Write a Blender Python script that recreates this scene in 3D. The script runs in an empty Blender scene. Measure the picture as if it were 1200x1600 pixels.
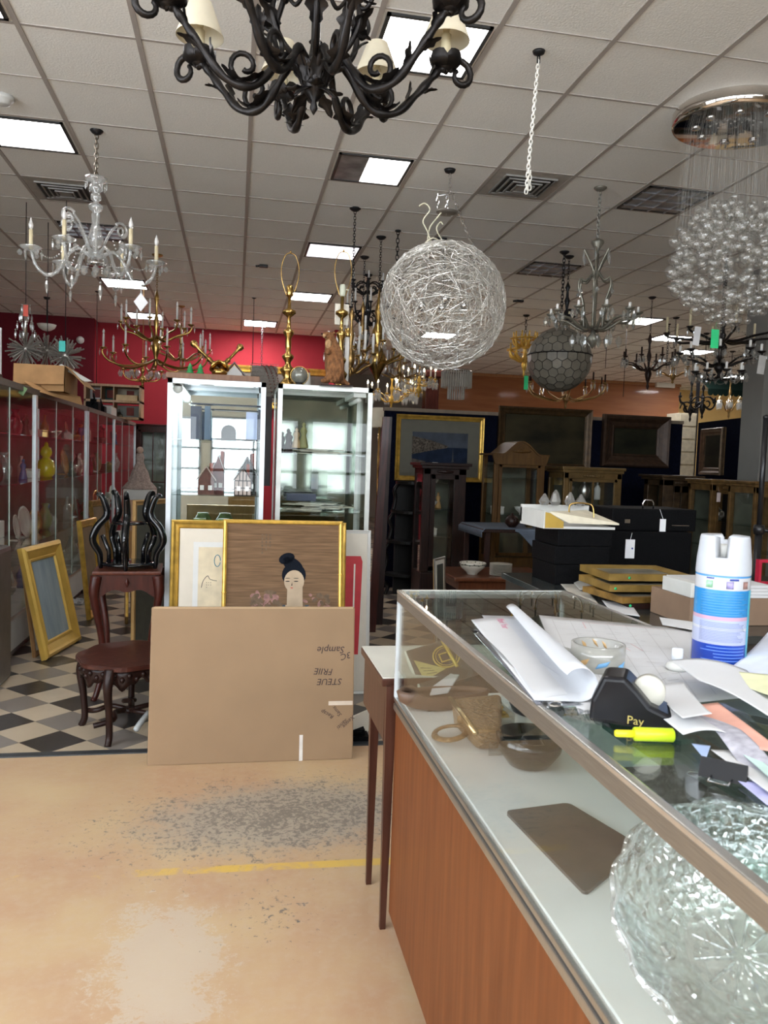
import bpy, bmesh, math, random
from math import sin, cos, pi, radians, sqrt, atan2
from mathutils import Vector, Matrix, Euler, noise
random.seed(7)
S = bpy.context.scene
COL = S.collection
# ---------------------------------------------------------------- camera (measured from the ceiling grid)
EYE = Vector((0, 0, 1.47)); F = 1230.0
ROT = Matrix(((0.98217047, 0.0214573, 0.18676391), (-0.18490862, -0.06894222, 0.98033452), (0.03391126, -0.99738987, -0.06374538)))
cam = bpy.data.cameras.new('camera'); camo = bpy.data.objects.new('camera', cam); COL.objects.link(camo)
cr, cd, cf = ROT.col[0], ROT.col[1], ROT.col[2]
m = Matrix((cr, -cd, -cf)).transposed().to_4x4(); m.translation = EYE
camo.matrix_world = m
cam.sensor_fit = 'VERTICAL'; cam.sensor_height = 36; cam.lens = 36 * F / 1600; cam.clip_start = .05; cam.clip_end = 60
cam.dof.use_dof = True; cam.dof.focus_distance = 4.2; cam.dof.aperture_fstop = 13
S.camera = camo
S.view_settings.view_transform = 'Standard'; S.view_settings.look = 'None'
S.view_settings.gamma = 1; S.view_settings.use_curve_mapping = False
S.view_settings.exposure = 1.0
S.cycles.transparent_max_bounces = 24
DAYL = 4.0     # daylight in the side windows, front left of the shop
DAY = 3.0      # daylight in the shop windows behind the viewer
ADDED_STRIP = 8.0     # unseen glowing strip added over the shop front to brighten the ceiling
TROF = 6.0    # ceiling troffers
w = bpy.data.worlds.new('world'); S.world = w; w.use_nodes = True
w.node_tree.nodes['Background'].inputs[0].default_value = (.6, .75, 1, 1)
w.node_tree.nodes['Background'].inputs[1].default_value = 1.0
ZC = 3.68      # ceiling height

def at(px, py, X=None, Y=None, Z=None):
    """world point seen at a photo pixel on the plane X=, Y= or Z="""
    d = ROT @ Vector((px - 600, py - 800, F))
    t = X / d.x if X is not None else (Y / d.y if Y is not None else (Z - EYE.z) / d.z)
    return EYE + d * t

# ---------------------------------------------------------------- materials
def nodes(name):
    mt = bpy.data.materials.new(name); mt.use_nodes = True
    nt = mt.node_tree; nt.nodes.clear()
    out = nt.nodes.new('ShaderNodeOutputMaterial')
    return mt, nt, out
def N(nt, t, **k):
    n = nt.nodes.new(t)
    for a, b in k.items():
        if a.startswith('i_'): n.inputs[int(a[2:])].default_value = b
        else: setattr(n, a, b)
    return n
def c4(c): return (c[0], c[1], c[2], 1)
_M = {}
def pm(name, col, rough=.5, metal=0, var=.12, scale=14, bump=0, stretch=(1, 1, 1), col2=None, coat=0, detail=3, spec=None):
    if name in _M: return _M[name]
    mt, nt, out = nodes(name)
    b = N(nt, 'ShaderNodeBsdfPrincipled'); L = nt.links.new
    tc = N(nt, 'ShaderNodeTexCoord'); mp = N(nt, 'ShaderNodeMapping'); mp.inputs['Scale'].default_value = stretch
    nz = N(nt, 'ShaderNodeTexNoise'); nz.inputs['Scale'].default_value = scale; nz.inputs['Detail'].default_value = detail
    L(tc.outputs['Object'], mp.inputs[0]); L(mp.outputs[0], nz.inputs['Vector'])
    r = N(nt, 'ShaderNodeValToRGB'); r.color_ramp.elements[0].position = .3; r.color_ramp.elements[1].position = .7
    a = [max(0, x * (1 - var)) for x in col]; z = [min(1, x * (1 + var)) for x in col]
    if col2: a = col; z = col2
    r.color_ramp.elements[0].color = c4(a); r.color_ramp.elements[1].color = c4(z)
    L(nz.outputs[0], r.inputs[0]); L(r.outputs[0], b.inputs['Base Color'])
    b.inputs['Roughness'].default_value = rough; b.inputs['Metallic'].default_value = metal
    if spec is not None: b.inputs['Specular IOR Level'].default_value = spec
    if coat: b.inputs['Coat Weight'].default_value = coat; b.inputs['Coat Roughness'].default_value = .08
    if bump:
        bp = N(nt, 'ShaderNodeBump'); bp.inputs['Strength'].default_value = bump; bp.inputs['Distance'].default_value = .01
        L(nz.outputs[0], bp.inputs['Height']); L(bp.outputs[0], b.inputs['Normal'])
    L(b.outputs[0], out.inputs[0]); _M[name] = mt
    return mt
def emit(name, col, s):
    if name in _M: return _M[name]
    mt, nt, out = nodes(name); e = N(nt, 'ShaderNodeEmission'); e.inputs[0].default_value = c4(col); e.inputs[1].default_value = s
    nt.links.new(e.outputs[0], out.inputs[0]); _M[name] = mt; return mt
def pane(name, tint=(.93, .97, .95), ior=1.45, rough=0, extra=0.0, milk=0, gain=.9, bump=0):
    """thin clear glass: mostly lets light through, mirrors at grazing angles; milk adds cut-glass sparkle"""
    if name in _M: return _M[name]
    mt, nt, out = nodes(name); L = nt.links.new
    t = N(nt, 'ShaderNodeBsdfTransparent'); t.inputs[0].default_value = c4(tint)
    g = N(nt, 'ShaderNodeBsdfGlossy'); g.inputs['Roughness'].default_value = rough
    lw = N(nt, 'ShaderNodeLayerWeight'); lw.inputs[0].default_value = .5
    pw = N(nt, 'ShaderNodeMath', operation='POWER'); pw.inputs[1].default_value = 4.5 if ior < 1.55 else 3
    ma = N(nt, 'ShaderNodeMath', operation='MULTIPLY_ADD', use_clamp=True); ma.inputs[1].default_value = gain; ma.inputs[2].default_value = .04 + extra
    mx = N(nt, 'ShaderNodeMixShader'); L(lw.outputs['Facing'], pw.inputs[0]); L(pw.outputs[0], ma.inputs[0]); L(ma.outputs[0], mx.inputs[0]); L(t.outputs[0], mx.inputs[1]); L(g.outputs[0], mx.inputs[2])
    if bump:
        vo = N(nt, 'ShaderNodeTexVoronoi'); vo.inputs['Scale'].default_value = bump; tcc = N(nt, 'ShaderNodeTexCoord'); L(tcc.outputs['Object'], vo.inputs['Vector']); bb = N(nt, 'ShaderNodeBump'); bb.inputs['Strength'].default_value = .9; bb.inputs['Distance'].default_value = .004; L(vo.outputs['Distance'], bb.inputs['Height']); L(bb.outputs[0], g.inputs['Normal'])
    o = mx.outputs[0]
    if milk:
        d = N(nt, 'ShaderNodeBsdfDiffuse'); d.inputs[0].default_value = (.85, .85, .83, 1); tr = N(nt, 'ShaderNodeBsdfTranslucent'); tr.inputs[0].default_value = (.9, .9, .88, 1)
        m2 = N(nt, 'ShaderNodeMixShader'); L(d.outputs[0], m2.inputs[1]); L(tr.outputs[0], m2.inputs[2]); m3 = N(nt, 'ShaderNodeMixShader'); m3.inputs[0].default_value = milk; L(o, m3.inputs[1]); L(m2.outputs[0], m3.inputs[2]); o = m3.outputs[0]
    L(o, out.inputs[0]); _M[name] = mt; return mt
def wood(name, a, b, rough=.4, scale=6, stretch=(8, 8, 1), coat=.08, spec=.25):
    return pm(name, a, rough, 0, 0, scale, .05, stretch, b, coat, detail=6, spec=spec)

CEIL = pm('ceiling tile', (.90, .895, .86), .95, var=.04, scale=90, bump=.25)
TBAR = pm('ceiling grid paint', (.42, .38, .35), .6, var=.03)
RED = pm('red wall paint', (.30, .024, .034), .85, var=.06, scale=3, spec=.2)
GREYW = pm('grey wall paint', (.20, .195, .18), .8, var=.05, scale=3)
CREAM = pm('cream wall paint', (.36, .32, .26), .85, var=.05, scale=3)
YELL = pm('yellow wall paint', (.75, .52, .2), .8, var=.08, scale=2)
NAVY = pm('navy felt', (.004, .005, .013), .95, var=.3, scale=40, bump=.2, spec=.05)
CHROME = pm('chrome', (.75, .75, .76), .12, 1, .05)
ALU = pm('brushed aluminium', (.55, .54, .52), .33, 1, .08, 30, 0, (1, 30, 1))
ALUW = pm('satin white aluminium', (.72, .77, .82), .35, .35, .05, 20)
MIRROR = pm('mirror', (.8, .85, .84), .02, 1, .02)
DMIRROR = pm('smoky mirror', (.10, .11, .085), .3, .35, .4, 4)
GLASS = pane('clear glass pane', (.975, .985, .98), 1.45, 0, -.015)
CASEG = pane('showcase door glass', (.96, .98, .97), 1.45, 0, -.02, 0, .3)
GGLASS = pane('green edged glass', (.90, .955, .93), 1.5)
CRYS = pane('crystal', (.90, .92, .92), 1.6, .03, .16, .20)
BUB = pane('blown bubble glass', (.97, .97, .96), 1.6, .03, .08, .03, .7)
SHELFG = pane('glass shelf', (.90, .95, .93), 1.5, .02, .06)
PLW = pm('white enamel', (.60, .60, .575), .45, 0, .04)
PAPER = pm('white paper', (.58, .58, .59), .75, 0, .03, 6)
PAPER2 = pm('cream paper', (.74, .71, .62), .8, 0, .05, 6)
BLK = pm('black plastic', (.012, .012, .014), .3, 0, .1)
BLKM = pm('black leatherette', (.004, .004, .0045), .6, 0, .3, 120, .3, spec=.06)
IRON = pm('wrought iron', (.022, .019, .018), .38, .75, .4, 20, .25)
IRON2 = pm('thin black iron', (.02, .02, .022), .45, .6, .2, 20)
BRASS = pm('polished brass', (.48, .31, .10), .2, 1, .35, 9)
OBRASS = pm('aged brass', (.36, .23, .09), .3, 1, .35, 12)
GOLD = pm('gilded wood', (.58, .36, .07), .33, .55, .25, 16, .15)
GOLD2 = pm('bright gold leaf', (.72, .46, .09), .3, .5, .18, 12, .1)
DGOLD = pm('old dark gilding', (.28, .16, .04), .4, .5, .4, 18, .25)
MAHOG = wood('mahogany', (.030, .007, .005), (.065, .014, .009), .3, 5)
DWOOD = wood('dark carved wood', (.010, .004, .003), (.026, .009, .006), .4, 8, coat=.05)
EBON = pm('black lacquer', (.004, .004, .005), .10, 0, .1, coat=.15)
LAMW = wood('cherry laminate', (.125, .036, .010), (.185, .058, .017), .45, 3, (14, 14, 1), 0)
FACW = wood('reddish panel wood', (.26, .09, .03), (.34, .13, .045), .5, 1.5, (1, 1, 9), .1)
TANW = wood('light oak', (.42, .24, .09), (.50, .31, .13), .5, 5)
VITW = wood('golden walnut', (.055, .024, .005), (.10, .048, .010), .5, 5, coat=0)
CARD = pm('corrugated cardboard', (.285, .185, .105), .85, 0, .05, 5, .04)
CARDE = pm('cardboard cut edge', (.45, .31, .18), .85, 0, .06, 30)
CARDB = pm('brown carton', (.46, .26, .11), .85, 0, .1, 6, .04)
IVORY = pm('ivory candle sleeve', (.72, .62, .40), .5, 0, .06)
WCAND = pm('white candle sleeve', (.78, .77, .74), .45, 0, .05)
SHADE = pm('parchment lamp shade', (.80, .72, .55), .8, 0, .06)
BULB = pm('clear glass bulb', (.75, .74, .72), .08, .2, .1)
INK = pm('dark ink', (.05, .03, .03), .8)
SILV = pm('silver wire', (.80, .78, .73), .35, .55, .15)
TAGG = pm('green tag card', (.02, .50, .18), .6)
TAGT = pm('teal tag card', (.05, .50, .45), .6)
TAGW = pm('white tag card', (.78, .78, .80), .6, 0, .03)
CAPIZ = pm('capiz shell', (.22, .205, .17), .35, 0, .18, 9, coat=.3)
LBULB = emit('lit candle bulb', (1, .78, .45), 14)
TUBE = emit('lit fluorescent tube', (.82, .93, 1), 22)

# ---------------------------------------------------------------- mesh builder
class MB:
    def __init__(s): s.v = []; s.f = []; s.mi = []; s.sm = []; s.mats = []; s.cur = 0; s.smooth = False
    def mat(s, m):
        if m not in s.mats: s.mats.append(m)
        s.cur = s.mats.index(m); return s
    def add(s, vs, fs, smooth=None):
        o = len(s.v); s.v += [tuple(v) for v in vs]
        sm = s.smooth if smooth is None else smooth
        for f in fs: s.f.append(tuple(i + o for i in f)); s.mi.append(s.cur); s.sm.append(sm)
    def box(s, lo, hi, rot=None, bev=0):
        """axis box lo..hi; rot = 4x4 applied"""
        x0, y0, z0 = lo; x1, y1, z1 = hi
        if bev:
            bm = bmesh.new(); bmesh.ops.create_cube(bm, size=1)
            for v in bm.verts: v.co = Vector(((x0 + x1) / 2 + v.co.x * (x1 - x0), (y0 + y1) / 2 + v.co.y * (y1 - y0), (z0 + z1) / 2 + v.co.z * (z1 - z0)))
            bmesh.ops.bevel(bm, geom=bm.edges[:], offset=bev, segments=2, affect='EDGES', profile=.6)
            bm.verts.index_update()
            vs = [v.co.copy() for v in bm.verts]; fs = [[v.index for v in f.verts] for f in bm.faces]; bm.free()
        else:
            vs = [Vector(p) for p in ((x0, y0, z0), (x1, y0, z0), (x1, y1, z0), (x0, y1, z0), (x0, y0, z1), (x1, y0, z1), (x1, y1, z1), (x0, y1, z1))]
            fs = [(3, 2, 1, 0), (4, 5, 6, 7), (0, 1, 5, 4), (1, 2, 6, 5), (2, 3, 7, 6), (3, 0, 4, 7)]
        if rot is not None: vs = [rot @ v for v in vs]
        s.add(vs, fs, False); return s
    def tube(s, pts, r, seg=6, closed=False, flat=1.0, cap=True):
        pts = [Vector(p) for p in pts]; n = len(pts)
        rs = r if isinstance(r, (list, tuple)) else [r] * n
        tan = []
        for i in range(n):
            a = pts[(i - 1) % n] if closed or i > 0 else pts[i]; b = pts[(i + 1) % n] if closed or i < n - 1 else pts[i]
            t = (b - a); tan.append(t.normalized() if t.length > 1e-9 else Vector((0, 0, 1)))
        up = Vector((0, 0, 1)) if abs(tan[0].z) < .9 else Vector((1, 0, 0))
        nx = tan[0].cross(up).normalized(); vs = []
        for i in range(n):
            nx = (nx - tan[i] * nx.dot(tan[i]));
            nx = nx.normalized() if nx.length > 1e-6 else tan[i].orthogonal().normalized()
            ny = tan[i].cross(nx)
            for k in range(seg):
                a = 2 * pi * k / seg
                vs.append(pts[i] + (nx * cos(a) + ny * sin(a) * flat) * rs[i])
        fs = []
        for i in range(n if closed else n - 1):
            j = (i + 1) % n
            for k in range(seg):
                l = (k + 1) % seg
                fs.append((i * seg + k, i * seg + l, j * seg + l, j * seg + k))
        if cap and not closed:
            fs.append(tuple(reversed(range(seg)))); fs.append(tuple((n - 1) * seg + k for k in range(seg)))
        s.add(vs, fs, seg > 4); return s
    def lathe(s, prof, c=(0, 0, 0), seg=16, mtx=None, lobes=0, amp=0, smooth=True, close=True):
        """prof = [(r,z)...] bottom to top"""
        vs = []; c = Vector(c)
        for r, z in prof:
            for k in range(seg):
                a = 2 * pi * k / seg; q = r * (1 + amp * cos(lobes * a)) if lobes else r
                p = Vector((q * cos(a), q * sin(a), z))
                vs.append((mtx @ p if mtx is not None else p) + c)
        fs = []
        for i in range(len(prof) - 1):
            for k in range(seg):
                l = (k + 1) % seg; fs.append((i * seg + k, i * seg + l, (i + 1) * seg + l, (i + 1) * seg + k))
        if close:
            if prof[0][0] > 1e-4: fs.append(tuple(reversed(range(seg))))
            if prof[-1][0] > 1e-4: fs.append(tuple((len(prof) - 1) * seg + k for k in range(seg)))
        s.add(vs, fs, smooth); return s
    def cyl(s, p0, p1, r0, r1=None, seg=12):
        p0 = Vector(p0); p1 = Vector(p1)
        r1 = r0 if r1 is None else r1
        return s.tube([p0, p1], [r0, r1], seg)
    def ball(s, c, r, seg=10, sc=(1, 1, 1), rings=None):
        rings = rings or max(5, seg // 2 + 1)
        prof = [(max(1e-5, sin(pi * i / rings)) * r, -cos(pi * i / rings) * r) for i in range(rings + 1)]
        return s.lathe(prof, c, seg, Matrix.Diagonal((sc[0], sc[1], sc[2])), close=False)
    def poly(s, pts, off=None):
        """flat polygon, optionally extruded by vector off"""
        n = len(pts); pts = [Vector(p) for p in pts]
        if off is None: s.add(pts, [tuple(range(n))], False); return s
        off = Vector(off); q = [p + off for p in pts]
        s.add(pts + q, [tuple(reversed(range(n))), tuple(range(n, 2 * n))] + [(i, (i + 1) % n, n + (i + 1) % n, n + i) for i in range(n)], False); return s
    def grid(s, fn, nu, nv, smooth=True, thick=0):
        vs = [Vector(fn(i / nu, j / nv)) for j in range(nv + 1) for i in range(nu + 1)]
        fs = [(j * (nu + 1) + i, j * (nu + 1) + i + 1, (j + 1) * (nu + 1) + i + 1, (j + 1) * (nu + 1) + i) for j in range(nv) for i in range(nu)]
        s.add(vs, fs, smooth); return s
    def build(s, name, mat=None, parent=None, world=False, loc=None, rz=None, thick=0):
        me = bpy.data.meshes.new(name); me.from_pydata(s.v, [], s.f)
        if mat is not None and not s.mats: s.mats = [mat]
        for mm in s.mats: me.materials.append(mm)
        me.polygons.foreach_set('material_index', s.mi); me.polygons.foreach_set('use_smooth', s.sm); me.update()
        o = bpy.data.objects.new(name, me); COL.objects.link(o)
        if parent:
            o.parent = parent
            if world: o.matrix_parent_inverse = parent.matrix_basis.inverted()
        if loc is not None: o.location = loc
        if rz is not None: o.rotation_euler = (0, 0, rz)
        if thick:
            md = o.modifiers.new('thickness', 'SOLIDIFY'); md.thickness = thick; md.offset = 0
        return o
def tag(o, label, cat, group=None):
    o['label'] = label; o['category'] = cat
    if group: o['group'] = group
    return o
def T(name, label, cat, loc=(0, 0, 0), rz=0, group=None, rot=None):
    o = bpy.data.objects.new(name, None); COL.objects.link(o); o.empty_display_size = .05
    o.location = loc; o.rotation_euler = rot if rot else (0, 0, rz)
    return tag(o, label, cat, group)
def struct(o): o['kind'] = 'structure'; return o
def stuff(o): o['kind'] = 'stuff'; return o
def cp(o, parent, loc=None, rz=None, rot=None):
    c = o.copy(); COL.objects.link(c); c.parent = parent
    if loc is not None: c.location = loc
    if rz is not None: c.rotation_euler = (0, 0, rz)
    if rot is not None: c.rotation_euler = rot
    return c
def smoothpath(P, n=6):
    P = [Vector(p) for p in P]; out = []
    for i in range(len(P) - 1):
        a = P[max(i - 1, 0)]; b = P[i]; c = P[i + 1]; d = P[min(i + 2, len(P) - 1)]
        for k in range(n):
            t = k / n
            out.append(.5 * ((2 * b) + (c - a) * t + (2 * a - 5 * b + 4 * c - d) * t * t + (-a + 3 * b - 3 * c + d) * t ** 3))
    out.append(P[-1]); return out
def txt(s, size, mat, parent, name, loc, rot, world=False, ext=0, align='CENTER', shear=0):
    cu = bpy.data.curves.new(name, 'FONT'); cu.body = s; cu.size = size; cu.align_x = align; cu.extrude = ext; cu.shear = shear; cu.resolution_u = 2
    t = bpy.data.objects.new(name, cu); COL.objects.link(t)
    me = bpy.data.meshes.new_from_object(t.evaluated_get(bpy.context.evaluated_depsgraph_get()))
    bpy.data.objects.remove(t); me.materials.clear(); me.materials.append(mat)
    o = bpy.data.objects.new(name, me); COL.objects.link(o)
    o.parent = parent
    if world and parent: o.matrix_parent_inverse = parent.matrix_basis.inverted()
    o.location = loc; o.rotation_euler = rot; return o
# ================================================================ THE ROOM
XL, XR, YF, YB = -3.95, 14.0, -2.7, 20.2
GX0, GY0, GP = 0.05, 4.54, .6075
def floor_mat_concrete():
    mt, nt, out = nodes('worn painted concrete'); L = nt.links.new
    b = N(nt, 'ShaderNodeBsdfPrincipled'); b.inputs['Roughness'].default_value = .42
    g = N(nt, 'ShaderNodeNewGeometry')
    def noise_(sc, det=6, dist=0, rough=.6):
        n = N(nt, 'ShaderNodeTexNoise'); n.inputs['Scale'].default_value = sc; n.inputs['Detail'].default_value = det; n.inputs['Roughness'].default_value = rough; n.inputs['Distortion'].default_value = dist
        L(g.outputs['Position'], n.inputs['Vector']); return n.outputs[0]
    def math_(op, a, c=None, clamp=False):
        n = N(nt, 'ShaderNodeMath', operation=op, use_clamp=clamp)
        for i, x in enumerate((a, c)):
            if x is None: continue
            if hasattr(x, 'default_value'): L(x, n.inputs[i])
            else: n.inputs[i].default_value = x
        return n.outputs[0]
    def blob(p, rx, ry, ang=0):
        mp = N(nt, 'ShaderNodeMapping', vector_type='TEXTURE'); mp.inputs['Location'].default_value = (p.x, p.y, 0); mp.inputs['Rotation'].default_value = (0, 0, ang); mp.inputs['Scale'].default_value = (rx, ry, 100)
        L(g.outputs['Position'], mp.inputs[0])
        ln = N(nt, 'ShaderNodeVectorMath', operation='LENGTH'); L(mp.outputs[0], ln.inputs[0])
        return math_('SUBTRACT', 1, ln.outputs['Value'])      # 1 at centre, 0 at rim
    def thr(x, a, c):
        r = N(nt, 'ShaderNodeMapRange'); r.inputs[1].default_value = a; r.inputs[2].default_value = c; L(x, r.inputs[0]); return r.outputs[0]
    def mix(f, a, c):
        n = N(nt, 'ShaderNodeMix', data_type='RGBA'); L(f, n.inputs[0])
        for i, x in ((6, a), (7, c)):
            if isinstance(x, tuple): n.inputs[i].default_value = c4(x)
            else: L(x, n.inputs[i])
        return n.outputs[2]
    base = mix(thr(noise_(1.6, 5), .38, .62), (.47, .295, .175), (.53, .38, .215))
    base = mix(math_('MULTIPLY', thr(noise_(26, 8), .45, .7), .35), base, (.52, .39, .28))
    # pale worn patches
    n1 = noise_(9, 10, .6, .75); n2 = noise_(34, 9, .3, .8); n3 = noise_(46, 12, .5, .74)
    pw = blob(at(255, 1510, Z=0), .25, .50, .1)
    n4 = noise_(42, 10, .4, .8)
    f = thr(math_('ADD', math_('MULTIPLY', pw, .42), math_('ADD', math_('MULTIPLY', n1, .8), math_('MULTIPLY', n4, .75))), .90, .97)
    col = mix(math_('MULTIPLY', f, .6), base, (.54, .46, .37))
    pg = blob(at(445, 1272, Z=0), .80, .43, .12)
    f = thr(math_('ADD', math_('MULTIPLY', pg, .7), math_('ADD', math_('MULTIPLY', n1, .5), math_('MULTIPLY', n4, .5))), .60, .86)
    col = mix(math_('MULTIPLY', f, .8), col, (.36, .32, .265))
    # dark chips in the grey patch and around it
    dk = math_('ADD', math_('MULTIPLY', pg, .13), math_('ADD', math_('MULTIPLY', n3, .85), math_('MULTIPLY', n1, .35)))
    col = mix(math_('MULTIPLY', thr(dk, .675, .71), .8), col, (.155, .135, .115))
    chips = math_('ADD', math_('MULTIPLY', blob(at(430, 1425, Z=0), .38, .42), .16), n2)
    col = mix(math_('MULTIPLY', thr(chips, .70, .72), .9), col, (.10, .10, .10))
    col = mix(math_('MULTIPLY', thr(noise_(75, 6, 1.5, .7), .62, .68), .35), col, (.62, .50, .38))
    col = mix(math_('MULTIPLY', thr(noise_(24, 9, .8, .75), .735, .75), .8), col, (.10, .085, .07))
    # yellow stripe
    a, c = at(10, 1374, Z=0), at(575, 1347, Z=0); ang = atan2(c.y - a.y, c.x - a.x); mid = (a + c) / 2
    mp = N(nt, 'ShaderNodeMapping', vector_type='TEXTURE'); mp.inputs['Location'].default_value = (mid.x, mid.y, 0); mp.inputs['Rotation'].default_value = (0, 0, ang)
    L(g.outputs['Position'], mp.inputs[0]); sx = N(nt, 'ShaderNodeSeparateXYZ'); L(mp.outputs[0], sx.inputs[0])
    line = thr(math_('ABSOLUTE', sx.outputs[1]), .028, .02)
    wear = thr(math_('ADD', math_('MULTIPLY', sx.outputs[0], .22), math_('MULTIPLY', n1, 1.0)), .44, .60)
    col = mix(math_('MULTIPLY', math_('MULTIPLY', line, wear), .85), col, (.68, .44, .07))
    L(col, b.inputs['Base Color'])
    bp = N(nt, 'ShaderNodeBump'); bp.inputs['Strength'].default_value = .15; bp.inputs['Distance'].default_value = .004; L(n2, bp.inputs['Height']); L(bp.outputs[0], b.inputs['Normal'])
    L(b.outputs[0], out.inputs[0]); return mt
def floor_mat_tiles():
    mt, nt, out = nodes('vinyl tile in beige black and grey'); L = nt.links.new
    b = N(nt, 'ShaderNodeBsdfPrincipled'); b.inputs['Roughness'].default_value = .3
    g = N(nt, 'ShaderNodeNewGeometry'); c = at(52, 1074.7, Z=0)
    def mth(op, a, d=None):
        n = N(nt, 'ShaderNodeMath', operation=op)
        for i, x in enumerate((a, d)):
            if x is None: continue
            if hasattr(x, 'default_value'): L(x, n.inputs[i])
            else: n.inputs[i].default_value = x
        return n.outputs[0]
    mp = N(nt, 'ShaderNodeMapping', vector_type='TEXTURE'); mp.inputs['Location'].default_value = (c.x, c.y, 0); mp.inputs['Rotation'].default_value = (0, 0, pi / 4); mp.inputs['Scale'].default_value = (.2286,) * 3
    L(g.outputs['Position'], mp.inputs[0]); s = N(nt, 'ShaderNodeSeparateXYZ'); L(mp.outputs[0], s.inputs[0])
    fi = mth('FLOOR', mth('ADD', s.outputs[0], 40.5)); fj = mth('FLOOR', mth('ADD', s.outputs[1], 40.5))
    odd = mth('MODULO', mth('ADD', fi, fj), 2.0); par = mth('MODULO', fi, 2.0)
    def mix(f, a, d):
        n = N(nt, 'ShaderNodeMix', data_type='RGBA'); L(f, n.inputs[0])
        for i, x in ((6, a), (7, d)):
            if isinstance(x, tuple): n.inputs[i].default_value = c4(x)
            else: L(x, n.inputs[i])
        return n.outputs[2]
    cb = N(nt, 'ShaderNodeCombineXYZ'); L(fi, cb.inputs[0]); L(fj, cb.inputs[1]); wn = N(nt, 'ShaderNodeTexWhiteNoise'); L(cb.outputs[0], wn.inputs[0])
    nz = N(nt, 'ShaderNodeTexNoise'); nz.inputs['Scale'].default_value = 22; nz.inputs['Detail'].default_value = 8; L(g.outputs['Position'], nz.inputs['Vector'])
    beige = mix(wn.outputs[0], (.46, .37, .26), (.56, .46, .34))
    dark = mix(par, (.011, .012, .014), (.20, .175, .155))
    col = mix(odd, dark, beige)
    col = mix(mth('MULTIPLY', nz.outputs[0], .16), col, (.25, .2, .16))
    # joints
    fx = mth('ABSOLUTE', mth('SUBTRACT', mth('FRACT', mth('ADD', s.outputs[0], 40.5)), .5)); fy = mth('ABSOLUTE', mth('SUBTRACT', mth('FRACT', mth('ADD', s.outputs[1], 40.5)), .5))
    j = mth('GREATER_THAN', mth('MAXIMUM', fx, fy), .492)
    col = mix(mth('MULTIPLY', j, .5), col, (.05, .04, .035))
    L(col, b.inputs['Base Color']); L(b.outputs[0], out.inputs[0]); return mt
YS = 3.93
mb = MB(); mb.box((XL, YF, -.1), (XR, YS, 0)); struct(mb.build('floor', floor_mat_concrete()))
mb = MB(); mb.box((XL, YS + .05, -.1), (XR, YB, 0)); struct(mb.build('floor', floor_mat_tiles()))
mb = MB(); mb.box((XL, YS, -.1), (XR, YS + .05, .006)); struct(mb.build('trim_1', pm('dark metal threshold', (.09, .10, .11), .4, .7)))
# ceiling: one slab, raised tee grid
mb = MB(); mb.box((XL, YF, ZC), (XR, YB, ZC + .1)); struct(mb.build('ceiling', CEIL))
mb = MB(); k = int((XL - GX0) / GP)
while GX0 + k * GP < XR:
    x = GX0 + k * GP; mb.box((x - .014, YF, ZC - .006), (x + .014, YB, ZC + .002)); k += 1
struct(mb.build('trim_2', TBAR))
mb = MB(); k = int((YF - GY0) / GP)
while GY0 + k * GP < YB:
    y = GY0 + k * GP; hw = .010 if k % 2 == 0 else .005
    mb.box((XL, y - hw, ZC - .0045), (XR, y + hw, ZC + .002)); k += 1
struct(mb.build('trim_3', TBAR))
# walls
def wall(n, lo, hi, m): b = MB(); b.box(lo, hi); return struct(b.build(n, m))
b = MB(); b.box((XL - .1, 2.6, 0), (XL, 14.0, ZC)); b.box((XL - .1, YF, 0), (XL, 2.6, .7)); b.box((XL - .1, YF, 3.5), (XL, 2.6, ZC)); b.box((XL - .1, -.1, .7), (XL, .1, 3.5)); struct(b.build('wall_left', CREAM))
for i, (a, c) in enumerate(((YF, -.1), (.1, 2.6))):
    f = MB()
    for z in (.7, 2.3, 3.5): f.box((XL - .06, a, z - .025), (XL + .01, c, z + .025))
    for y in (a + .02, (a + c) / 2, c - .02): f.box((XL - .06, y - .02, .7), (XL + .01, y + .02, 3.5))
    o = struct(f.build('window_%d' % (i + 5), pm('dark window frame', (.06, .06, .06), .5))); g = MB(); g.box((XL - .05, a, .7), (XL - .04, c, 3.5)); g.build('pane', emit('daylit side window pane', (.84, .92, 1), DAYL), o)
wall('wall_red_left', (XL, 13.9, 0), (-2.35, 14.0, ZC), pm('red wall paint with shade', (.13, .010, .018), .85, var=.06, scale=3, spec=.2))  # same red wall; its shade is put into a darker paint colour
wall('wall_red_return', (-2.45, 14.0, 0), (-2.35, 14.35, ZC), RED)
wall('wall_red_back', (-2.35, 14.3, 0), (1.62, 14.4, ZC), RED)
wall('wall_red_right', (1.62, 13.5, 0), (1.72, YB, ZC), RED)
wall('wall_back', (1.72, YB, 0), (XR, YB + .1, ZC), CREAM)
wall('wall_right', (XR, YF, 0), (XR + .1, YB, ZC), CREAM)
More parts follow.
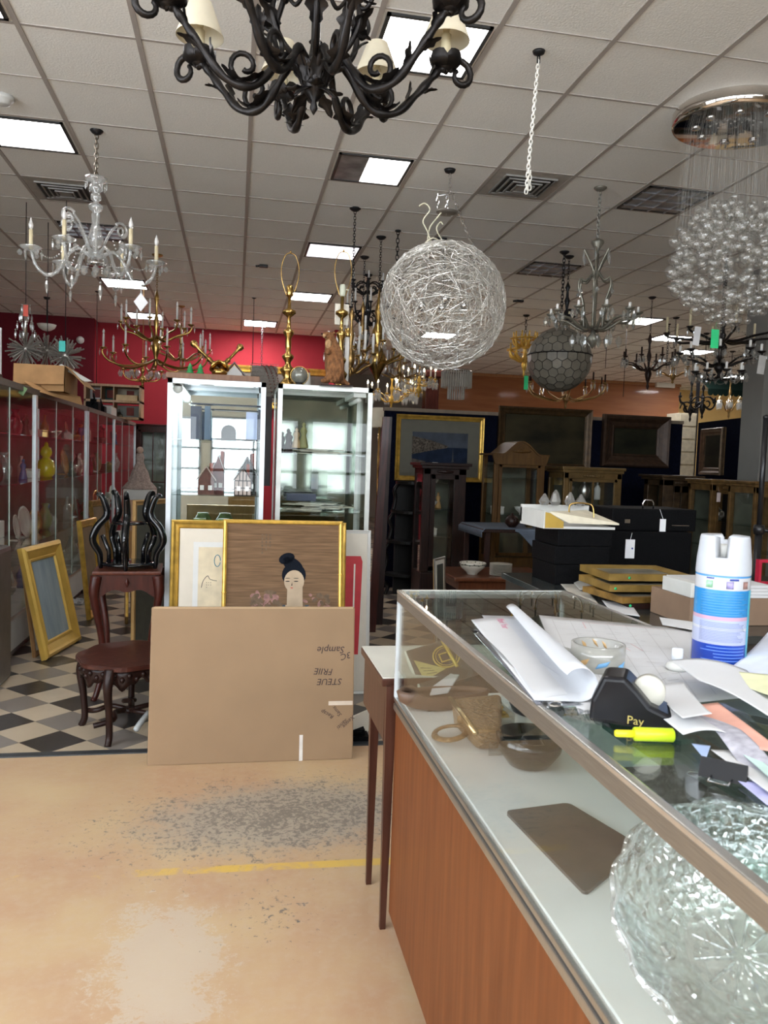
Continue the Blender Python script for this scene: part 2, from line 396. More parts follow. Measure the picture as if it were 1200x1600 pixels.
# front wall with shop windows behind the viewer
wx = [(-3.6, -2.2), (-2.0, -.6), (-.4, 1.0), (1.2, 2.6)]
b = MB(); b.box((XL, YF - .1, 0), (XR, YF, .9)); b.box((XL, YF - .1, 2.1), (XR, YF, 2.85)); b.box((XL, YF - .1, 3.58), (XR, YF, ZC)); b.box((4.2, YF - .1, 2.85), (XR, YF, 3.58)); xs = [XL] + [v for p in wx for v in p] + [XR]
for i in range(0, len(xs), 2): b.box((xs[i], YF - .1, .9), (xs[i + 1], YF, 2.1))
struct(b.build('wall_front', CREAM))
SKYP = emit('daylit window pane', (.86, .93, 1), DAY)
for i, (a, c) in enumerate(wx):
    f = MB(); zz = [.9, 1.25, 1.6, 2.1]
    for z in zz: f.box((a, YF - .06, z - .02), (c, YF + .01, z + .02))
    for x in (a, (a + c) / 2, c): f.box((x - .02, YF - .06, .9), (x + .02, YF + .01, 2.1))
    o = struct(f.build('window_%d' % (i + 1), pm('dark window frame', (.06, .06, .06), .5)))
    g = MB(); g.box((a, YF - .05, .9), (c, YF - .04, 2.1)); g.build('pane', SKYP, o)
f = MB()
for k in range(9): f.box((XL + k, YF - .08, 2.85), (XL + k + .05, YF + .0, 3.58))
o = struct(f.build('window_7', pm('dark window frame', (.06, .06, .06), .5))); g = MB(); g.box((XL, YF - .07, 2.85), (4.2, YF - .06, 3.58)); g.build('pane', emit('added strip glow', (.88, .94, 1), ADDED_STRIP), o)  # this frame and pane are an added glowing strip out of view, there to light the ceiling
# wood-clad upper wall at the back right, yellow room beyond
o = WX0 = at(680, 600, Y=18.3).x; WX1 = at(1066, 600, Y=18.3).x
wall('wall_wood', (WX0, 18.4, 0), (WX1, 18.5, ZC), FACW)
tr = MB()
for z in (1.95, 2.62): tr.box((WX0, 18.34, z), (WX1, 18.4, z + .06))
tr.box((WX0, 18.34, ZC - .07), (WX1, 18.4, ZC - .01)); struct(tr.build('trim_4', wood('moulding wood', (.34, .15, .06), (.42, .2, .09))))
wall('wall_yellow', (WX1, 19.6, 0), (XR, 19.7, ZC), YELL)
# grey column at the right
pc = at(1160, 600, Y=7.9)
wall('wall_column', (at(1152, 745, Y=7.9).x, 7.55, 0), (at(1152, 745, Y=7.9).x + .9, 7.9, ZC), GREYW)

# ceiling light troffers: cells measured on the grid
def diff_mat(name, s, col=(1, .98, .94)):
    """lens panel lit from behind, cell pattern"""
    mt, nt, out = nodes(name); L = nt.links.new
    e = N(nt, 'ShaderNodeEmission'); tc = N(nt, 'ShaderNodeTexCoord'); br = N(nt, 'ShaderNodeTexBrick'); br.inputs['Scale'].default_value = 1; br.offset = 0
    br.inputs['Color1'].default_value = c4(col); br.inputs['Color2'].default_value = (.93, .9, .95, 1); br.inputs['Mortar'].default_value = (.75, .72, .8, 1)
    br.inputs['Brick Width'].default_value = .15; br.inputs['Row Height'].default_value = .15; br.inputs['Mortar Size'].default_value = .004
    L(tc.outputs['Object'], br.inputs['Vector']); L(br.outputs[0], e.inputs[0]); e.inputs[1].default_value = s; L(e.outputs[0], out.inputs[0]); return mt
LIT = diff_mat('lit prismatic lens', TROF); LITB = diff_mat('brightly lit lens', 26); LITC = diff_mat('strongest lit lens', 75); DIM = diff_mat('weakly lit lens', 1.2, (.95, .85, .9)); UNL = pm('unlit parabolic lens', (.30, .31, .32), .3, .4, .5, 6)
def troffer(ix, iy, state, label):
    x = GX0 + ix * GP; y = GY0 + iy * GP; g = .03
    t = T('ceiling_light', label, 'ceiling light', (x, y, ZC))
    f = MB()
    for lo, hi in (((g, g, -.012), (GP - g, g + .02, .0)), ((g, GP - g - .02, -.012), (GP - g, GP - g, .0)), ((g, g, -.012), (g + .02, GP - g, .0)), ((GP - g - .02, g, -.012), (GP - g, GP - g, .0))): f.box(lo, hi)
    f.build('frame', pm('black troffer rim', (.03, .03, .03), .4), t)
    def lens(a, c, m, nm='lens'):
        l = MB(); l.box((a, g + .02, -.008), (c, GP - g - .02, -.002)); l.build(nm, m, t)
    if state == 'halfr': lens(g + .02, GP * .66, LITC); lens(GP * .66, GP - g - .02, DIM, 'dim_lens')
    elif state == 'half': lens(g + .02, GP * .42, UNL, 'unlit_lens'); lens(GP * .42, GP - g - .02, LIT)
    elif state == 'halfr': lens(g + .02, GP * .66, LIT); lens(GP * .66, GP - g - .02, DIM, 'dim_lens')
    else: lens(g + .02, GP - g - .02, {'bright': LITB, 'strong': LITC, 'lit': LIT, 'dim': DIM, 'off': UNL}[state])
    if state == 'off':
        l = MB()
        for i in range(1, 4): l.box((g, GP * i / 4 - .004, -.02), (GP - g, GP * i / 4 + .004, -.002)); l.box((GP * i / 4 - .004, g, -.02), (GP * i / 4 + .004, GP - g, -.002))
        l.build('louvre', pm('grey louvre', (.4, .4, .42), .3, .7), t)
troffer(1, -1, 'lit', 'largest lit square ceiling light, behind the black iron chandelier')
troffer(-3, 2, 'lit', 'lit square ceiling light at the left edge, above the crystal chandelier')
troffer(1, 2, 'half', 'ceiling light with dark left half below the black iron chandelier')
troffer(1, 6, 'dim', 'dim pinkish ceiling light above the two brass lamps')
troffer(1, 10, 'lit', 'lit ceiling light between the harps of the two brass lamps')
troffer(0, 14, 'halfr', 'farthest small ceiling light close to the red back wall')
troffer(-3, 14, 'lit', 'lit ceiling light seen behind the brass chandelier near the red wall')
troffer(-3, 10, 'lit', 'lit ceiling light behind the right arm of the crystal chandelier on the left')
troffer(-3, 6, 'off', 'unlit ceiling light behind the column of the left crystal chandelier')
troffer(5, 2, 'off', 'unlit louvred ceiling light beside the glass bubble ball')
troffer(5, 6, 'off', 'unlit louvred ceiling light above the capiz shell globe')
troffer(9, 10, 'lit', 'lit ceiling light right of the grey crystal chandelier')
troffer(9, 14, 'lit', 'lit ceiling light behind the small far crystal chandelier')
troffer(-3, -1, 'lit', 'lit ceiling light cut off at the top left corner')
for ix, iy, l in ((5, 14, 'far lit ceiling light left of the capiz globe'), (13, 14, 'far lit ceiling light above the green awning'), (18, 19, 'added far ceiling light brightening the yellow walled room'), (11, 12, 'far lit ceiling light between two crystal chandeliers on the right')): troffer(ix, iy, 'strong' if ix == 18 else 'bright', l)  # the light in the yellow room is added to brighten its wall
for ix, iy, l in ((-3, -7, 'ceiling light over the front of the shop on the left'), (1, -7, 'ceiling light over the front of the shop')): troffer(ix, iy, 'lit', l)
def vent(p, label):
    t = T('ceiling_vent', label, 'vent', (p.x, p.y, ZC)); f = MB(); f.mat(pm('grey vent metal', (.33, .32, .30), .5, .3))
    for i in range(4):
        r = .21 - i * .045; rr = r - .012; z = -.004 - .006 * i
        for lo, hi in (((-r, -r, z - .012), (r, -rr, z)), ((-r, rr, z - .012), (r, r, z)), ((-r, -rr, z - .012), (-rr, rr, z)), ((rr, -rr, z - .012), (r, rr, z))): f.box(lo, hi)
    f.build('louvre_ring', None, t); k = MB(); k.box((-.285, -.285, -.003), (.285, .285, 0)); k.build('face_plate', pm('vent plate', (.40, .37, .33), .7), t)
    k = MB(); k.box((-.2, -.2, -.0045), (.2, .2, -.003)); k.build('opening', pm('vent dark', (.05, .05, .05), .8), t); k = MB(); k.box((-.05, -.05, -.03), (.05, .05, -.02)); k.build('centre_plate', pm('grey vent metal', (1, 1, 1)), t)
v = at(814, 293, Z=ZC); vent(Vector((GX0 + 3.5 * GP, GY0 + 2.5 * GP, 0)), 'square air vent beside the hanging white chain')
vent(Vector((GX0 - 2.5 * GP, GY0 + 4.5 * GP, 0)), 'square air vent left of the crystal chandelier column')
def lump(name, label, cat, p, prof, m, seg=16):
    b = MB(); b.lathe(prof, (0, 0, 0), seg); o = b.build(name, m, loc=p); return tag(o, label, cat)
p = at(4, 150, Z=ZC); lump('smoke_detector', 'round white smoke detector at the upper left ceiling edge', 'smoke detector', (p.x, p.y, ZC), [(.03, -.055), (.045, -.05), (.05, -.03), (.065, -.025), (.068, 0)], PLW)
for (x, y, l) in ((412, 414, 'small dark sensor on the ceiling left of the brass lamps'), (812, 469, 'small dark ceiling sensor left of the grey chandelier'), (690, 372, 'thin black ceiling bracket')):
    p = at(x, y, Z=ZC); b = MB(); b.box((-.05, -.03, -.03), (.05, .03, 0), bev=.008); b.cyl((-.09, 0, -.02), (-.05, 0, -.015), .012); tag(b.build('ceiling_sensor', BLK, loc=(p.x, p.y, ZC)), l, 'sensor')
# ================================================================ CHANDELIERS
def chain_mesh(mb, p0, p1, link=.034, r=.0028, w=.010, seg=4):
    p0 = Vector(p0); p1 = Vector(p1); d = p1 - p0; n = max(2, int(d.length / (link * .72))); q = d.to_track_quat('Z', 'Y').to_matrix()
    for i in range(n):
        c = p0 + d * ((i + .5) / n); pts = []
        for k in range(8):
            a = 2 * pi * k / 8; u = Vector((cos(a) * w, 0, sin(a) * link * .5)); u.z = max(-link * .5, min(link * .5, sin(a) * link * .62))
            if i % 2: u = Vector((0, u.x, u.z))
            pts.append(c + q @ u)
        mb.tube(pts, r, seg, closed=True)
_drops = {}
def drop_mesh(kind, m):
    """cut crystal pendants, top at the origin"""
    if (kind, m.name) in _drops: return _drops[(kind, m.name)]
    b = MB()
    if kind == 'ball': b.tube([(0, 0, 0), (0, 0, -.012)], .0012, 3); b.lathe([(.0001, -.052), (.011, -.047), (.019, -.032), (.011, -.017), (.0001, -.012)], seg=7, smooth=False)
    elif kind == 'spear': b.lathe([(.0001, -.075), (.006, -.055), (.0085, -.035), (.004, -.018), (.0001, -.014)], seg=6, smooth=False); b.lathe([(.0001, -.014), (.006, -.007), (.0001, 0)], seg=6, smooth=False)
    elif kind == 'leaf': b.lathe([(.0001, -.07), (.012, -.05), (.017, -.032), (.007, -.012), (.0001, 0)], seg=6, smooth=False, mtx=Matrix.Diagonal((1, .45, 1)))
    elif kind == 'bead':
        for i in range(4): b.lathe([(.0001, -.014 * i - .013), (.0055, -.014 * i - .0065), (.0001, -.014 * i)], seg=5, smooth=False)
    o = b.build('crystal_drop', m); me = o.data; bpy.data.objects.remove(o); _drops[(kind, m.name)] = me; return me
def drop(root, kind, m, loc, sc=1, rz=0):
    o = bpy.data.objects.new('crystal_drop', drop_mesh(kind, m)); COL.objects.link(o); o.parent = root; o.location = loc; o.scale = (sc,) * 3; o.rotation_euler = (0, 0, rz); return o
def chand(label, p,  ztop, zhub, zcup, zbot, R, n, metal, candle=None, phase=0., dip=.1, stem=None, drops=0, dm=None, kind='spear', ch=IRON2, canopy=.05, seg=6, ar=.008, ds=1, ch_s=1, cand=.10, tier=None, group=None, name='chandelier', bulbs=True, swag=0, cupr=.035, scroll=0, bobm=None, bm_=None):
    """p = hook on the ceiling; all heights are world heights"""
    candle = candle or IVORY; dm = dm or CRYS; Z = lambda z: z - ZC
    t = T(name, label, 'chandelier', (p.x, p.y, ZC), group=group)
    b = MB(); b.lathe([(.01, -.03), (canopy * .6, -.024), (canopy, -.008), (canopy, 0)], seg=14); b.build('canopy', ch, t)
    b = MB(); chain_mesh(b, (0, 0, -.025), (0, 0, Z(ztop)), .034 * ch_s, .0028 * ch_s, .010 * ch_s); b.build('chain', ch, t)
    H = zhub - zbot; h2 = ztop - zhub
    prof = stem or [(.001, 0), (.02, .06), (.012, .12), (.03, .2), (.045, .28), (.03, .36), (.012, .42), (.018, .5), (.03, .6), (.016, .68), (.012, .8), (.028, .88), (.014, .95), (.004, 1)]
    b = MB(); b.lathe([(r, Z(zbot) + z * (ztop - zbot)) for r, z in prof], seg=12); b.build('stem', metal, t)
    def arms(n, R, zh, zc, ph, dip):
        P = smoothpath([(.02, 0, Z(zh)), (R * .28, 0, Z(zh) - dip * .35), (R * .62, 0, Z(zc) - dip), (R * .9, 0, Z(zc) - dip * .75), (R * 1.02, 0, Z(zc) - dip * .3), (R, 0, Z(zc))], 5)
        b = MB(); b.tube(P, [ar * (1.25 - .5 * i / len(P)) for i in range(len(P))], seg)
        if scroll:
            sp = [(R * .35 + cos(a) * scroll * (1 - a / 11), 0, Z(zh) + .02 + sin(a) * scroll * (1 - a / 11)) for a in [k * .55 for k in range(16)]]
            b.tube(sp, ar * .7, seg)
        a0 = b.build('arm', metal, t)
        c = MB(); c.lathe([(.006, Z(zc) - .012), (cupr * .5, Z(zc) - .006), (cupr, Z(zc) + .008), (cupr * .9, Z(zc) + .012), (.012, Z(zc) + .004)], (R, 0, 0), 10); c0 = c.build('drip_cup', bobm or metal, t)
        d = MB(); d.lathe([(.011, Z(zc)), (.011, Z(zc) + cand), (.006, Z(zc) + cand + .004)], (R, 0, 0), 8); d0 = d.build('candle', candle, t)
        l0 = None
        if bulbs: l = MB(); l.lathe([(.006, 0), (.012, .012), (.013, .024), (.007, .042), (.0005, .058)], (R, 0, Z(zc) + cand + .003), 8); l0 = l.build('bulb', bm_ or BULB, d0)
        for k in range(n):
            an = ph + 2 * pi * k / n
            if k == 0: objs = (a0, c0, d0); a0.rotation_euler.z = c0.rotation_euler.z = d0.rotation_euler.z = an
            else:
                cp(a0, t, rz=an); cp(c0, t, rz=an); dd = cp(d0, t, rz=an)
                if l0: cp(l0, dd)
            for q in range(drops):
                aa = an + (q - (drops - 1) / 2) * (.9 / drops); rr = R + (.025 if q % 2 else -.02)
                aa2 = q * 2 * pi / max(drops, 1) + an
                drop(t, kind, dm, (R * cos(an) + cupr * cos(aa2), R * sin(an) + cupr * sin(aa2), Z(zc) - .004), ds, aa2)
            if swag:
                an2 = ph + 2 * pi * (k + 1) / n; s = MB()
                for i in range(1, 12):
                    f = i / 12; x = (cos(an) * (1 - f) + cos(an2) * f) * R; y = (sin(an) * (1 - f) + sin(an2) * f) * R
                    s.lathe([(.0001, -.008), (.0065, 0), (.0001, .008)], (x, y, Z(zc) - .01 - swag * sin(pi * f)), 5, smooth=False)
                s.build('bead_swag', dm, t)
    arms(n, R, zhub, zcup, phase, dip)
    if tier: arms(*tier)
    return t
def zz(x, y, p): return at(x, y, Y=p.y).z

# ---- the black iron chandelier with parchment shades, close overhead
def iron_big():
    cx, cy = .215, 2.52
    t = T('iron_chandelier', 'large black wrought iron chandelier with scrolls, leaves and parchment shades at the top', 'chandelier', (cx, cy, 0))
    def leaf(b, p, d, up, L_, W):
        d = Vector(d).normalized(); up = Vector(up).normalized(); s = d.cross(up).normalized(); p = Vector(p)
        def fn(u, v):
            wv = W * (sin(pi * min(1, v * 1.02)) ** .7) * (1 + .28 * sin(v * 15)); x = (u - .5) * 2 * wv
            return p + d * (L_ * v) + up * (L_ * .28 * v * v * v + abs(u - .5) * W * .5) + s * x
        b.grid(fn, 4, 12)
    hub = 2.66
    # centre
    b = MB(); b.lathe([(.001, 2.535), (.013, 2.555), (.008, 2.575), (.03, 2.60), (.042, 2.635), (.040, 2.67), (.022, 2.70), (.014, 2.75), (.014, 3.2), (.03, 3.25), (.012, 3.3), (.010, ZC)], seg=14); b.build('centre_stem', IRON, t)
    b = MB()
    for k in range(8):
        a = k * pi / 4; u = Vector((cos(a), sin(a), 0)); leaf(b, u * .02 + Vector((0, 0, 2.615)), u * .8 + Vector((0, 0, -.35)), (0, 0, -1) if k % 2 else (0, 0, 1), .075, .022)
        leaf(b, u * .03 + Vector((0, 0, 2.62)), u * .4 + Vector((0, 0, 1)), u, .09, .026)
    b.build('leaf_collar', IRON, t, thick=.003)
    Rr = .44; zc = 2.775
    P = smoothpath([(.03, 0, hub + .0), (.09, 0, hub + .035), (.13, 0, hub - .01), (.19, 0, hub - .075), (.27, 0, hub - .07), (.34, 0, hub - .0), (.39, 0, hub + .06), (.42, 0, zc - .02), (Rr, 0, zc - .012)], 6)
    b = MB(); n = len(P); b.tube(P, [.0125 + .002 * sin(i) for i in range(n)], 8)
    # outer scroll under the cup
    sc = [(Rr - .0 + .055 + cos(pi - a) * (.055 - .0055 * a), 0, zc - .015 - .02 + sin(pi - a) * (.055 - .0055 * a) + .012) for a in [k * .42 for k in range(18)]]
    b.tube([(Rr, 0, zc - .012)] + sc, [.011] * 12 + [.0105 - .0006 * k for k in range(7)], 8)
    # inner small curl
    sc = [(.215 + cos(a) * (.05 - .0045 * a), 0, hub - .03 + sin(a) * (.05 - .0045 * a)) for a in [-1.6 - k * .45 for k in range(16)]]
    sc = [(.215 + cos(-1.6 + k * .45) * (.052 - .0026 * k), 0, hub - .02 + sin(-1.6 + k * .45) * (.052 - .0026 * k)) for k in range(16)]
    b.tube(sc, .0085, 7)
    for (i, dz, ln, wd) in ((14, 1, .085, .024), (20, 1, .075, .022), (27, 1, .07, .018), (31, -1, .06, .016), (36, 1, .055, .015)):
        i = min(i, n - 3); d = (P[i + 2] - P[i]).normalized(); up = Vector((-d.z, 0, d.x)) * dz; leaf(b, P[i] + up * .004, d * 1 + up * .22, up, ln, wd * 1.25)
    a0 = b.build('arm', IRON, t)
    c = MB()
    for k in range(5):
        a = k * 2 * pi / 5
        def fn(u, v, a=a):
            an = a + (u - .5) * 1.35; r = .012 + .042 * sin(min(1, v * 1.1) * pi / 2) ** .8; return (Rr + r * cos(an), r * sin(an), zc - .015 + .045 * v * v * (1 - .5 * (2 * u - 1) ** 4) + .002)
        c.grid(fn, 5, 5)
    c.lathe([(.012, zc - .02), (.03, zc - .008), (.03, zc)], (Rr, 0, 0), 10); c0 = c.build('drip_cup', IRON, t)
    d = MB()
    d.lathe([(.017, zc), (.0165, zc + .03), (.018, zc + .05), (.0155, zc + .07), (.0165, zc + .095), (.010, zc + .098), (.010, zc + .105), (.016, zc + .125), (.012, zc + .145), (.003, zc + .155)], (Rr, 0, 0), 12)
    d0 = d.build('candle', IVORY, t)
    s = MB(); s.lathe([(.078, zc + .075), (.0775, zc + .078), (.037, zc + .185), (.036, zc + .185), (.0765, zc + .0755)], (Rr, 0, 0), 24, close=False); s0 = s.build('lamp_shade', SHADE, d0)
    for k in range(8):
        a = radians(-80 + 45 * k)
        if k == 0: a0.rotation_euler.z = c0.rotation_euler.z = d0.rotation_euler.z = a
        else:
            cp(a0, t, rz=a); cp(c0, t, rz=a); dd = cp(d0, t, rz=a)
            if k != 0: cp(s0, dd)
    # upright scroll frames
    b = MB()
    Q = smoothpath([(.05, 0, 2.68), (.115, 0, 2.72), (.15, 0, 2.80), (.12, 0, 2.90), (.085, 0, 2.97), (.10, 0, 3.06), (.15, 0, 3.11), (.185, 0, 3.07), (.165, 0, 3.03)], 6); b.tube(Q, .0095, 7)
    Q = smoothpath([(.13, 0, 2.84), (.17, 0, 2.82), (.195, 0, 2.86), (.175, 0, 2.895), (.155, 0, 2.88)], 5); b.tube(Q, .007, 6)
    Q = smoothpath([(.11, 0, 2.92), (.075, 0, 2.88), (.05, 0, 2.91), (.06, 0, 2.945)], 5); b.tube(Q, .007, 6)
    leaf(b, (.12, 0, 2.74), (.5, 0, 1), (1, 0, -.4), .10, .028); leaf(b, (.14, 0, 2.86), (.7, 0, -.7), (.7, 0, .7), .07, .018); leaf(b, (.10, 0, 2.98), (.9, 0, .4), (0, 0, 1), .07, .018)
    b.ball((.115, 0, 2.905), .015, 8); f0 = b.build('scroll_frame', IRON, t); f0.rotation_euler.z = radians(-95)
    for k in range(1, 6): cp(f0, t, rz=radians(-95 + 60 * k))
    b = MB(); chain_mesh(b, (0, 0, 3.3), (0, 0, ZC)); b.build('chain', IRON, t)
iron_big()

# ---- left crystal chandelier
def crystal_left():
    p = at(151, 204, Z=ZC); p = Vector((p.x, p.y, ZC)); z = lambda y: zz(151, y, p) - ZC
    t = T('crystal_chandelier', 'clear crystal chandelier with swirled arms and ivory candles at the left', 'chandelier', p)
    b = MB(); b.lathe([(.012, -.03), (.03, -.02), (.045, -.004), (.045, 0)], seg=14); b.build('canopy', BLK, t)
    b = MB(); chain_mesh(b, (0, 0, -.02), (0, 0, z(278)), .045, .0035, .013); b.build('chain', pm('bronze chain', (.2, .17, .13), .35, .9), t)
    b = MB(); R_ = lambda y0, prof: b.lathe([(r, z(y0) + dz) for r, dz in prof], seg=14)
    zt = z(276); zb = z(392)
    prof = [(.02, zt), (.075, z(278)), (.07, z(283)), (.03, z(286)), (.045, z(292)), (.05, z(297)), (.025, z(301)), (.035, z(306)), (.036, z(312)), (.015, z(316)), (.05, z(322)), (.045, z(328)), (.02, z(332)), (.03, z(336)), (.025, z(350)), (.04, z(362)), (.055, z(375)), (.04, z(384)), (.02, z(388)), (.05, z(394)), (.05, z(400)), (.015, z(406))]
    b.lathe(list(reversed(prof)), seg=14); b.build('crystal_column', CRYS, t)
    b = MB(); b.lathe([(.0, z(416)), (.06, z(415)), (.065, z(411)), (.02, z(409))], seg=16); b.build('hub_plate', CHROME, t)
    R = .41; zc = z(402)
    P = smoothpath([(.03, 0, z(404)), (.11, 0, z(391)), (.18, 0, z(404)), (.24, 0, z(430)), (.31, 0, z(438)), (.38, 0, z(425)), (R, 0, zc)], 6)
    b = MB()
    tw = []
    n = len(P)
    b.tube(P, [.0125 * (1 + .18 * sin(i * 2.1)) for i in range(n)], 6); a0 = b.build('arm', CRYS, t)
    c = MB(); c.lathe([(.012, zc - .012), (.05, zc - .002), (.075, zc + .014), (.07, zc + .018), (.015, zc + .004)], (R, 0, 0), 18, lobes=9, amp=.0); c0 = c.build('drip_cup', CRYS, t)
    c = MB(); c.cyl((R, 0, zc), (R, 0, zc + .13), .0135, .013, 10); d0 = c.build('candle', IVORY, t)
    c = MB(); c.lathe([(.008, 0), (.015, .015), (.0165, .03), (.008, .055), (.0005, .078)], (R, 0, zc + .132), 10); b0 = c.build('bulb', BULB, d0)
    # upper spiral ornaments
    g = MB()
    W = smoothpath([(.04, 0, z(398)), (.07, 0, z(378)), (.12, 0, z(356)), (.17, 0, z(343))], 5)
    sp = [(.205 + cos(2.4 - k * .5) * (.058 - .0026 * k), 0, z(350) + sin(2.4 - k * .5) * (.058 - .0026 * k)) for k in range(20)]
    g.tube(W + sp, [.009] * len(W) + [.0105 - .0002 * k for k in range(20)], 6); s0 = g.build('spiral_ornament', CRYS, t)
    ph = radians(12)
    for k in range(6):
        a = ph + k * pi / 3
        if k == 0:
            for o in (a0, c0, d0): o.rotation_euler.z = a
            s0.rotation_euler.z = a + pi / 6
        else:
            cp(a0, t, rz=a); cp(c0, t, rz=a); dd = cp(d0, t, rz=a); cp(b0, dd)
            if k < 5: cp(s0, t, rz=a + pi / 6)
        for q in range(6):
            an = q * pi / 3 + a; drop(t, 'ball' if q % 2 == 0 else 'spear', CRYS, (R * cos(a) + .068 * cos(an), R * sin(a) + .068 * sin(an), zc + .005), 1.0, an)
        drop(t, 'spear', CRYS, (.31 * cos(a), .31 * sin(a), z(441)), 1.5)
        a2 = a + pi / 6; drop(t, 'ball', CRYS, (.205 * cos(a2), .205 * sin(a2), z(362)), 1)
        drop(t, 'ball', CRYS, (.085 * cos(a2), .085 * sin(a2), z(415)), 1.3)
        drop(t, 'bead', CRYS, (.1 * cos(a), .1 * sin(a), z(408)), 1.3)
        s = MB()
        for i in range(1, 16):
            f = i / 16; rr = R * .92 * f + .15 * (1 - f); s.lathe([(.0001, -.008), (.007, 0), (.0001, .008)], (rr * cos(a + .22 * (1 - f)), rr * sin(a + .22 * (1 - f)), (z(375)) * (1 - f) + zc * f - .10 * sin(pi * f)), 5, smooth=False)
        s.build('bead_swag', CRYS, t)
    for k in range(8): drop(t, 'spear', CRYS, (.07 * cos(k * pi / 4), .07 * sin(k * pi / 4), z(284)), .8)
    drop(t, 'ball', CRYS, (0, 0, z(416)), 1.4); drop(t, 'spear', CRYS, (.04, -.03, z(440)), 1.8)
    b = MB(); q = at(220, 472, Y=p.y - .25) - p; s = .055
    b.poly([q + Vector((0, 0, s * 1.15)), q + Vector((-s * .85, 0, 0)), q + Vector((0, 0, -s * 1.15)), q + Vector((s * .85, 0, 0))], (0, .002, 0)); b.tube([q + Vector((0, 0, s * 1.1)), q + Vector((0, .03, .16))], .001, 3); o = b.build('price_tag', TAGW, t); o['label'] = 'white diamond shaped price tag'
crystal_left()

# ---- brass many-arm chandelier left
p = at(246, 398, Z=ZC)
t = chand('big brass chandelier with white candles against the red wall on the left', Vector((p.x, p.y, ZC)), zz(246, 452, p), 2.52, 2.60, zz(246, 578, p), .56, 8, BRASS, WCAND, .3, .17, drops=2, ds=1.1, ar=.011, cupr=.04, cand=.15, canopy=.06, tier=(8, .38, 2.78, 2.92, .7, .12), ch=OBRASS)
for o, x, y, c, l in ((0, 226, 598, 10, 'white'), ): pass
# small crystal one with candle arms below
p = at(268, 448, Z=ZC)
chand('small crystal and brass sconce-like chandelier hanging lowest beside the lit cabinet', Vector((p.x - .35, p.y, ZC)), zz(236, 560, p), zz(236, 590, p), zz(236, 580, p), zz(236, 606, p), .24, 6, BRASS, WCAND, .2, .13, drops=6, kind='leaf', ds=1.4, cand=.02, bulbs=False, ch=OBRASS, ch_s=.7, cupr=.05)
p = at(320, 428, Z=ZC) ; p = at(284, 478, Z=ZC)
chand('slim brass chandelier with tall candles right of the big brass one', Vector((p.x, p.y, ZC)), zz(290, 505, p), zz(300, 560, p), zz(300, 545, p), zz(300, 575, p), .42, 8, OBRASS, WCAND, .1, .1, drops=1, cand=.2, ch=OBRASS, ar=.012)

# ---- silver wire ball
def wire_ball():
    p = at(703, 265, Z=ZC); c = at(692, 478, Y=p.y); r = (at(788, 478, Y=p.y) - at(597, 478, Y=p.y)).length / 2
    t = T('wire_ball_pendant', 'large round pendant ball of tangled silver wire in the centre', 'pendant light', c)
    rnd = random.Random(3); b = MB()
    for i in range(1900):
        z_ = rnd.uniform(-1, 1); a = rnd.uniform(0, 2 * pi); q = sqrt(1 - z_ * z_); u = Vector((q * cos(a), q * sin(a), z_)); v = u.orthogonal().normalized()
        v = Matrix.Rotation(rnd.uniform(0, 2 * pi), 3, u) @ v; ln = rnd.uniform(.25, .75); pts = []
        k0 = rnd.uniform(.965, 1.0); k1 = rnd.uniform(.955, 1.0)
        for k in range(6):
            f = k / 5; an = (f - .5) * ln; pts.append((u * cos(an) + v * sin(an)) * r * (k0 * (1 - f) + k1 * f + .012 * sin(k * 2.3 + i)))
        b.tube(pts, .0013 if i % 3 else .0020, 3, cap=False)
    b.build('wire_shell', SILV, t)
    for (x, y) in ((.25, 0), (-.05, -.28), (-.2, .2), (.05, .22)):
        q = MB(); q.lathe([(.01, .0), (.035, -.02), (.03, -.06), (.012, -.07)], (x * r * 1.4, y * r * 1.4, .05), 10); q.cyl((x * r * 1.4, y * r * 1.4, .05), (0, 0, r * .95), .003, seg=4); q.build('inner_lamp_holder', CHROME, t)
    lc = p - c
    b = MB(); chain_mesh(b, (lc.x, lc.y, ZC - c.z), at(703, 300, Y=p.y) - c, .04, .003, .011); chain_mesh(b, at(705, 300, Y=p.y) - c, at(738, 384, Y=p.y) - c, .04, .003, .011); chain_mesh(b, at(697, 335, Y=p.y) - c, at(700, 300, Y=p.y) - c, .04, .003, .011)
    chain_mesh(b, at(684, 303, Y=p.y) - c, at(684, 325, Y=p.y) - c, .04, .003, .011); b.tube([at(684, 306, Y=p.y) - c, at(710, 302, Y=p.y) - c], .006, 5)
    b.build('chain', CHROME, t)
    b = MB(); b.lathe([(.01, -.03), (.035, -.02), (.045, 0)], (lc.x, lc.y, ZC - c.z)); b.build('canopy', IRON2, t)
    b = MB(); q = at(699, 332, Y=p.y) - c; b.lathe([(.055, -.01), (.085, .0), (.085, .004), (.01, .012)], q, 20); b.build('hanging_plate', pm('grey plate', (.22, .2, .18), .4, .6), t)
    b = MB()
    for pts in ([(676, 385), (668, 362), (661, 345), (672, 328), (664, 318), (655, 322)], [(668, 376), (672, 355), (685, 338), (694, 326)], [(690, 374), (682, 358), (688, 347), (692, 351)], [(664, 380), (676, 372), (690, 378), (700, 384)]):
        b.tube(smoothpath([at(x, y, Y=p.y - .03 * (i % 2)) - c for i, (x, y) in enumerate(pts)], 4), .0055, 5)
    b.build('cable', pm('cream cable', (.7, .66, .5), .5), t)
wire_ball()
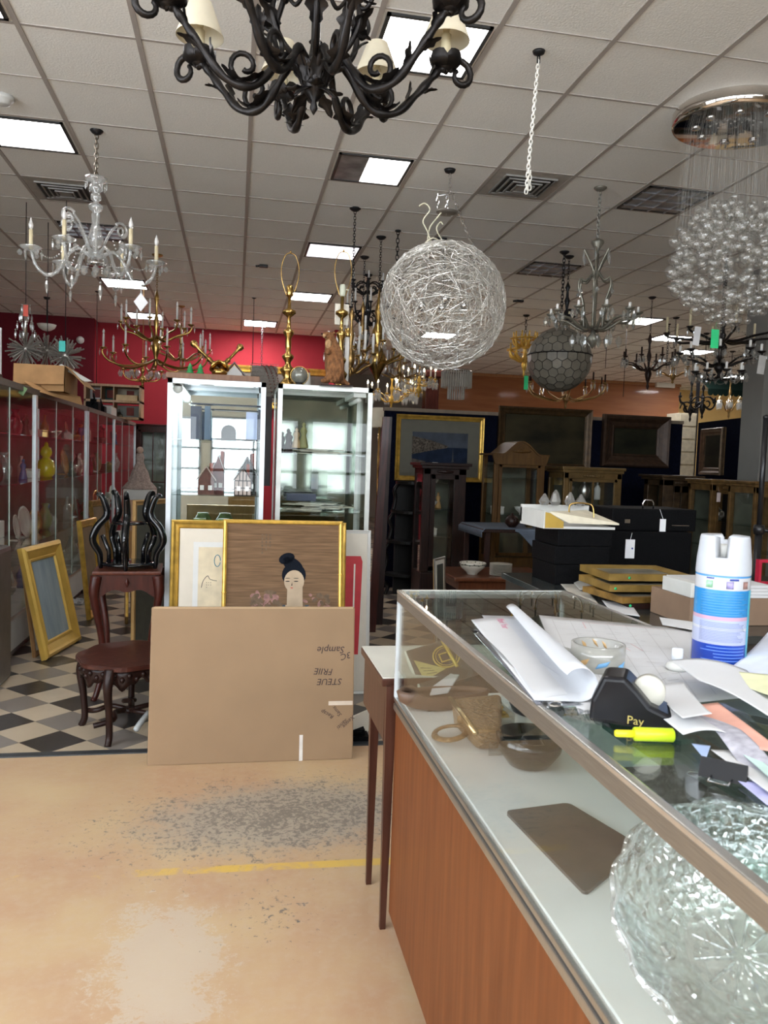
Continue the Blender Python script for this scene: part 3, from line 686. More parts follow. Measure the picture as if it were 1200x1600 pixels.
# ---- hanging white chain and hook
p = at(842, 80, Z=ZC); t = T('hanging_chain', 'white chain hanging from a black ceiling hook with nothing on it', 'chain', (p.x, p.y, ZC))
b = MB(); b.lathe([(.012, -.02), (.03, -.012), (.034, 0)]); b.tube([(0, 0, -.01), (-.006, 0, -.03), (-.006, 0, -.06), (.006, 0, -.06), (.006, 0, -.03), (0, 0, -.01)], .004, 5); b.build('hook', IRON2, t)
b = MB(); L0 = at(822, 302, Y=p.y) - Vector((p.x, p.y, ZC)); chain_mesh(b, (0, 0, -.05), L0, .03, .0032, .009); chain_mesh(b, L0 + Vector((.018, 0, .02)), L0 + Vector((.018, 0, .12)), .03, .0032, .009); b.build('chain_links', pm('white chain', (.78, .76, .7), .4), t)
# ---- bare hooks and thin hanging rods seen farther back
for i, (x, y, y2, l) in enumerate(((622, 360, 425, 'dark chain hanging left of the wire ball'), (397, 465, 600, 'thin black cable hanging before the red wall'), (152, 455, 600, 'thin cable hanging at the corner of the red wall'), (410, 508, 575, 'fine chain on the lit part of the red wall'), (975, 595, 620, 'short rod near the capiz globe'), (948, 535, 575, 'rod hanging behind the grey chandelier'), (1043, 545, 575, 'pale short chain in front of the far ceiling'))):
    p = at(x, y, Z=ZC) if y < 520 else at(x, y, Y=11); top = ZC; q = at(x, y2, Y=p.y)
    b = MB(); b.lathe([(.008, -.02), (.03, -.01), (.03, 0)], (0, 0, 0), 10)
    if 'chain' in l: chain_mesh(b, (0, 0, 0), (0, 0, q.z - top), .05, .004, .014)
    else: b.cyl((0, 0, 0), (0, 0, q.z - top), .005, seg=5)
    tag(b.build('hanging_cable' if 'chain' not in l else 'hanging_chain', IRON2, loc=(p.x, p.y, top)), l, 'cable')

# ---- bubble ball and its mirrored canopy
def bubble():
    c = at(1142, 410, Y=4.48); p = Vector((c.x + .05, c.y, ZC)); r = .405
    t = T('bubble_chandelier', 'round chandelier of clear blown glass bubbles under a mirrored oval canopy at the right', 'chandelier', (c.x, c.y, ZC)); zc = c.z - ZC
    rnd = random.Random(5); pts = []
    tries = 0
    while len(pts) < 430 and tries < 80000:
        tries += 1; v = Vector((rnd.uniform(-1, 1), rnd.uniform(-1, 1), rnd.uniform(-1, 1)))
        if v.length > 1 or v.length < .62: continue
        s = rnd.choice((.021, .026, .031, .036, .04)); v = v * (r - s)
        if all((v - q).length > (s + s2) * .74 for q, s2 in pts): pts.append((v, s))
    e = EYE - c; pts.sort(key=lambda q: (q[0] + c - EYE).length - q[1])
    base = MB(); base.ball((0, 0, 0), 1, 14, rings=9); base.ball((0, 0, 1.0), .16, 6)
    me = base.build('glass_bubble', BUB); mesh = me.data; bpy.data.objects.remove(me)
    for v, s in pts[:100]:
        o = bpy.data.objects.new('glass_bubble', mesh); COL.objects.link(o); o.parent = t; o.location = v + Vector((0, 0, zc)); o.scale = (s, s, s)
    b = MB()
    for v, s in pts[100:]: b.ball(v + Vector((0, 0, zc)), s, 12, rings=8)
    stuff(b.build('glass_bubble', BUB, t))
    b = MB()
    for v, s in pts:
        if v.length > .25: b.tube([v + Vector((0, 0, zc + s)), (v.x * .9, v.y * .9, -.09)], .00018, 3, cap=False)
    stuff(b.build('nylon_strings', pm('nylon string', (.5, .5, .48), .3), t))
    b = MB(); b.lathe([(.37, -.10), (.385, -.095), (.385, -.02), (.37, 0)], seg=40, mtx=Matrix.Diagonal((1.05, .9, 1))); b.build('canopy', pm('mirror steel canopy', (.66, .62, .58), .06, 1, .15, 3), t)
    for k in range(9):
        a = k * .7; q = MB(); q.lathe([(.026, -.108), (.03, -.1)], (.26 * cos(a), .22 * sin(a), 0), 12); q.build('spot_lamp', CHROME, t)
    for k in range(3):
        q = MB(); q.tube([(cos(k * 2.1) * .2, sin(k * 2.1) * .2, -.005), (cos(k * 2.1) * .26, sin(k * 2.1) * .26, .0)], .004, 4); q.build('mounting_clip', IRON2, t)
bubble()
# ---- grey crystal chandelier, middle right
p = at(938, 293, Z=ZC); p = Vector((p.x, p.y, ZC)); GREYC = pm('smoky glass and pewter', (.20, .19, .155), .3, .5, .3, 12)
t = chand('grey crystal chandelier with white candle stubs hanging right of centre', p, zz(935, 372, p), zz(930, 512, p), zz(930, 492, p), zz(922, 545, p), .335, 10, GREYC, WCAND, .15, .05, drops=5, dm=pane('smoky crystal', (.78, .79, .76), 1.6, .03, .12, .15), kind='leaf', ds=1.2, cand=.05, bulbs=False, ch=pm('grey chain', (.25, .24, .21), .4, .7), ch_s=1.2, ar=.011, cupr=.042,
    stem=[(.001, 0), (.03, .05), (.06, .09), (.02, .14), (.007, .2), (.007, .62), (.03, .66), (.03, .7), (.012, .76), (.012, .88), (.05, .95), (.05, .97), (.008, 1)])
b = MB(); Z = lambda y: zz(935, y, p) - ZC
b.tube(smoothpath([(.02, 0, Z(425)), (.05, 0, Z(412)), (.10, 0, Z(395)), (.11, 0, Z(392))], 5), .010, 6)
b.tube(smoothpath([(.02, 0, Z(425)), (.08, 0, Z(440)), (.13, 0, Z(438)), (.14, 0, Z(452)), (.10, 0, Z(475)), (.08, 0, Z(515))], 6), .009, 6)
f0 = b.build('frame_branch', GREYC, t)
for k in range(1, 6): cp(f0, t, rz=k * pi / 3)
for k in range(6):
    drop(t, 'spear', CRYS, (.11 * cos(k * pi / 3), .11 * sin(k * pi / 3), Z(394)), 1.3); drop(t, 'ball', CRYS, (.14 * cos(k * pi / 3 + .2), .14 * sin(k * pi / 3 + .2), Z(452)), 1)
for k in range(14):
    a = k * 2.4; r = .05 + .012 * k; drop(t, 'leaf', pane('smoky crystal'), (r * cos(a), r * sin(a), Z(522)), 1.6, a)
# ---- capiz shell globe
def capiz():
    c = at(874, 562, Y=7.75); r = (at(921, 562, Y=7.75) - at(827, 562, Y=7.75)).length / 2; h = at(883, 393, Z=ZC)
    t = T('capiz_globe_pendant', 'round pendant globe of grey hexagonal capiz shell with dark joints', 'pendant light', c)
    bm = bmesh.new(); bmesh.ops.create_icosphere(bm, subdivisions=3, radius=1); b = MB().mat(CAPIZ)
    for v in bm.verts:
        if v.co.z > .995: continue
        fc = [f.calc_center_median().normalized() for f in v.link_faces]; n = v.co.normalized(); x = n.orthogonal().normalized(); y = n.cross(x)
        fc.sort(key=lambda q: atan2(q.dot(y), q.dot(x))); b.add([(n + (q - n) * .93) * r * 1.0 for q in fc], [tuple(range(len(fc)))], False)
    bm.free(); b.build('shell_panels', CAPIZ, t)
    b = MB(); b.ball((0, 0, 0), r * .965, 48, rings=30); b.build('leading', pm('dark leading', (.035, .03, .025), .5), t)
    b = MB(); b.tube([(r * 1.005 * cos(k * pi / 16), r * 1.005 * sin(k * pi / 16), r * .12) for k in range(32)], .006, 5, closed=True); b.build('centre_band', IRON2, t)
    b = MB(); chain_mesh(b, (0, 0, r), (0, 0, ZC - c.z), .05, .004, .014); b.build('chain', IRON2, t); b = MB(); b.lathe([(.02, -.03), (.05, -.01), (.05, 0)], (0, 0, ZC - c.z)); b.build('canopy', IRON2, t)
    b = MB(); q = at(878, 605, Y=7.6) - c; b.tube([q + Vector((0, 0, .05)), q], .002, 4)
capiz()
p = at(822, 598, Y=7.7); b = MB(); b.box((-.022, 0, -.07), (.022, .002, .07)); b.tube([(0, 0, .07), (0, 0, .14)], .001, 3); tag(b.build('price_tag', TAGG, loc=p), 'green price tag left of the capiz globe', 'tag')
p = at(1117, 529, Y=4.4); b = MB(); b.box((-.026, 0, -.058), (.026, .002, .055)); b.tube([(0, 0, .055), (.004, 0, .1)], .001, 3); tag(b.build('price_tag', TAGG, loc=p), 'bright green price tag below the glass bubble ball', 'tag')
p = at(1089, 525, Y=5.4); b = MB(); b.box((-.026, 0, -.07), (.026, .002, .07), rot=Matrix.Rotation(.1, 4, 'Y')); tag(b.build('price_tag', TAGW, loc=p), 'long white price tag hanging left of the bright green one', 'tag')
p = at(1190, 570, Y=5.4); b = MB(); b.box((-.03, 0, -.07), (.03, .002, .07), rot=Matrix.Rotation(.1, 4, 'Y')); tag(b.build('price_tag', pm('grey tag', (.4, .39, .37), .6), loc=p), 'grey price tag at the right edge under the glass bubbles', 'tag')
# ---- the rest, farther back
DC = pane('shaded crystal', (.7, .7, .68), 1.6, .04, .15, .15)
def far(x, y0, ytop, yhub, ycup, ybot, wpx, Yd, label, n, metal, **k):
    p = at(x, y0, Y=Yd); R = (at(x + wpx / 2, ycup, Y=Yd) - at(x, ycup, Y=Yd)).length
    return chand(label, Vector((at(x, ycup, Y=Yd).x, Yd, ZC)), *(at(x, y, Y=Yd).z for y in (ytop, yhub, ycup, ybot)), R, n, metal, **k)
far(1125, 0, 530, 568, 552, 592, 105, 6.3, 'dark iron chandelier hung with crystals below the bubble ball', 8, IRON, phase=.2, dip=.06, drops=5, dm=DC, kind='leaf', ds=1.1, candle=WCAND, cand=.07, bulbs=False, swag=.07, tier=(8, .20, at(1125, 590, Y=6.3).z, at(1125, 583, Y=6.3).z, .5, .05), cupr=.04)
far(1130, 0, 500, 532, 522, 560, 150, 6.9, 'wide dark chandelier with pale candle sleeves behind the bubble ball', 8, IRON, phase=.4, dip=.05, candle=IVORY, cand=.16, bulbs=False, drops=3, dm=DC, swag=.1, ar=.012)
far(820, 0, 520, 560, 548, 590, 44, 11.1, 'small golden chandelier between the wire ball and the capiz globe', 10, GOLD2, dip=.12, candle=GOLD2, cand=.1, ar=.022, cupr=.06, ch_s=1.6, bulbs=False, tier=(10, .17, at(820, 535, Y=11.1).z, at(820, 530, Y=11.1).z, .3, .1))
far(1014, 0, 520, 575, 560, 610, 72, 9.4, 'small crystal chandelier with dark candles in front of the wood wall', 8, DWOOD, dip=.08, candle=DWOOD, cand=.1, drops=6, ds=1.5, dm=CRYS, ar=.01, bulbs=False, swag=.08)
far(1052, 0, 560, 585, 575, 600, 44, 10.5, 'little crystal chandelier left of the dark iron one', 6, OBRASS, dip=.08, drops=4, ds=1.6, candle=WCAND, cand=.08, bulbs=False)
far(885, 0, 580, 618, 600, 640, 110, 10.5, 'brass candle-arm chandelier hanging below the capiz globe', 10, OBRASS, dip=.2, candle=DWOOD, cand=.12, drops=2, ds=1.6, ar=.012, bulbs=False)
far(574, 0, 428, 500, 478, 560, 62, 9.4, 'tall thin black iron scroll chandelier left of the wire ball', 8, IRON2, dip=.16, candle=WCAND, cand=.16, ar=.012, scroll=.1, cupr=.03, bulbs=False, tier=(6, .20, at(574, 455, Y=9.4).z, at(574, 442, Y=9.4).z, .4, .1))
far(590, 0, 450, 560, 540, 600, 90, 7.8, 'brass chandelier with a large gold centre ball left of the wire ball', 8, BRASS, dip=.14, candle=WCAND, cand=.14, ar=.012, drops=3, ds=1.4, bulbs=False, stem=[(.001, 0), (.02, .05), (.04, .1), (.09, .2), (.10, .27), (.05, .36), (.03, .42), (.06, .5), (.06, .55), (.02, .65), (.04, .75), (.02, .85), (.005, 1)])
far(548, 0, 480, 575, 552, 590, 70, 7.0, 'dark brass candelabra chandelier close beside the stuffed animal', 6, OBRASS, dip=.12, candle=WCAND, cand=.18, ar=.011, drops=3, ds=1.2, bulbs=False)
far(625, 0, 520, 585, 572, 600, 70, 9.5, 'brass and crystal chandelier partly behind the wire ball', 8, OBRASS, dip=.12, candle=WCAND, cand=.15, drops=4, ds=1.6, bulbs=False, swag=.1)
far(612, 0, 585, 626, 612, 640, 74, 12.0, 'bright crystal chandelier low behind the dark partition', 8, GOLD2, dip=.06, candle=WCAND, cand=.1, drops=6, ds=2.4, bm_=LBULB, swag=.1, group=None)
far(648, 0, 585, 612, 606, 630, 60, 14.0, 'far crystal chandelier right of the bright low one', 8, GOLD2, dip=.06, candle=WCAND, cand=.12, drops=6, ds=2.6, bm_=LBULB, swag=.1)
far(1098, 0, 600, 632, 628, 655, 36, 11.5, 'curly black iron chandelier in front of the yellow wall', 6, IRON2, dip=.12, candle=IRON2, cand=.06, scroll=.12, ar=.012, bulbs=False)
far(1080, 0, 590, 640, 620, 660, 34, 11.9, 'black scroll chandelier above the white drawers', 6, IRON2, dip=.12, candle=IRON2, cand=.06, scroll=.12, ar=.014, bulbs=False)
far(1140, 0, 585, 640, 625, 655, 30, 13, 'slim crystal chandelier before the yellow wall beside the grey column', 6, OBRASS, dip=.06, drops=6, ds=2.4, cand=.06, bulbs=False)
far(885, 0, 440, 500, 495, 515, 20, 7.9, 'little hanging wire basket frame left of the grey chandelier', 4, IRON2, dip=.05, cand=.04, ar=.005, bulbs=False)
far(566, 0, 470, 540, 522, 572, 60, 8.6, 'crystal-hung brass chandelier between the dark brass candelabra and the gold centre ball one', 8, OBRASS, dip=.12, candle=WCAND, cand=.16, drops=5, ds=1.5, bulbs=False, swag=.1, ar=.011)
far(655, 0, 575, 600, 592, 622, 50, 11.2, 'little brass and crystal chandelier right behind the lower edge of the wire ball', 6, GOLD2, dip=.08, candle=WCAND, cand=.12, drops=6, ds=2.0, bm_=LBULB, swag=.1)
# stepped crystal drum
p = at(713, 600, Y=9.5); t = T('crystal_drum_pendant', 'stepped drum pendant of hanging crystal rods under the wire ball', 'pendant light', (p.x, p.y, ZC))
for (r, ya, yb) in ((.185, 580, 606), (.10, 600, 624)):
    b = MB(); za = at(713, ya, Y=9.5).z - ZC; zb_ = at(713, yb, Y=9.5).z - ZC; n = int(r * 220)
    for k in range(n): a = 2 * pi * k / n; b.cyl((r * cos(a), r * sin(a), za), (r * cos(a), r * sin(a), zb_), .008, seg=4)
    stuff(b.build('crystal_rods', pm('frosted crystal rod', (.5, .48, .44), .2, .3), t))
b = MB(); b.cyl((0, 0, at(713, 580, Y=9.5).z - ZC), (0, 0, 0), .01); b.lathe([(.19, at(713, 582, Y=9.5).z - ZC), (.19, at(713, 578, Y=9.5).z - ZC)], seg=20); b.build('stem', CHROME, t)
# white bowl lamp on rod, sputniks
p = at(73, 507, Y=12.3); t = T('bowl_pendant', 'white glass bowl pendant hanging at the far left before the dark red wall', 'pendant light', (p.x, p.y, p.z))
b = MB(); b.lathe([(.001, -.1), (.06, -.085), (.11, -.05), (.135, .0), (.13, .0), (.1, -.045)], seg=18, close=False); b.build('glass_bowl', pm('opal glass', (.7, .68, .62), .3), t); b = MB(); b.cyl((0, 0, -.05), (0, 0, ZC - p.z), .006, seg=6); b.lathe([(.03, ZC - p.z - .03), (.05, ZC - p.z)]); b.build('rod', IRON2, t)
def sputnik(x, y, r, Yd, label):
    c = at(x, y, Y=Yd); t = T('starburst_light', label, 'starburst lamp', c); rnd = random.Random(int(x)); b = MB()
    for k in range(100):
        z_ = rnd.uniform(-1, 1); a = rnd.uniform(0, 2 * pi); q = sqrt(1 - z_ * z_); u = Vector((q * cos(a), q * sin(a), z_)); l = r * rnd.uniform(.8, 1.05)
        b.tube([u * .02, u * l], [.004, .0065], 4)
    h_ = MB(); h_.cyl((0, 0, 0), (0, 0, ZC - c.z), .004, seg=5); h_.build('hanging_rod', IRON2, t)
    b.ball((0, 0, 0), .03, 10); stuff(b.build('spines', pm('silver spines', (.42, .40, .37), .3, .7), t)); return c
sputnik(40, 545, .17, 7.7, 'silver starburst lamp above the brown carton, leftmost of three')
sputnik(74, 548, .17, 8.3, 'silver starburst lamp above the brown carton, middle of three')
sputnik(102, 556, .17, 7.5, 'silver starburst lamp above the brown carton, right one with the teal tag')
p = at(97, 541, Y=7.2); b = MB(); b.box((-.026, 0, -.045), (.026, .002, .045)); tag(b.build('price_tag', TAGT, loc=p), 'teal price tag on the silver starburst lamps', 'tag')
# crystal pillar piece with red tag over the glass box
p = at(40, 500, Y=7.6); t = T('crystal_tower_light', 'narrow crystal tower light standing up among the starburst lamps', 'lamp', p)
b = MB(); b.cyl((0, 0, -.2), (0, 0, .14), .015); b.build('stem', CHROME, t)
for k in range(28):
    a = k * 1.3; zq = .14 - (k // 7) * .075; r = .035 + .016 * (k // 7); drop(t, 'spear', CRYS, (r * cos(a), r * sin(a), zq), 1.2)
b = MB(); b.box((.0, -.08, .02), (.04, -.078, .12)); b.build('tag', pm('red tag', (.6, .08, .05), .6), t)

# price tags hang on their lamps: make each a part of the lamp it marks
bpy.context.view_layer.update()
def hang(px, py, owner_label):
    pass
_tags = [o for o in COL.objects if o.name.startswith('price_tag') and o.parent is None]
for o in _tags:
    lab = o['label']; key = 'capiz_globe' if 'left of the capiz' in lab else 'starburst_light' if 'teal' in lab else 'bubble_chandelier'
    own = [q for q in COL.objects if q.parent is None and q.name.startswith(key)][-1]
    o.parent = own; o.matrix_parent_inverse = own.matrix_basis.inverted(); del o['category']
    o['label'] = ('teal' if 'teal' in lab else 'green' if 'green' in lab and 'long' not in lab else 'pale grey') + ' price tag'
# ================================================================ FRAMED PICTURES
def rloft(b, w, h, prof, x0=None):
    """picture-frame rails: prof=[(inset, depth)] outer->inner; front faces -Y; origin bottom centre"""
    loops = [[(-w / 2 + t, -d, t), (w / 2 - t, -d, t), (w / 2 - t, -d, h - t), (-w / 2 + t, -d, h - t)] for t, d in prof]
    vs = [p for l in loops for p in l]; fs = []
    for i in range(len(loops) - 1):
        for k in range(4): l = (k + 1) % 4; fs.append((i * 4 + k, i * 4 + l, (i + 1) * 4 + l, (i + 1) * 4 + k))
    b.add(vs, fs, False)
def frame(name, label, cat, p, w, h, rail, mat, lean=0, rz=0, prof=None, mat_w=0, matm=None, pic=None, paint=None, glass=False, back=True, group=None, roll=0):
    t = T(name, label, cat, p, group=group, rot=(-lean, roll, rz))
    b = MB(); P = prof or [(0, 0), (0, rail * .4), (rail * .12, rail * .55), (rail * .3, rail * .5), (rail * .55, rail * .3), (rail * .8, rail * .22), (rail * .86, rail * .3), (rail, rail * .18), (rail, 0)]
    rloft(b, w, h, P); b.build('frame', mat, t)
    i = rail
    if back: b = MB(); b.box((-w / 2 + .004, 0, .004), (w / 2 - .004, .006, h - .004)); b.build('backing_board', TANW, t)
    if mat_w: b = MB(); b.box((-w / 2 + i, -.006, i), (w / 2 - i, 0, h - i)); b.build('mat_board', matm or PAPER2, t)
    q = i + mat_w; b = MB(); b.box((-w / 2 + q, -.009, q), (w / 2 - q, -.001, h - q)); po = b.build('picture', pic or PAPER2, t)
    if paint: b = MB(); paint(b, w, h, q); b.build('painted_scene', None, po)
    if glass: b = MB(); b.box((-w / 2 + i, -.0125, i), (w / 2 - i, -.0105, h - i)); b.build('glass', GLASS, t)
    return t
def span(p0, p1): return (Vector(p1) - Vector(p0)).length
# ---------------------------------------------------------------- cardboard and frames in front of the cabinets
lo, hi = at(229, 1193, Z=0), at(550, 1187, Z=0)
cy = 3.76; cw = hi.x - lo.x; cx0 = (hi.x + lo.x) / 2 + .005
t = T('cardboard_sheet', 'big flat brown cardboard box with upside-down handwriting leaning before the picture frames', 'cardboard box', (cx0, cy, 0), rot=(-.12, 0, -.01))
hgt = .745
b = MB(); b.box((-cw / 2, 0, .0), (cw / 2, .035, hgt), bev=.006); b.build('panel', CARD, t)
b = MB(); b.box((-cw / 2 + .012, -.003, hgt + .0005), (cw / 2 - .008, .033, hgt + .002)); b.box((-cw / 2 + .01, -.0012, hgt - .006), (cw / 2 - .01, 0, hgt)); b.build('folded_edge', CARDE, t)
b = MB(); b.box((cw / 2 - .125, -.0012, .265), (cw / 2 - .005, -.0002, .285)); b.build('clear_tape', pm('tape on card', (.62, .52, .42), .25), t)
b = MB(); b.box((cw / 2 - .265, -.0014, -.0), (cw / 2 - .248, -.0002, .125)); b.build('clear_tape', pm('silver tape', (.66, .62, .58), .18), t)
def hand(s, sx, sz, size, a=0, sh=.2): o = txt(s, size, INK, t, 'handwriting', (sx, -.002, sz), (pi / 2, pi + a, 0), shear=sh, align='CENTER'); return o
hand('Sample', cw / 2 - .116, .552, .048); hand('3C', cw / 2 - .045, .520, .044, -.25)
hand('STEUE', cw / 2 - .120, .395, .044); hand('FRIIE', cw / 2 - .150, .445, .044, .05)
for s, x, z, a in (('Recap', .125, .23, .5), ('Sams', .075, .24, .9), ('Saniti', .06, .18, -.7), ('Xerox', .03, .19, -.8)): hand(s, cw / 2 - x, z, .028, a)
# the painting of a lady on brown silk
SILK = pm('brown painted silk', (.10, .053, .022), .85, 0, 0, 6, .05, (1, 1, 16), (.19, .11, .055), detail=8)
def lady(b, w, h, q):
    y = -.0105; Lz = lambda s: h - s
    hair = pm('painted black hair', (.006, .008, .013), .8, spec=.1); face = pm('painted face', (.40, .30, .20), .7); fl = pm('painted blossom', (.26, .13, .11), .7, 0, .3, 60); lf = pm('painted leaf', (.12, .075, .04), .7, 0, .3, 50); blue = pm('painted blue robe', (.03, .05, .07), .7)
    def ell(cx, cz, rx, rz_, m, yy, n=22, rot=0): b.mat(m); b.poly([(cx + rx * cos(k * 2 * pi / n) * cos(rot) - rz_ * sin(k * 2 * pi / n) * sin(rot), yy, cz + rx * cos(k * 2 * pi / n) * sin(rot) + rz_ * sin(k * 2 * pi / n) * cos(rot)) for k in range(n)][::-1])
    fx = .045
    b.mat(blue); b.poly([(fx - .05, y - .0002, Lz(.44)), (fx + .09, y - .0002, Lz(.44)), (fx + .09, y - .0002, Lz(.62)), (fx - .07, y - .0002, Lz(.62))][::1])
    b.mat(face); b.poly([(fx - .022, y - .0006, Lz(.30)), (fx + .055, y - .0006, Lz(.30)), (fx + .058, y - .0006, Lz(.46)), (fx - .025, y - .0006, Lz(.46))])
    b.poly([(fx - .032, y - .0004, Lz(.44)), (fx + .065, y - .0004, Lz(.44)), (fx + .06, y - .0004, Lz(.62)), (fx - .03, y - .0004, Lz(.62))])
    ell(fx + .01, Lz(.285), .062, .062, hair, y - .0007); ell(fx + .012, Lz(.318), .052, .058, face, y - .0009)
    ell(fx - .028, Lz(.20), .042, .028, hair, y - .0008, rot=.35); ell(fx + .005, Lz(.235), .06, .035, hair, y - .0008, rot=-.6)
    for ex in (-.022, .022): ell(fx + ex, Lz(.318), .012, .0025, hair, y - .0011); ell(fx + ex, Lz(.302), .014, .0015, hair, y - .0011)
    ell(fx - .0, Lz(.352), .007, .003, pm('painted lips', (.4, .06, .04)), y - .0011); b.mat(hair); b.poly([(fx - .003, y - .0011, Lz(.34)), (fx + .003, y - .0011, Lz(.34)), (fx + .001, y - .0011, Lz(.322))])
    rnd = random.Random(2)
    for k in range(80):
        cx = fx + rnd.choice((-1, -1, 1)) * rnd.uniform(.06, .20) ; cz = Lz(.43 + rnd.uniform(-.045, .07) + (0.0 if cx < fx else .0)); ell(cx, cz, rnd.uniform(.008, .024), rnd.uniform(.006, .014), fl if k % 2 else lf, y - .0002 - k * 1e-5, 9, rnd.uniform(0, 3))
    ell(fx - .11, Lz(.375), .032, .011, lf, y - .0009, rot=-.1)
    b.mat(lf)
    for c in range(3):
        for r in range(6 - c): b.poly([(-.115 + c * .02 + u * .009, y - .0002, Lz(.075 + r * .018 + v * .011)) for u, v in ((0, 0), (0, 1), (1, 1), (1, 0))][::1])
BAMB = pm('bright gilt bamboo', (.68, .42, .08), .3, .35, .25, 22, .1)
fy = 3.95
a, c = at(349, 812, Y=4.1), at(537, 815, Y=4.1); fw = c.x - a.x; fh = a.z / cos(.16)
t = frame('picture_frame', 'rounded gold bamboo-style frame with a lady painted on brown silk, front of the leaning pictures', 'picture', ((a.x + c.x) / 2, fy, 0), fw, fh, .022, BAMB, lean=.16, prof=[(0, 0), (0, .012), (.005, .022), (.012, .026), (.019, .022), (.022, .01), (.022, 0)], pic=SILK, paint=lady)
for k in range(9): b = MB(); b.lathe([(.001, -.014), (.0145, 0), (.001, .014)], (-fw / 2 + .011 if k % 2 else fw / 2 - .011, -.016, .12 + k * .095), 8); b.build('bamboo_knuckle', BAMB, t)
# wide gold frame with cream print behind it
def print_(b, w, h, q):
    y = -.0128; red = pm('print ink', (.05, .05, .06)); bl = pm('print blue', (.05, .25, .35)); b.mat(pm('print buff', (.70, .60, .42), .7)); b.poly([(-w / 2 + q + .03, -.0095, q + .03), (w / 2 - q - .03, -.0095, q + .03), (w / 2 - q - .03, -.0095, h - q - .03), (-w / 2 + q + .03, -.0095, h - q - .03)])
    b.mat(red); b.tube(smoothpath([(-w / 2 + q + .05, -.0105, h - .40), (-w / 2 + q + .06, -.0105, h - .36), (-w / 2 + q + .085, -.0105, h - .33), (-w / 2 + q + .1, -.0105, h - .35), (-w / 2 + q + .14, -.0105, h - .36)], 6), .0016, 4)
    for k in range(7): b.ball((-w / 2 + q + .08 + .012 * (k % 3), -.0105, h - .37 - .014 * (k // 3)), .0022, 6)
    b.mat(bl); b.tube([(-w / 2 + q + .14 + .018 * cos(k * .5), -.0105, h - .24 + .035 * sin(k * .5)) for k in range(13)], .0022, 4)
a, c = at(268, 812, Y=4.78), at(541, 816, Y=4.78)
frame('picture_frame', 'wide gold frame with a cream print, behind the lady painting and left of it', 'picture', ((a.x + c.x) / 2, 4.68, 0), c.x - a.x, a.z / cos(.10), .05, GOLD, lean=.10, mat_w=.08, matm=pm('cream mat', (.68, .62, .52), .8, 0, .03), pic=pm('white print paper', (.70, .70, .68), .8, 0, .03), paint=print_)
# white frame with red shape, right
def redshape(b, w, h, q):
    b.mat(pm('painted crimson', (.48, .02, .03), .6)); x1 = w / 2 - q - .03
    b.poly([(x1 - .13, -.0105, .25), (x1 - .02, -.0105, .25), (x1 - .0, -.0105, h - .20), (x1 - .012, -.0105, h - .165), (x1 - .13, -.0105, h - .165)])
    b.mat(PAPER2); b.poly([(x1 - .062, -.0112, .3), (x1 - .052, -.0112, .3), (x1 - .045, -.0112, h - .215), (x1 - .055, -.0112, h - .215)])
a = at(580, 829, Y=4.92); hh = a.z / cos(.1)
frame('picture_frame', 'white narrow frame with a crimson abstract print, standing right of the cardboard', 'picture', (a.x - .36 + .0, 4.83, 0), .72, hh, .022, PLW, lean=.1, mat_w=.0, pic=pm('warm white print', (.62, .58, .50), .8, 0, .03), paint=redshape)
# cream board and black scraps behind the cardboard's right corner
b = MB(); b.poly([at(551, 1120, Y=4.0), at(580, 1107, Y=4.1), at(580, 1140, Y=4.1), at(551, 1156, Y=4.0)], (0, .012, 0)); tag(b.build('cream_board', PAPER2), 'cream board sticking out right of the cardboard near the floor', 'board')
b = MB(); b.box((.56, 3.98, 0), (.72, 4.2, .03)); b.box((.58, 4.0, .03), (.70, 4.15, .06), rot=None); b.tube(smoothpath([(.55, 3.97, .03), (.62, 3.95, .06), (.7, 4.02, .04)], 5), .008, 5); tag(b.build('black_case', BLKM), 'flat black case on the floor behind the right cardboard corner', 'case')
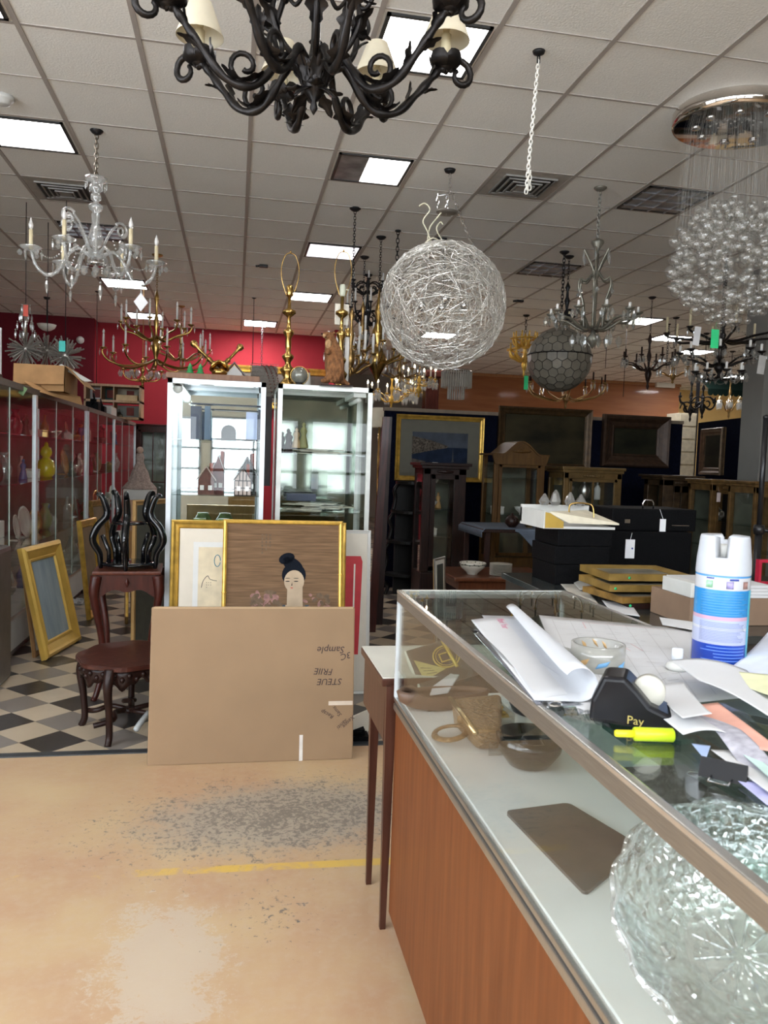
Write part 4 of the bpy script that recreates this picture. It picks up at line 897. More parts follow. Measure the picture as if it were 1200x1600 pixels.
# ================================================================ WHITE LIT CABINETS
def tower(x0, x1, y0, dep, H, shelves, label, lit, name='display_cabinet'):
    t = T(name, label, 'display cabinet', ((x0 + x1) / 2, y0, 0)); w = (x1 - x0) / 2
    p = .021
    b = MB()
    for x in (-w, w - p * 1.4):
        b.box((x, 0, 0), (x + p * 1.4, p, H)); b.box((x, dep - p, 0), (x + p * 1.4, dep, H))
    b.box((-w, 0, H - .03), (w, p, H)); b.box((-w, dep - p, H - .03), (w, dep, H)); b.box((-w, 0, H - .03), (-w + p, dep, H)); b.box((w - p, 0, H - .03), (w, dep, H)); b.box((-w, 0, .42), (w, p, .46))
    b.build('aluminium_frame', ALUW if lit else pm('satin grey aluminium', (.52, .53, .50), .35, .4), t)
    b = MB(); b.box((-w + .005, .005, H - .012), (w - .005, dep - .005, H - .004)); b.build('top_panel', SHELFG if not lit else SHELFG, t)
    b = MB(); b.box((-w + .004, .01, .0), (w - .004, dep - .01, .42)); b.build('base_box', PLW, t)
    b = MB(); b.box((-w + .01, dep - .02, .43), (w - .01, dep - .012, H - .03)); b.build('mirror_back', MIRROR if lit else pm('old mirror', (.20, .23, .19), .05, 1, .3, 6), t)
    b = MB(); b.box((-w + p, .006, .46), (w - p, .011, H - .03)); b.build('glass_door', GLASS, t)
    for s in (-1, 1): b = MB(); b.box((s * (w - .006) - .002, .02, .44), (s * (w - .006) + .002, dep - .02, H - .03)); b.build('side_glass', GGLASS, t)
    for z in shelves: b = MB(); b.box((-w + .025, .03, z - .006), (w - .025, dep - .03, z)); b.build('glass_shelf', SHELFG, t)
    if lit:
        b = MB(); b.cyl((-w + .06, .05, H - .06), (-w + .06, dep - .06, H - .06), .018, seg=12); b.build('fluorescent_tube', TUBE, t)
        b = MB(); b.box((-w + .03, .03, H - .045), (-w + .09, dep - .04, H - .03)); b.lathe([(.03, 0), (.032, .02)], (-w + .06, .03, H - .06), 14, Matrix.Rotation(-pi / 2, 3, 'X')); b.build('tube_holder', PLW, t)
    else:
        b = MB(); b.cyl((w - .08, .05, H - .075), (w - .08, dep - .06, H - .075), .016, seg=10); b.box((w - .12, .03, H - .06), (w - .04, dep - .04, H - .03)); b.build('fluorescent_tube', PLW, t)
    return t
YC = 5.05
ax0, ax1 = at(262, 592, Y=YC).x, at(416, 597, Y=YC).x; bx0, bx1 = at(435, 600, Y=YC).x, at(583, 605, Y=YC).x
HA = at(340, 594, Y=YC).z; HB = at(510, 603, Y=YC).z
sa1 = at(350, 688, Y=YC).z; sa2 = at(350, 773, Y=YC + .1).z; sb1 = at(510, 710, Y=YC).z; sb2 = at(500, 800, Y=YC + .05).z
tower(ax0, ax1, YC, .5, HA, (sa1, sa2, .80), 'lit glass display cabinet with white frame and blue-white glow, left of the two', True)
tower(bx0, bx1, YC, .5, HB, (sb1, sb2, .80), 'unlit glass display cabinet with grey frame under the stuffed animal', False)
xm = (ax0 + ax1) / 2
b = MB(); b.box((ax0 - .01, YC - .01, HA), (ax0 + .56, YC + .5, HA + .035), bev=.004); tag(b.build('wooden_board', wood('brown board', (.16, .08, .05), (.22, .12, .07))), 'brown wooden board lying on top of the lit cabinet', 'board')
# inside the lit cabinet
nav = pm('dark blue enamel', (.01, .02, .05), .3); yy = YC + .14
def V(x, y, Y=yy): return at(x, y, Y=Y)
t = T('deco_mirror_stage', 'dark blue mirror ornament with an arch on the upper shelf of the lit cabinet', 'ornament', (V(350, 688).x, yy, sa1))
def lb(name, x0, x1, y0, y1, m, d=.04, dy=0):
    a = V(x0, y0) - Vector((V(350, 688).x, yy, sa1)); c = V(x1, y1) - Vector((V(350, 688).x, yy, sa1)); b = MB(); b.box((a.x, dy, max(0, c.z)), (c.x, dy + d, a.z), bev=.002); return b.build(name, m, t)
lb('column', 298, 314, 634, 687, nav, .06); lb('column', 320, 328, 634, 687, pm('slate blue enamel', (.03, .08, .14), .3), .05); lb('column', 404, 410, 640, 687, nav, .05)
lb('curved_cornice', 298, 410, 629, 636, nav, .10); lb('mirror_panel', 330, 402, 640, 687, MIRROR, .006, .10); lb('white_screen', 385, 402, 643, 687, pm('pale blue panel', (.5, .6, .85), .4), .01, .06)
b = MB(); o = V(357, 688) - Vector((V(350, 688).x, yy, sa1)); R_ = .048
pts = [(o.x - R_, 0, 0), (o.x + R_, 0, 0)] + [(o.x + R_ * cos(a), 0, .055 + R_ * sin(a)) for a in [k * pi / 12 for k in range(13)]]
b.poly([(x, .02, z) for x, y, z in pts][::-1], (0, -.03, 0)); b.build('black_arch', EBON, t)
def house(x, y, w, h, d, label, wallc, roofc, timber=True, turret=False, sh=None, dy=0):
    z = sh if sh is not None else sa2; p = V(x, y, YC + .12 + dy); t = T('miniature_house', label, 'miniature house', (p.x, p.y, z)); hb = h * .55
    b = MB(); b.box((-w / 2, -d / 2, 0), (w / 2, d / 2, hb)); b.poly([(-w / 2, -d / 2, hb), (w / 2, -d / 2, hb), (0, -d / 2, h)][::1], (0, d, 0)); b.build('walls', wallc, t)
    b = MB()
    for s in (-1, 1):
        b.poly([(0, -d / 2 - .01, h + .004), (s * (w / 2 + .012), -d / 2 - .01, hb - .008), (s * (w / 2 + .012), d / 2 + .01, hb - .008), (0, d / 2 + .01, h + .004)], (0, 0, .008))
    b.build('roof', roofc, t)
    b = MB()
    if timber:
        for k in range(5): x_ = -w / 2 + w * k / 4; b.box((x_ - .003, -d / 2 - .003, 0), (x_ + .003, -d / 2, hb))
        for k in (.0, .5, 1): b.box((-w / 2, -d / 2 - .003, hb * k - .003), (w / 2, -d / 2, hb * k + .003))
        for k in range(-1, 2): b.box((k * w / 5 - .003, -d / 2 - .003, hb), (k * w / 5 + .003, -d / 2, hb + (h - hb) * (1 - abs(k) * .45)))
        b.build('timber_framing', DWOOD, t)
    b = MB()
    for k in (-.25, .25): b.box((k * w - .012, -d / 2 - .004, hb * .3), (k * w + .012, -d / 2, hb * .3 + .03))
    b.build('little_window', PLW if not timber else BULB, t)
    b = MB(); b.box((w * .2, -.012, hb + .01), (w * .2 + .02, .012, h + .03)); b.build('chimney', pm('brick red', (.25, .06, .04), .8), t)
BRK = pm('painted brick', (.09, .028, .02), .7, 0, .3, 60)
house(322, 772, .10, .17, .09, 'miniature red brick cottage with white windows on the middle shelf of the lit cabinet', BRK, pm('snowy roof', (.45, .35, .3), .7), False)
house(379, 772, .105, .17, .09, 'miniature dark timbered house, right one on the middle shelf of the lit cabinet', pm('pale pink plaster', (.5, .4, .36), .7), DWOOD)
house(386, 772, .11, .24, .08, 'taller grey miniature house behind the timbered one in the lit cabinet', pm('grey plaster', (.10, .11, .11), .7), DWOOD, True, dy=.13)
house(340, 772, .07, .25, .06, 'narrow brown miniature tower house behind the brick cottage in the lit cabinet', pm('dark red plaster', (.13, .04, .035), .7), PLW, False, dy=.11)
house(372, 817, .07, .12, .06, 'small white and black miniature house on the lowest visible shelf of the lit cabinet', PLW, DWOOD, True, sh=.80, dy=.05)
for x, l, r in ((312, 'green glazed bowl, left one on the lower shelf of the lit cabinet', .075), (350, 'green glazed bowl, right one on the lower shelf of the lit cabinet', .08)):
    p = at(x, 800, Y=YC + .2); b = MB(); b.lathe([(.03, 0), (.06, .05), (r, .13), (r * .9, .2), (.04, .25), (.04, .26)], (0, 0, 0), 18); tag(b.build('green_jar', pm('celadon glaze', (.20, .26, .10), .2), loc=(p.x, p.y, .80)), l.replace('bowl', 'jar'), 'jar')
# unlit cabinet contents: stacks of papers, small figures
rnd = random.Random(11)
for z, s, nn in ((sb1, 'upper', 5), (sb2, 'lower', 7)):
    b = MB()
    for k in range(nn):
        x = bx0 + .2 + rnd.uniform(-.03, .2); a = rnd.uniform(-.3, .3); b.box((-.13, -.09, z + .001 + k * .007), (.13, .09, z + .006 + k * .007), rot=Matrix.Translation((x, YC + .24, 0)) @ Matrix.Rotation(a, 4, 'Z'))
    tag(b.build('paper_stack', pm('aged paper', (.42, .41, .33), .8, 0, .2, 30)), 'untidy stack of old papers on the %s shelf of the unlit cabinet' % s, 'papers')
def fig(b, h, r=.03):
    b.lathe([(r, 0), (r * 1.1, h * .05), (r * .8, h * .3), (r * .5, h * .5), (r * .8, h * .65), (r * .55, h * .78), (r * .25, h * .82), (r * .42, h * .9), (r * .3, h * .97), (.001, h)], seg=12)
for x, h, m, l in ((450, .16, DWOOD, 'dark carved figure standing left on the upper shelf of the unlit cabinet'), (463, .13, pm('pale wood figure', (.4, .28, .15), .6), 'pale carved figure standing beside the dark one in the unlit cabinet'), (474, .17, pm('olive figure', (.2, .2, .08), .6), 'olive green figure on the upper shelf of the unlit cabinet')):
    p = at(x, 700, Y=YC + .15); b = MB(); fig(b, h); tag(b.build('figurine', m, loc=(p.x, p.y, sb1 + (.036 if x > 460 else .001))), l, 'figurine')
b = MB(); b.box((-.1, -.05, 0), (.1, .05, .05), bev=.005); p = at(470, 780, Y=YC + .35); tag(b.build('navy_box', pm('navy box', (.02, .03, .07), .5), loc=(p.x, p.y, sb2 + .055)), 'navy blue box at the back of the lower shelf in the unlit cabinet', 'box')
# ---------------------------------------------------------------- on top of the cabinets
TZ = HB
def lamp(x, ytop, ybase, yb, Yd, label, tagl=False):
    p = at(x, ybase, Y=Yd); p.z = TZ; t = T('brass_lamp', label, 'table lamp', p); Z = lambda y: at(x, y, Y=Yd).z - TZ
    b = MB(); prof = [(.055, 0), (.06, .012), (.04, .03), (.025, .05), (.045, .09), (.05, .105), (.022, .13), (.018, .15), (.036, .175), (.04, .19), (.015, .21), (.02, .25), (.018, .30), (.034, .33), (.036, .345), (.014, .36), (.011, .43), (.03, .445), (.044, .455), (.044, .47), (.012, .485), (.011, .56)]
    s = Z(463) / .56; b.lathe([(r, z * s) for r, z in prof], seg=16); b.build('turned_body', BRASS, t)
    b = MB(); b.lathe([(.018, .56 * s), (.021, .57 * s), (.021, .62 * s), (.014, .63 * s)], seg=12); b.cyl((.02, 0, .6 * s), (.045, 0, .6 * s), .004, seg=5); b.build('socket', pm('white socket', (.6, .62, .5), .4) if tagl else BRASS, t)
    h0 = Z(463); h1 = Z(ytop); b = MB(); P = smoothpath([(-.018, 0, h0), (-.05, 0, h0 + (h1 - h0) * .35), (-.057, 0, h0 + (h1 - h0) * .65), (-.035, 0, h1 - .02), (0, 0, h1), (.035, 0, h1 - .02), (.057, 0, h0 + (h1 - h0) * .65), (.05, 0, h0 + (h1 - h0) * .35), (.018, 0, h0)], 5); b.tube(P, .003, 5); b.lathe([(.006, h1), (.005, h1 + .012), (.001, h1 + .016)], seg=8); b.build('harp', BRASS, t)
    if tagl: b = MB(); q = Z(492); b.box((-.045, .03, q - .06), (.05, .032, q + .08), bev=0); b.build('paper_tag', PAPER2, t)
    return t
lamp(449, 395, 598, 463, 5.22, 'tall turned brass lamp with bare harp, left of the two on the cabinet')
lamp(531, 393, 600, 463, 5.40, 'tall brass lamp with bare harp and white tag, behind the stuffed animal', True)
# glass globe on stand
p = at(468, 583, Y=5.16); t = T('glass_globe', 'clear glass globe on a dark stand between the brass lamp and the stuffed animal', 'glass globe', (p.x, p.y, TZ))
b = MB(); b.ball((0, 0, .068), .054, 20); b.build('globe', pm('grey crystal globe', (.22, .22, .19), .06, .3, .3, 14), t); b = MB(); b.lathe([(.045, 0), (.04, .008), (.02, .015), (.028, .022)], seg=14); b.build('stand', EBON, t)
b = MB(); b.tube([(.058 * cos(a), .0, .068 + .058 * sin(a)) for a in [k * pi / 10 for k in range(20)]], .003, 5, closed=True); b.build('ring', BRASS, t)
# stuffed marmot standing upright
def marmot():
    p = at(519, 600, Y=5.12); t = T('stuffed_marmot', 'brown taxidermy marmot standing upright with its head raised, on the unlit cabinet', 'stuffed animal', (p.x, p.y, TZ))
    Z = lambda y: at(519, y, Y=5.12).z - TZ; X = lambda x: (x - 519) / 1230 * 5.15
    FUR = pm('brown fur', (.20, .085, .03), .9, 0, .45, 55, 1.0, (1, 1, .5), detail=8); PAL = pm('pale fur', (.42, .25, .12), .9, 0, .3, 60, .8)
    me = bpy.data.meshes.new('body'); V_ = []; E_ = []; Rr = []
    def chain_(pts, par=None):
        prev = par
        for x, y, z, r in pts:
            V_.append((x, y, z)); Rr.append(r); i = len(V_) - 1
            if prev is not None: E_.append((prev, i))
            prev = i
        return prev
    pel = chain_([(X(522), .0, Z(582), .07)])
    ch = chain_([(X(521), 0, Z(562), .072), (X(517), 0, Z(545), .06), (X(515), 0, Z(534), .042)], pel)
    chain_([(X(513), -.01, Z(526), .036), (X(507), -.02, Z(525), .026), (X(501), -.03, Z(524.5), .015)], ch)
    for s in (-1, 1):
        chain_([(X(513) , s * .03 - .02, Z(548), .022), (X(508), s * .03 - .05, Z(556), .014), (X(510), s * .02 - .07, Z(549), .009)], 2)
        chain_([(X(520) + .02 * s, -.045, Z(590), .036), (X(514) + .03 * s, -.075, Z(597), .018), (X(506) + .03 * s, -.1, Z(598.5), .011)], pel)
    chain_([(X(532), .02, Z(592), .03), (X(540), .03, Z(597), .018), (X(547), .02, Z(598.5), .012)], pel)
    me.from_pydata(V_, E_, []); o = bpy.data.objects.new('body', me); COL.objects.link(o); o.parent = t
    o.modifiers.new('skin', 'SKIN'); me.materials.append(FUR)
    for i, r in enumerate(Rr): me.skin_vertices[0].data[i].radius = (r, r)
    me.skin_vertices[0].data[0].use_root = True
    sb = o.modifiers.new('s', 'SUBSURF'); sb.levels = 3; sb.render_levels = 3
    tx = bpy.data.textures.new('fur', 'CLOUDS'); tx.noise_scale = .012; dm = o.modifiers.new('d', 'DISPLACE'); dm.texture = tx; dm.strength = .008; dm.mid_level = .5
    b = MB(); b.ball((X(519), -.01, Z(521)), .012, 8); b.ball((X(512), .03, Z(521)), .011, 8); b.build('ear', FUR, t)
    b = MB(); b.ball((X(506), -.032, Z(522)), .005, 8); b.ball((X(500), -.034, Z(524)), .006, 8); b.build('eye', EBON, t)
    b = MB(); b.ball((X(510), -.055, Z(540)), .022, 10, (1, .6, 1.4)); b.ball((X(504), -.034, Z(526.5)), .014, 8); b.build('throat_patch', PAL, t)
    b = MB(); b.box((X(498), -.12, -.001), (X(548), .08, .006), bev=.002); b.build('base_plaque', DWOOD, t)
marmot()
# other small things on top
p = at(543, 588, Y=5.3); t = T('candlestick', 'tall ivory candle in a brass cup right of the stuffed animal', 'candlestick', (at(541, 588, Y=5.45).x, 5.45, TZ)); Z = lambda y: at(541, y, Y=5.45).z - TZ
b = MB(); b.lathe([(.04, 0), (.015, .015), (.01, .03), (.022, .04)], seg=12); b.build('base', BRASS, t); b = MB(); b.lathe([(.016, .04), (.0155, Z(527))], seg=12); b.build('candle', WCAND, t); b = MB(); b.lathe([(.018, Z(527)), (.02, Z(524)), (.019, Z(514)), (.015, Z(513))], seg=12); b.build('cup', BRASS, t)
for x, l in ((297, 'green glass fir tree, left of the pair on the lit cabinet'), (313, 'green glass fir tree, right of the pair on the lit cabinet')):
    p = at(x, 583, Y=5.14); b = MB(); b.lathe([(.012, 0), (.012, .008), (.026, .01), (.014, .026), (.021, .028), (.011, .044), (.016, .046), (.001, .072)], seg=12); tag(b.build('glass_tree', pm('green glass', (.05, .30, .10), .12), loc=(p.x, p.y, HA + .0355)), l, 'ornament')
def candlestick_lying(x0, y0, x1, y1, label):
    a = at(x0, y0, Y=5.3); c = at(x1, y1, Y=5.22); d = (a - c); L_ = d.length; q = d.to_track_quat('Z', 'Y').to_matrix()
    b = MB(); b.lathe([(.045, 0), (.05, .01), (.02, .03), (.012, .05), (.018, L_ * .3), (.010, L_ * .35), (.010, L_ * .8), (.02, L_ * .85), (.024, L_ * .95), (.015, L_)], (0, 0, 0), 14, q); o = b.build('brass_candlestick', BRASS, loc=c); return tag(o, label, 'candlestick')
candlestick_lying(300, 534, 338, 573, 'brass candlestick tilted up to the left on the lit cabinet')
candlestick_lying(378, 540, 347, 573, 'brass candlestick tilted up to the right on the lit cabinet')
p = at(343, 582, Y=5.2); b = MB(); b.lathe([(.03, 0), (.05, .02), (.05, .035), (.03, .05)], seg=14); tag(b.build('brass_bowl', BRASS, loc=(p.x, p.y, HA + .0355)), 'small brass bowl between the two tilted candlesticks', 'bowl')
p = at(286, 582, Y=5.3); b = MB(); b.ball((0, 0, .02), .02, 10, (2, 1, 1)); b.ball((.035, 0, .04), .012, 8); b.ball((.02, 0, .03), .014, 8, (1.5, 1, 1)); tag(b.build('bird_figure', pm('brown bird', (.10, .06, .03), .7), loc=(p.x, p.y, HA + .0355)), 'small dark bird figure left of the green glass trees', 'figurine')
# dark roofed model house, wire basket, little lighthouse
a = at(366, 584, Y=5.42); t = T('model_house', 'white model house with steep dark roof behind the tilted candlesticks', 'model house', (a.x, 5.42, HA + .0355)); b = MB(); b.box((-.05, -.03, 0), (.05, .03, .05)); b.poly([(-.05, -.03, .05), (.05, -.03, .05), (0, -.03, .1)], (0, .06, 0)); b.build('walls', PLW, t)
b = MB()
for s in (-1, 1): b.poly([(0, -.04, .115), (s * .08, -.04, .02), (s * .08, .04, .02), (0, .04, .115)], (0, 0, .01))
b.build('roof', BLK, t)
a = at(480, 580, Y=5.45); t = T('model_lighthouse', 'small white model lighthouse with red roof behind the glass globe', 'ornament', (a.x, 5.45, TZ)); b = MB(); b.lathe([(.03, 0), (.02, .12)], seg=12); b.build('tower', PLW, t); b = MB(); b.lathe([(.024, .12), (.001, .15)], seg=12); b.build('roof', pm('red roof', (.4, .05, .04), .6), t)
t = T('wire_basket', 'tall grey wire mesh basket with strings of dark beads between the cabinets', 'basket', (at(412, 600, Y=5.6).x, 5.6, at(412, 620, Y=5.6).z)); b = MB(); w = .085; h = .22
for k in range(9):
    x = -w + 2 * w * k / 8
    for y in (-.06, .06): b.tube([(x, y, 0), (x * 1.1, y, h)], .0016, 3)
    z = h * k / 8; b.tube([(-w * 1.1, -.06, z), (w * 1.1, -.06, z), (w * 1.1, .06, z), (-w * 1.1, .06, z)], .0016, 3, closed=True)
b.box((-w, -.058, .0), (w, .058, h * .95)); b.build('mesh_body', pm('grey mesh', (.16, .14, .12), .6, .3, .3, 150, .5), t)
b = MB()
for j in range(3):
    for k in range(18): f = k / 17; b.ball((-w * .2 + j * .03 + .09 * f, -.068 - .004 * j, h * .95 - .3 * f * f), .0055, 5)
stuff(b.build('bead_strings', pm('dark beads', (.12, .03, .02), .3), t))
b = MB(); b.box((-.06, -.06, -.62), (.06, .06, -.002)); b.build('pedestal', DWOOD, t)
# gilt rail of stacked frames on the red wall shelf
frame('picture_frame', 'wide gilt frame hanging low on the red back wall between the cabinets', 'picture', (at(440, 640, Y=14.2).x, 14.26, at(440, 640, Y=14.2).z), 2.2, .75, .12, GOLD, pic=pm('dark landscape', (.1, .08, .06), .6, 0, .5, 3))
# ================================================================ LEFT GLASS CASES
FX = -1.5; BX = -2.0; HT = 1.93
rnd = random.Random(21)
def glass_case(y0, y1, label, nshelf, front=FX):
    t = T('glass_showcase', label, 'display case', ((front + BX) / 2, (y0 + y1) / 2, 0)); M0 = Vector(((front + BX) / 2, (y0 + y1) / 2, 0)); hx = (front - BX) / 2; hy = (y1 - y0) / 2
    def bx(lo, hi, nm, m, **k): b = MB(); b.box(lo, hi, **k); return b.build(nm, m, t)
    bx((-hx + .03, -hy, 0), (hx - .04, hy, .07), 'toe_kick', BLK); bx((-hx, -hy, .07), (hx, hy, .29), 'base_box', pm('pale grey laminate', (.50, .50, .48), .5, 0, .04)); bx((hx - .02, -hy, .285), (hx + .004, hy, .31), 'base_trim', ALU)
    bx((-hx, -hy, HT - .045), (hx + .004, hy, HT), 'wooden_top', pm('grey brown top', (.13, .10, .08), .6, 0, .1))
    for s in (-1, 1):
        b = MB(); b.box((hx - .022, s * (hy - .014) - .014, .29), (hx + .005, s * (hy - .014) + .014, HT - .045)); b.build('aluminium_post', ALUW, t)
        bx((-hx, s * (hy - .014) - .01, .29), (-hx + .02, s * (hy - .014) + .01, HT - .045), 'rear_post', ALU)
    b = MB()
    for f in (-.33, .33): b.box((hx - .006, f * hy - .003, .31), (hx + .001, f * hy + .003, HT - .045))
    b.build('door_edge', pm('pane edge', (.45, .55, .5), .2), t)
    bx((-hx + .01, -hy, .29), (-hx + .016, hy, HT - .05), 'mirror_back', DMIRROR)
    bx((hx - .008, -hy + .03, .31), (hx - .003, hy - .03, HT - .045), 'glass_door', CASEG)
    for z in nshelf: bx((-hx + .03, -hy + .01, z - .007), (hx - .05, hy - .01, z), 'glass_shelf', SHELFG)
    return t
SH = [.74, 1.22, 1.58]
cases = [(4.3, 6.43, 'nearest tall glass showcase at the left edge of the shop', 'nearest'), (6.43, 8.53, 'second tall glass showcase on the left, with the yellow gourd vase', 'second'), (8.6, 10.4, 'third tall glass showcase on the left, behind the black plant stand', 'third'), (10.4, 12.5, 'farthest tall glass showcase on the left near the red wall', 'farthest')]
for y0, y1, l, _ in cases: glass_case(y0, y1, l, SH)
ITC = [('white porcelain', pm('white porcelain', (.62, .60, .55), .25)), ('amber glass', pm('amber glass', (.42, .20, .05), .12)), ('blue glazed', pm('blue glaze', (.06, .12, .28), .2)), ('cranberry', pm('cranberry glass', (.30, .03, .04), .12)), ('brass', OBRASS), ('silver plated', pm('tarnished silver', (.45, .44, .40), .22, .95, .2)), ('olive green', pm('olive glaze', (.16, .18, .06), .3)), ('tan', pm('tan stoneware', (.38, .27, .16), .5)), ('dark bronze', pm('bronze', (.07, .05, .03), .35, .7)), ('pale pink', pm('pink porcelain', (.55, .38, .34), .3)), ('clear cut-glass', CRYS)]
def item(b, kind, s):
    if kind == 'vase': b.lathe([(.03, 0), (.05, .03), (.06, .09), (.035, .15), (.02, .18), (.032, .21)], seg=14)
    elif kind == 'bowl': b.lathe([(.03, 0), (.03, .01), (.07, .045), (.085, .075), (.08, .075), (.06, .04), (.001, .015)], seg=16, close=False)
    elif kind == 'goblet': b.lathe([(.03, 0), (.006, .008), (.006, .06), (.03, .08), (.036, .12), (.03, .145)], seg=12)
    elif kind == 'bottle': b.lathe([(.032, 0), (.034, .11), (.012, .15), (.010, .19), (.015, .2)], seg=12)
    elif kind == 'figurine': fig(b, .17, .032)
    elif kind == 'teapot':
        b.lathe([(.03, 0), (.06, .03), (.06, .07), (.03, .1), (.012, .105), (.012, .12), (.001, .125)], seg=14); b.tube(smoothpath([(0, .05, .05), (0, .09, .06), (0, .1, .1)], 4), .009, 6); b.tube(smoothpath([(0, -.05, .08), (0, -.09, .08), (0, -.09, .04), (0, -.055, .03)], 4), .006, 6)
    elif kind == 'candlestick': b.lathe([(.045, 0), (.04, .01), (.012, .03), (.02, .07), (.008, .1), (.012, .17), (.022, .19), (.02, .21)], seg=12)
    elif kind == 'plate': b.lathe([(.001, 0), (.08, .006), (.105, .016), (.105, .02), (.08, .012), (.001, .008)], (0, 0, .105), 20, Matrix.Rotation(radians(80), 3, 'Y'), close=False); b.box((-.03, -.04, 0), (.03, .04, .008))
    elif kind == 'trinket_box': b.box((-.05, -.07, 0), (.05, .07, .06), bev=.006); b.box((-.053, -.073, .06), (.053, .073, .075), bev=.004)
protos = {}
kinds = ['vase', 'bowl', 'goblet', 'bottle', 'figurine', 'teapot', 'candlestick', 'plate', 'trinket_box']
ordn = ['front-most', 'second', 'third', 'fourth', 'fifth', 'sixth', 'seventh', 'eighth']
for (y0, y1, _, cn) in cases:
    for zi, z in enumerate([.291] + SH):
        sn = ['lowest deck', 'lower shelf', 'middle shelf', 'top shelf'][zi]; n = 7 if zi else 5
        if zi == 0 and cn == 'nearest': continue
        for k in range(n):
            y = y0 + .16 + (y1 - y0 - .32) * (k + .5) / n
            if cn == 'second' and zi == 2 and k == n - 1 - 0: pass
            kd = rnd.choice(kinds); mi = rnd.randrange(len(ITC)); mn, mt = ITC[mi]
            if cn == 'second' and zi == 2 and y > 7.5: continue
            if cn == 'nearest' and zi == 1 and y > 5.4: continue
            key = (kd, mi)
            if key not in protos:
                b = MB(); item(b, kd, 1); o = b.build(kd, mt); protos[key] = o
            else: o = protos[key].copy(); COL.objects.link(o)
            s = rnd.uniform(.9, 1.25); s = min(s, 1.15) if zi == 3 else s
            o.location = (-1.77 + rnd.uniform(-.05, .05), y, z); o.scale = (s,) * 3; o.rotation_euler.z = rnd.uniform(-.5, .5)
            tag(o, '%s %s on the %s of the %s left showcase, %s there' % (mn, kd.replace('_', ' '), sn, cn, ordn[k]), kd.replace('_', ' '), 'curios on the %s of the %s left showcase' % (sn, cn))
# yellow gourd vase
p = at(72, 738, X=-1.72); s = (p.y / 1230) * 56
b = MB(); b.lathe([(.28, 0), (.42, .10), (.46, .28), (.36, .46), (.20, .53), (.17, .56), (.26, .64), (.29, .72), (.22, .83), (.11, .87), (.10, .93), (.06, .98), (.001, 1)], seg=24)
b.v = [(x * s * .52, y * s * .52, z * s * .93) for x, y, z in b.v]; tag(b.build('gourd_vase', pm('glossy yellow glaze', (.70, .62, .01), .12, 0, .03, coat=.5), loc=(p.x, p.y, 1.2201)), 'glossy yellow double-gourd vase in the second left showcase', 'vase')
# white boxes and teal framed picture
for i, (ya, yb) in enumerate(((765, 783), (784, 799))):
    p = at(16, 799, X=-1.6); b = MB(); b.box((-1.80, 5.45, .741 + i * .12), (-1.56, 5.82, .741 + i * .12 + .115), bev=.004); tag(b.build('white_box', PLW), ('lower' if i == 0 else 'upper') + ' of two stacked white boxes in the nearest left showcase', 'box')
frame('picture_frame', 'small dark frame with a teal picture leaning in the nearest left showcase', 'picture', (-1.84, 6.05, .2915), .30, .38, .03, pm('brown frame', (.14, .09, .05), .5), lean=.12, rz=-1.0 + 1.57 * 1.0, pic=pm('teal picture', (.04, .20, .21), .6, 0, .2, 5))
for i, (y, w, l) in enumerate(((5.6, .45, 'gold frame lying tilted low in the nearest left showcase'), (7.9, .4, 'silver grey frame lying tilted low in the second left showcase'))):
    b = MB(); rloft(b, w, .32, [(0, 0), (0, .02), (.03, .03), (.05, .01), (.05, 0)]); b.box((-w / 2 + .05, -.006, .05), (w / 2 - .05, 0, .27)); o = b.build('small_frame', GOLD if i == 0 else ALU, loc=(-1.62, y, .30)); o.rotation_euler = (-1.1, .0, 1.4); tag(o, l, 'picture frame')
# ---- on top of the cases
p = at(0, 590, X=-1.55); t = T('glass_box', 'glass display box with white figures on top of the nearest showcase, at the left edge', 'glass box', (-1.68, 5.35, HT))
b = MB(); b.box((-.15, -.3, 0), (.15, .3, .03)); b.build('base', DWOOD, t); b = MB(); b.box((-.14, -.29, .03), (.14, .29, .33)); b.build('glass_cover', pane('box glass', (.85, .8, .85), 1.5, 0, .08), t)
for k in range(4): b = MB(); fig(b, .2 - .02 * (k % 2), .035); b.build('white_figure', pm('white bisque', (.7, .68, .62), .6), t, loc=(.03 - .05 * (k % 2), -.05 + .085 * k, .031))
b = MB()
for x in (-.14, .14):
    for y in (-.29, .29): b.box((x - .006, y - .006, .03), (x + .006, y + .006, .335))
b.build('corner_rails', PLW, t)
# brown carton with open flaps
yb_ = 6.62; a = at(24, 568, Y=yb_); c = at(101, 618, Y=yb_); t = T('open_carton', 'brown open carton with flaps hanging down, on top of the left showcases', 'carton', ((a.x + c.x) / 2, yb_, HT)); w = (c.x - a.x) / 2; hh = a.z - HT
b = MB(); b.box((-w, 0, 0), (w, .006, hh)); b.box((-w, .5, 0), (w, .506, hh)); b.box((-w, 0, 0), (-w + .006, .5, hh)); b.box((w - .006, 0, 0), (w, .5, hh)); b.box((-w, 0, 0), (w, .5, .006)); b.build('carton_body', CARDB, t)
b = MB(); b.poly([(-w - .01, -.01, hh + .002), (w, -.01, hh + .002), (w, -.045, hh - .145), (-w - .005, -.045, hh - .16)], (0, .004, 0)); b.build('front_flap', pm('worn carton flap', (.40, .22, .09), .8, 0, .15, 9), t)
b = MB(); b.poly([(w + .004, .0, hh), (w + .15, .02, hh - .15), (w + .15, .48, hh - .15), (w + .004, .5, hh)], (0, 0, .005)); b.build('side_flap', CARDB, t)
b = MB(); b.poly([at(38, 596, Y=6.5) - t.location, at(125, 621, Y=6.9) - t.location, at(128, 633, Y=6.9) - t.location, at(60, 612, Y=6.5) - t.location], (0, .02, .008)); b.build('lower_flap', CARDB, t)
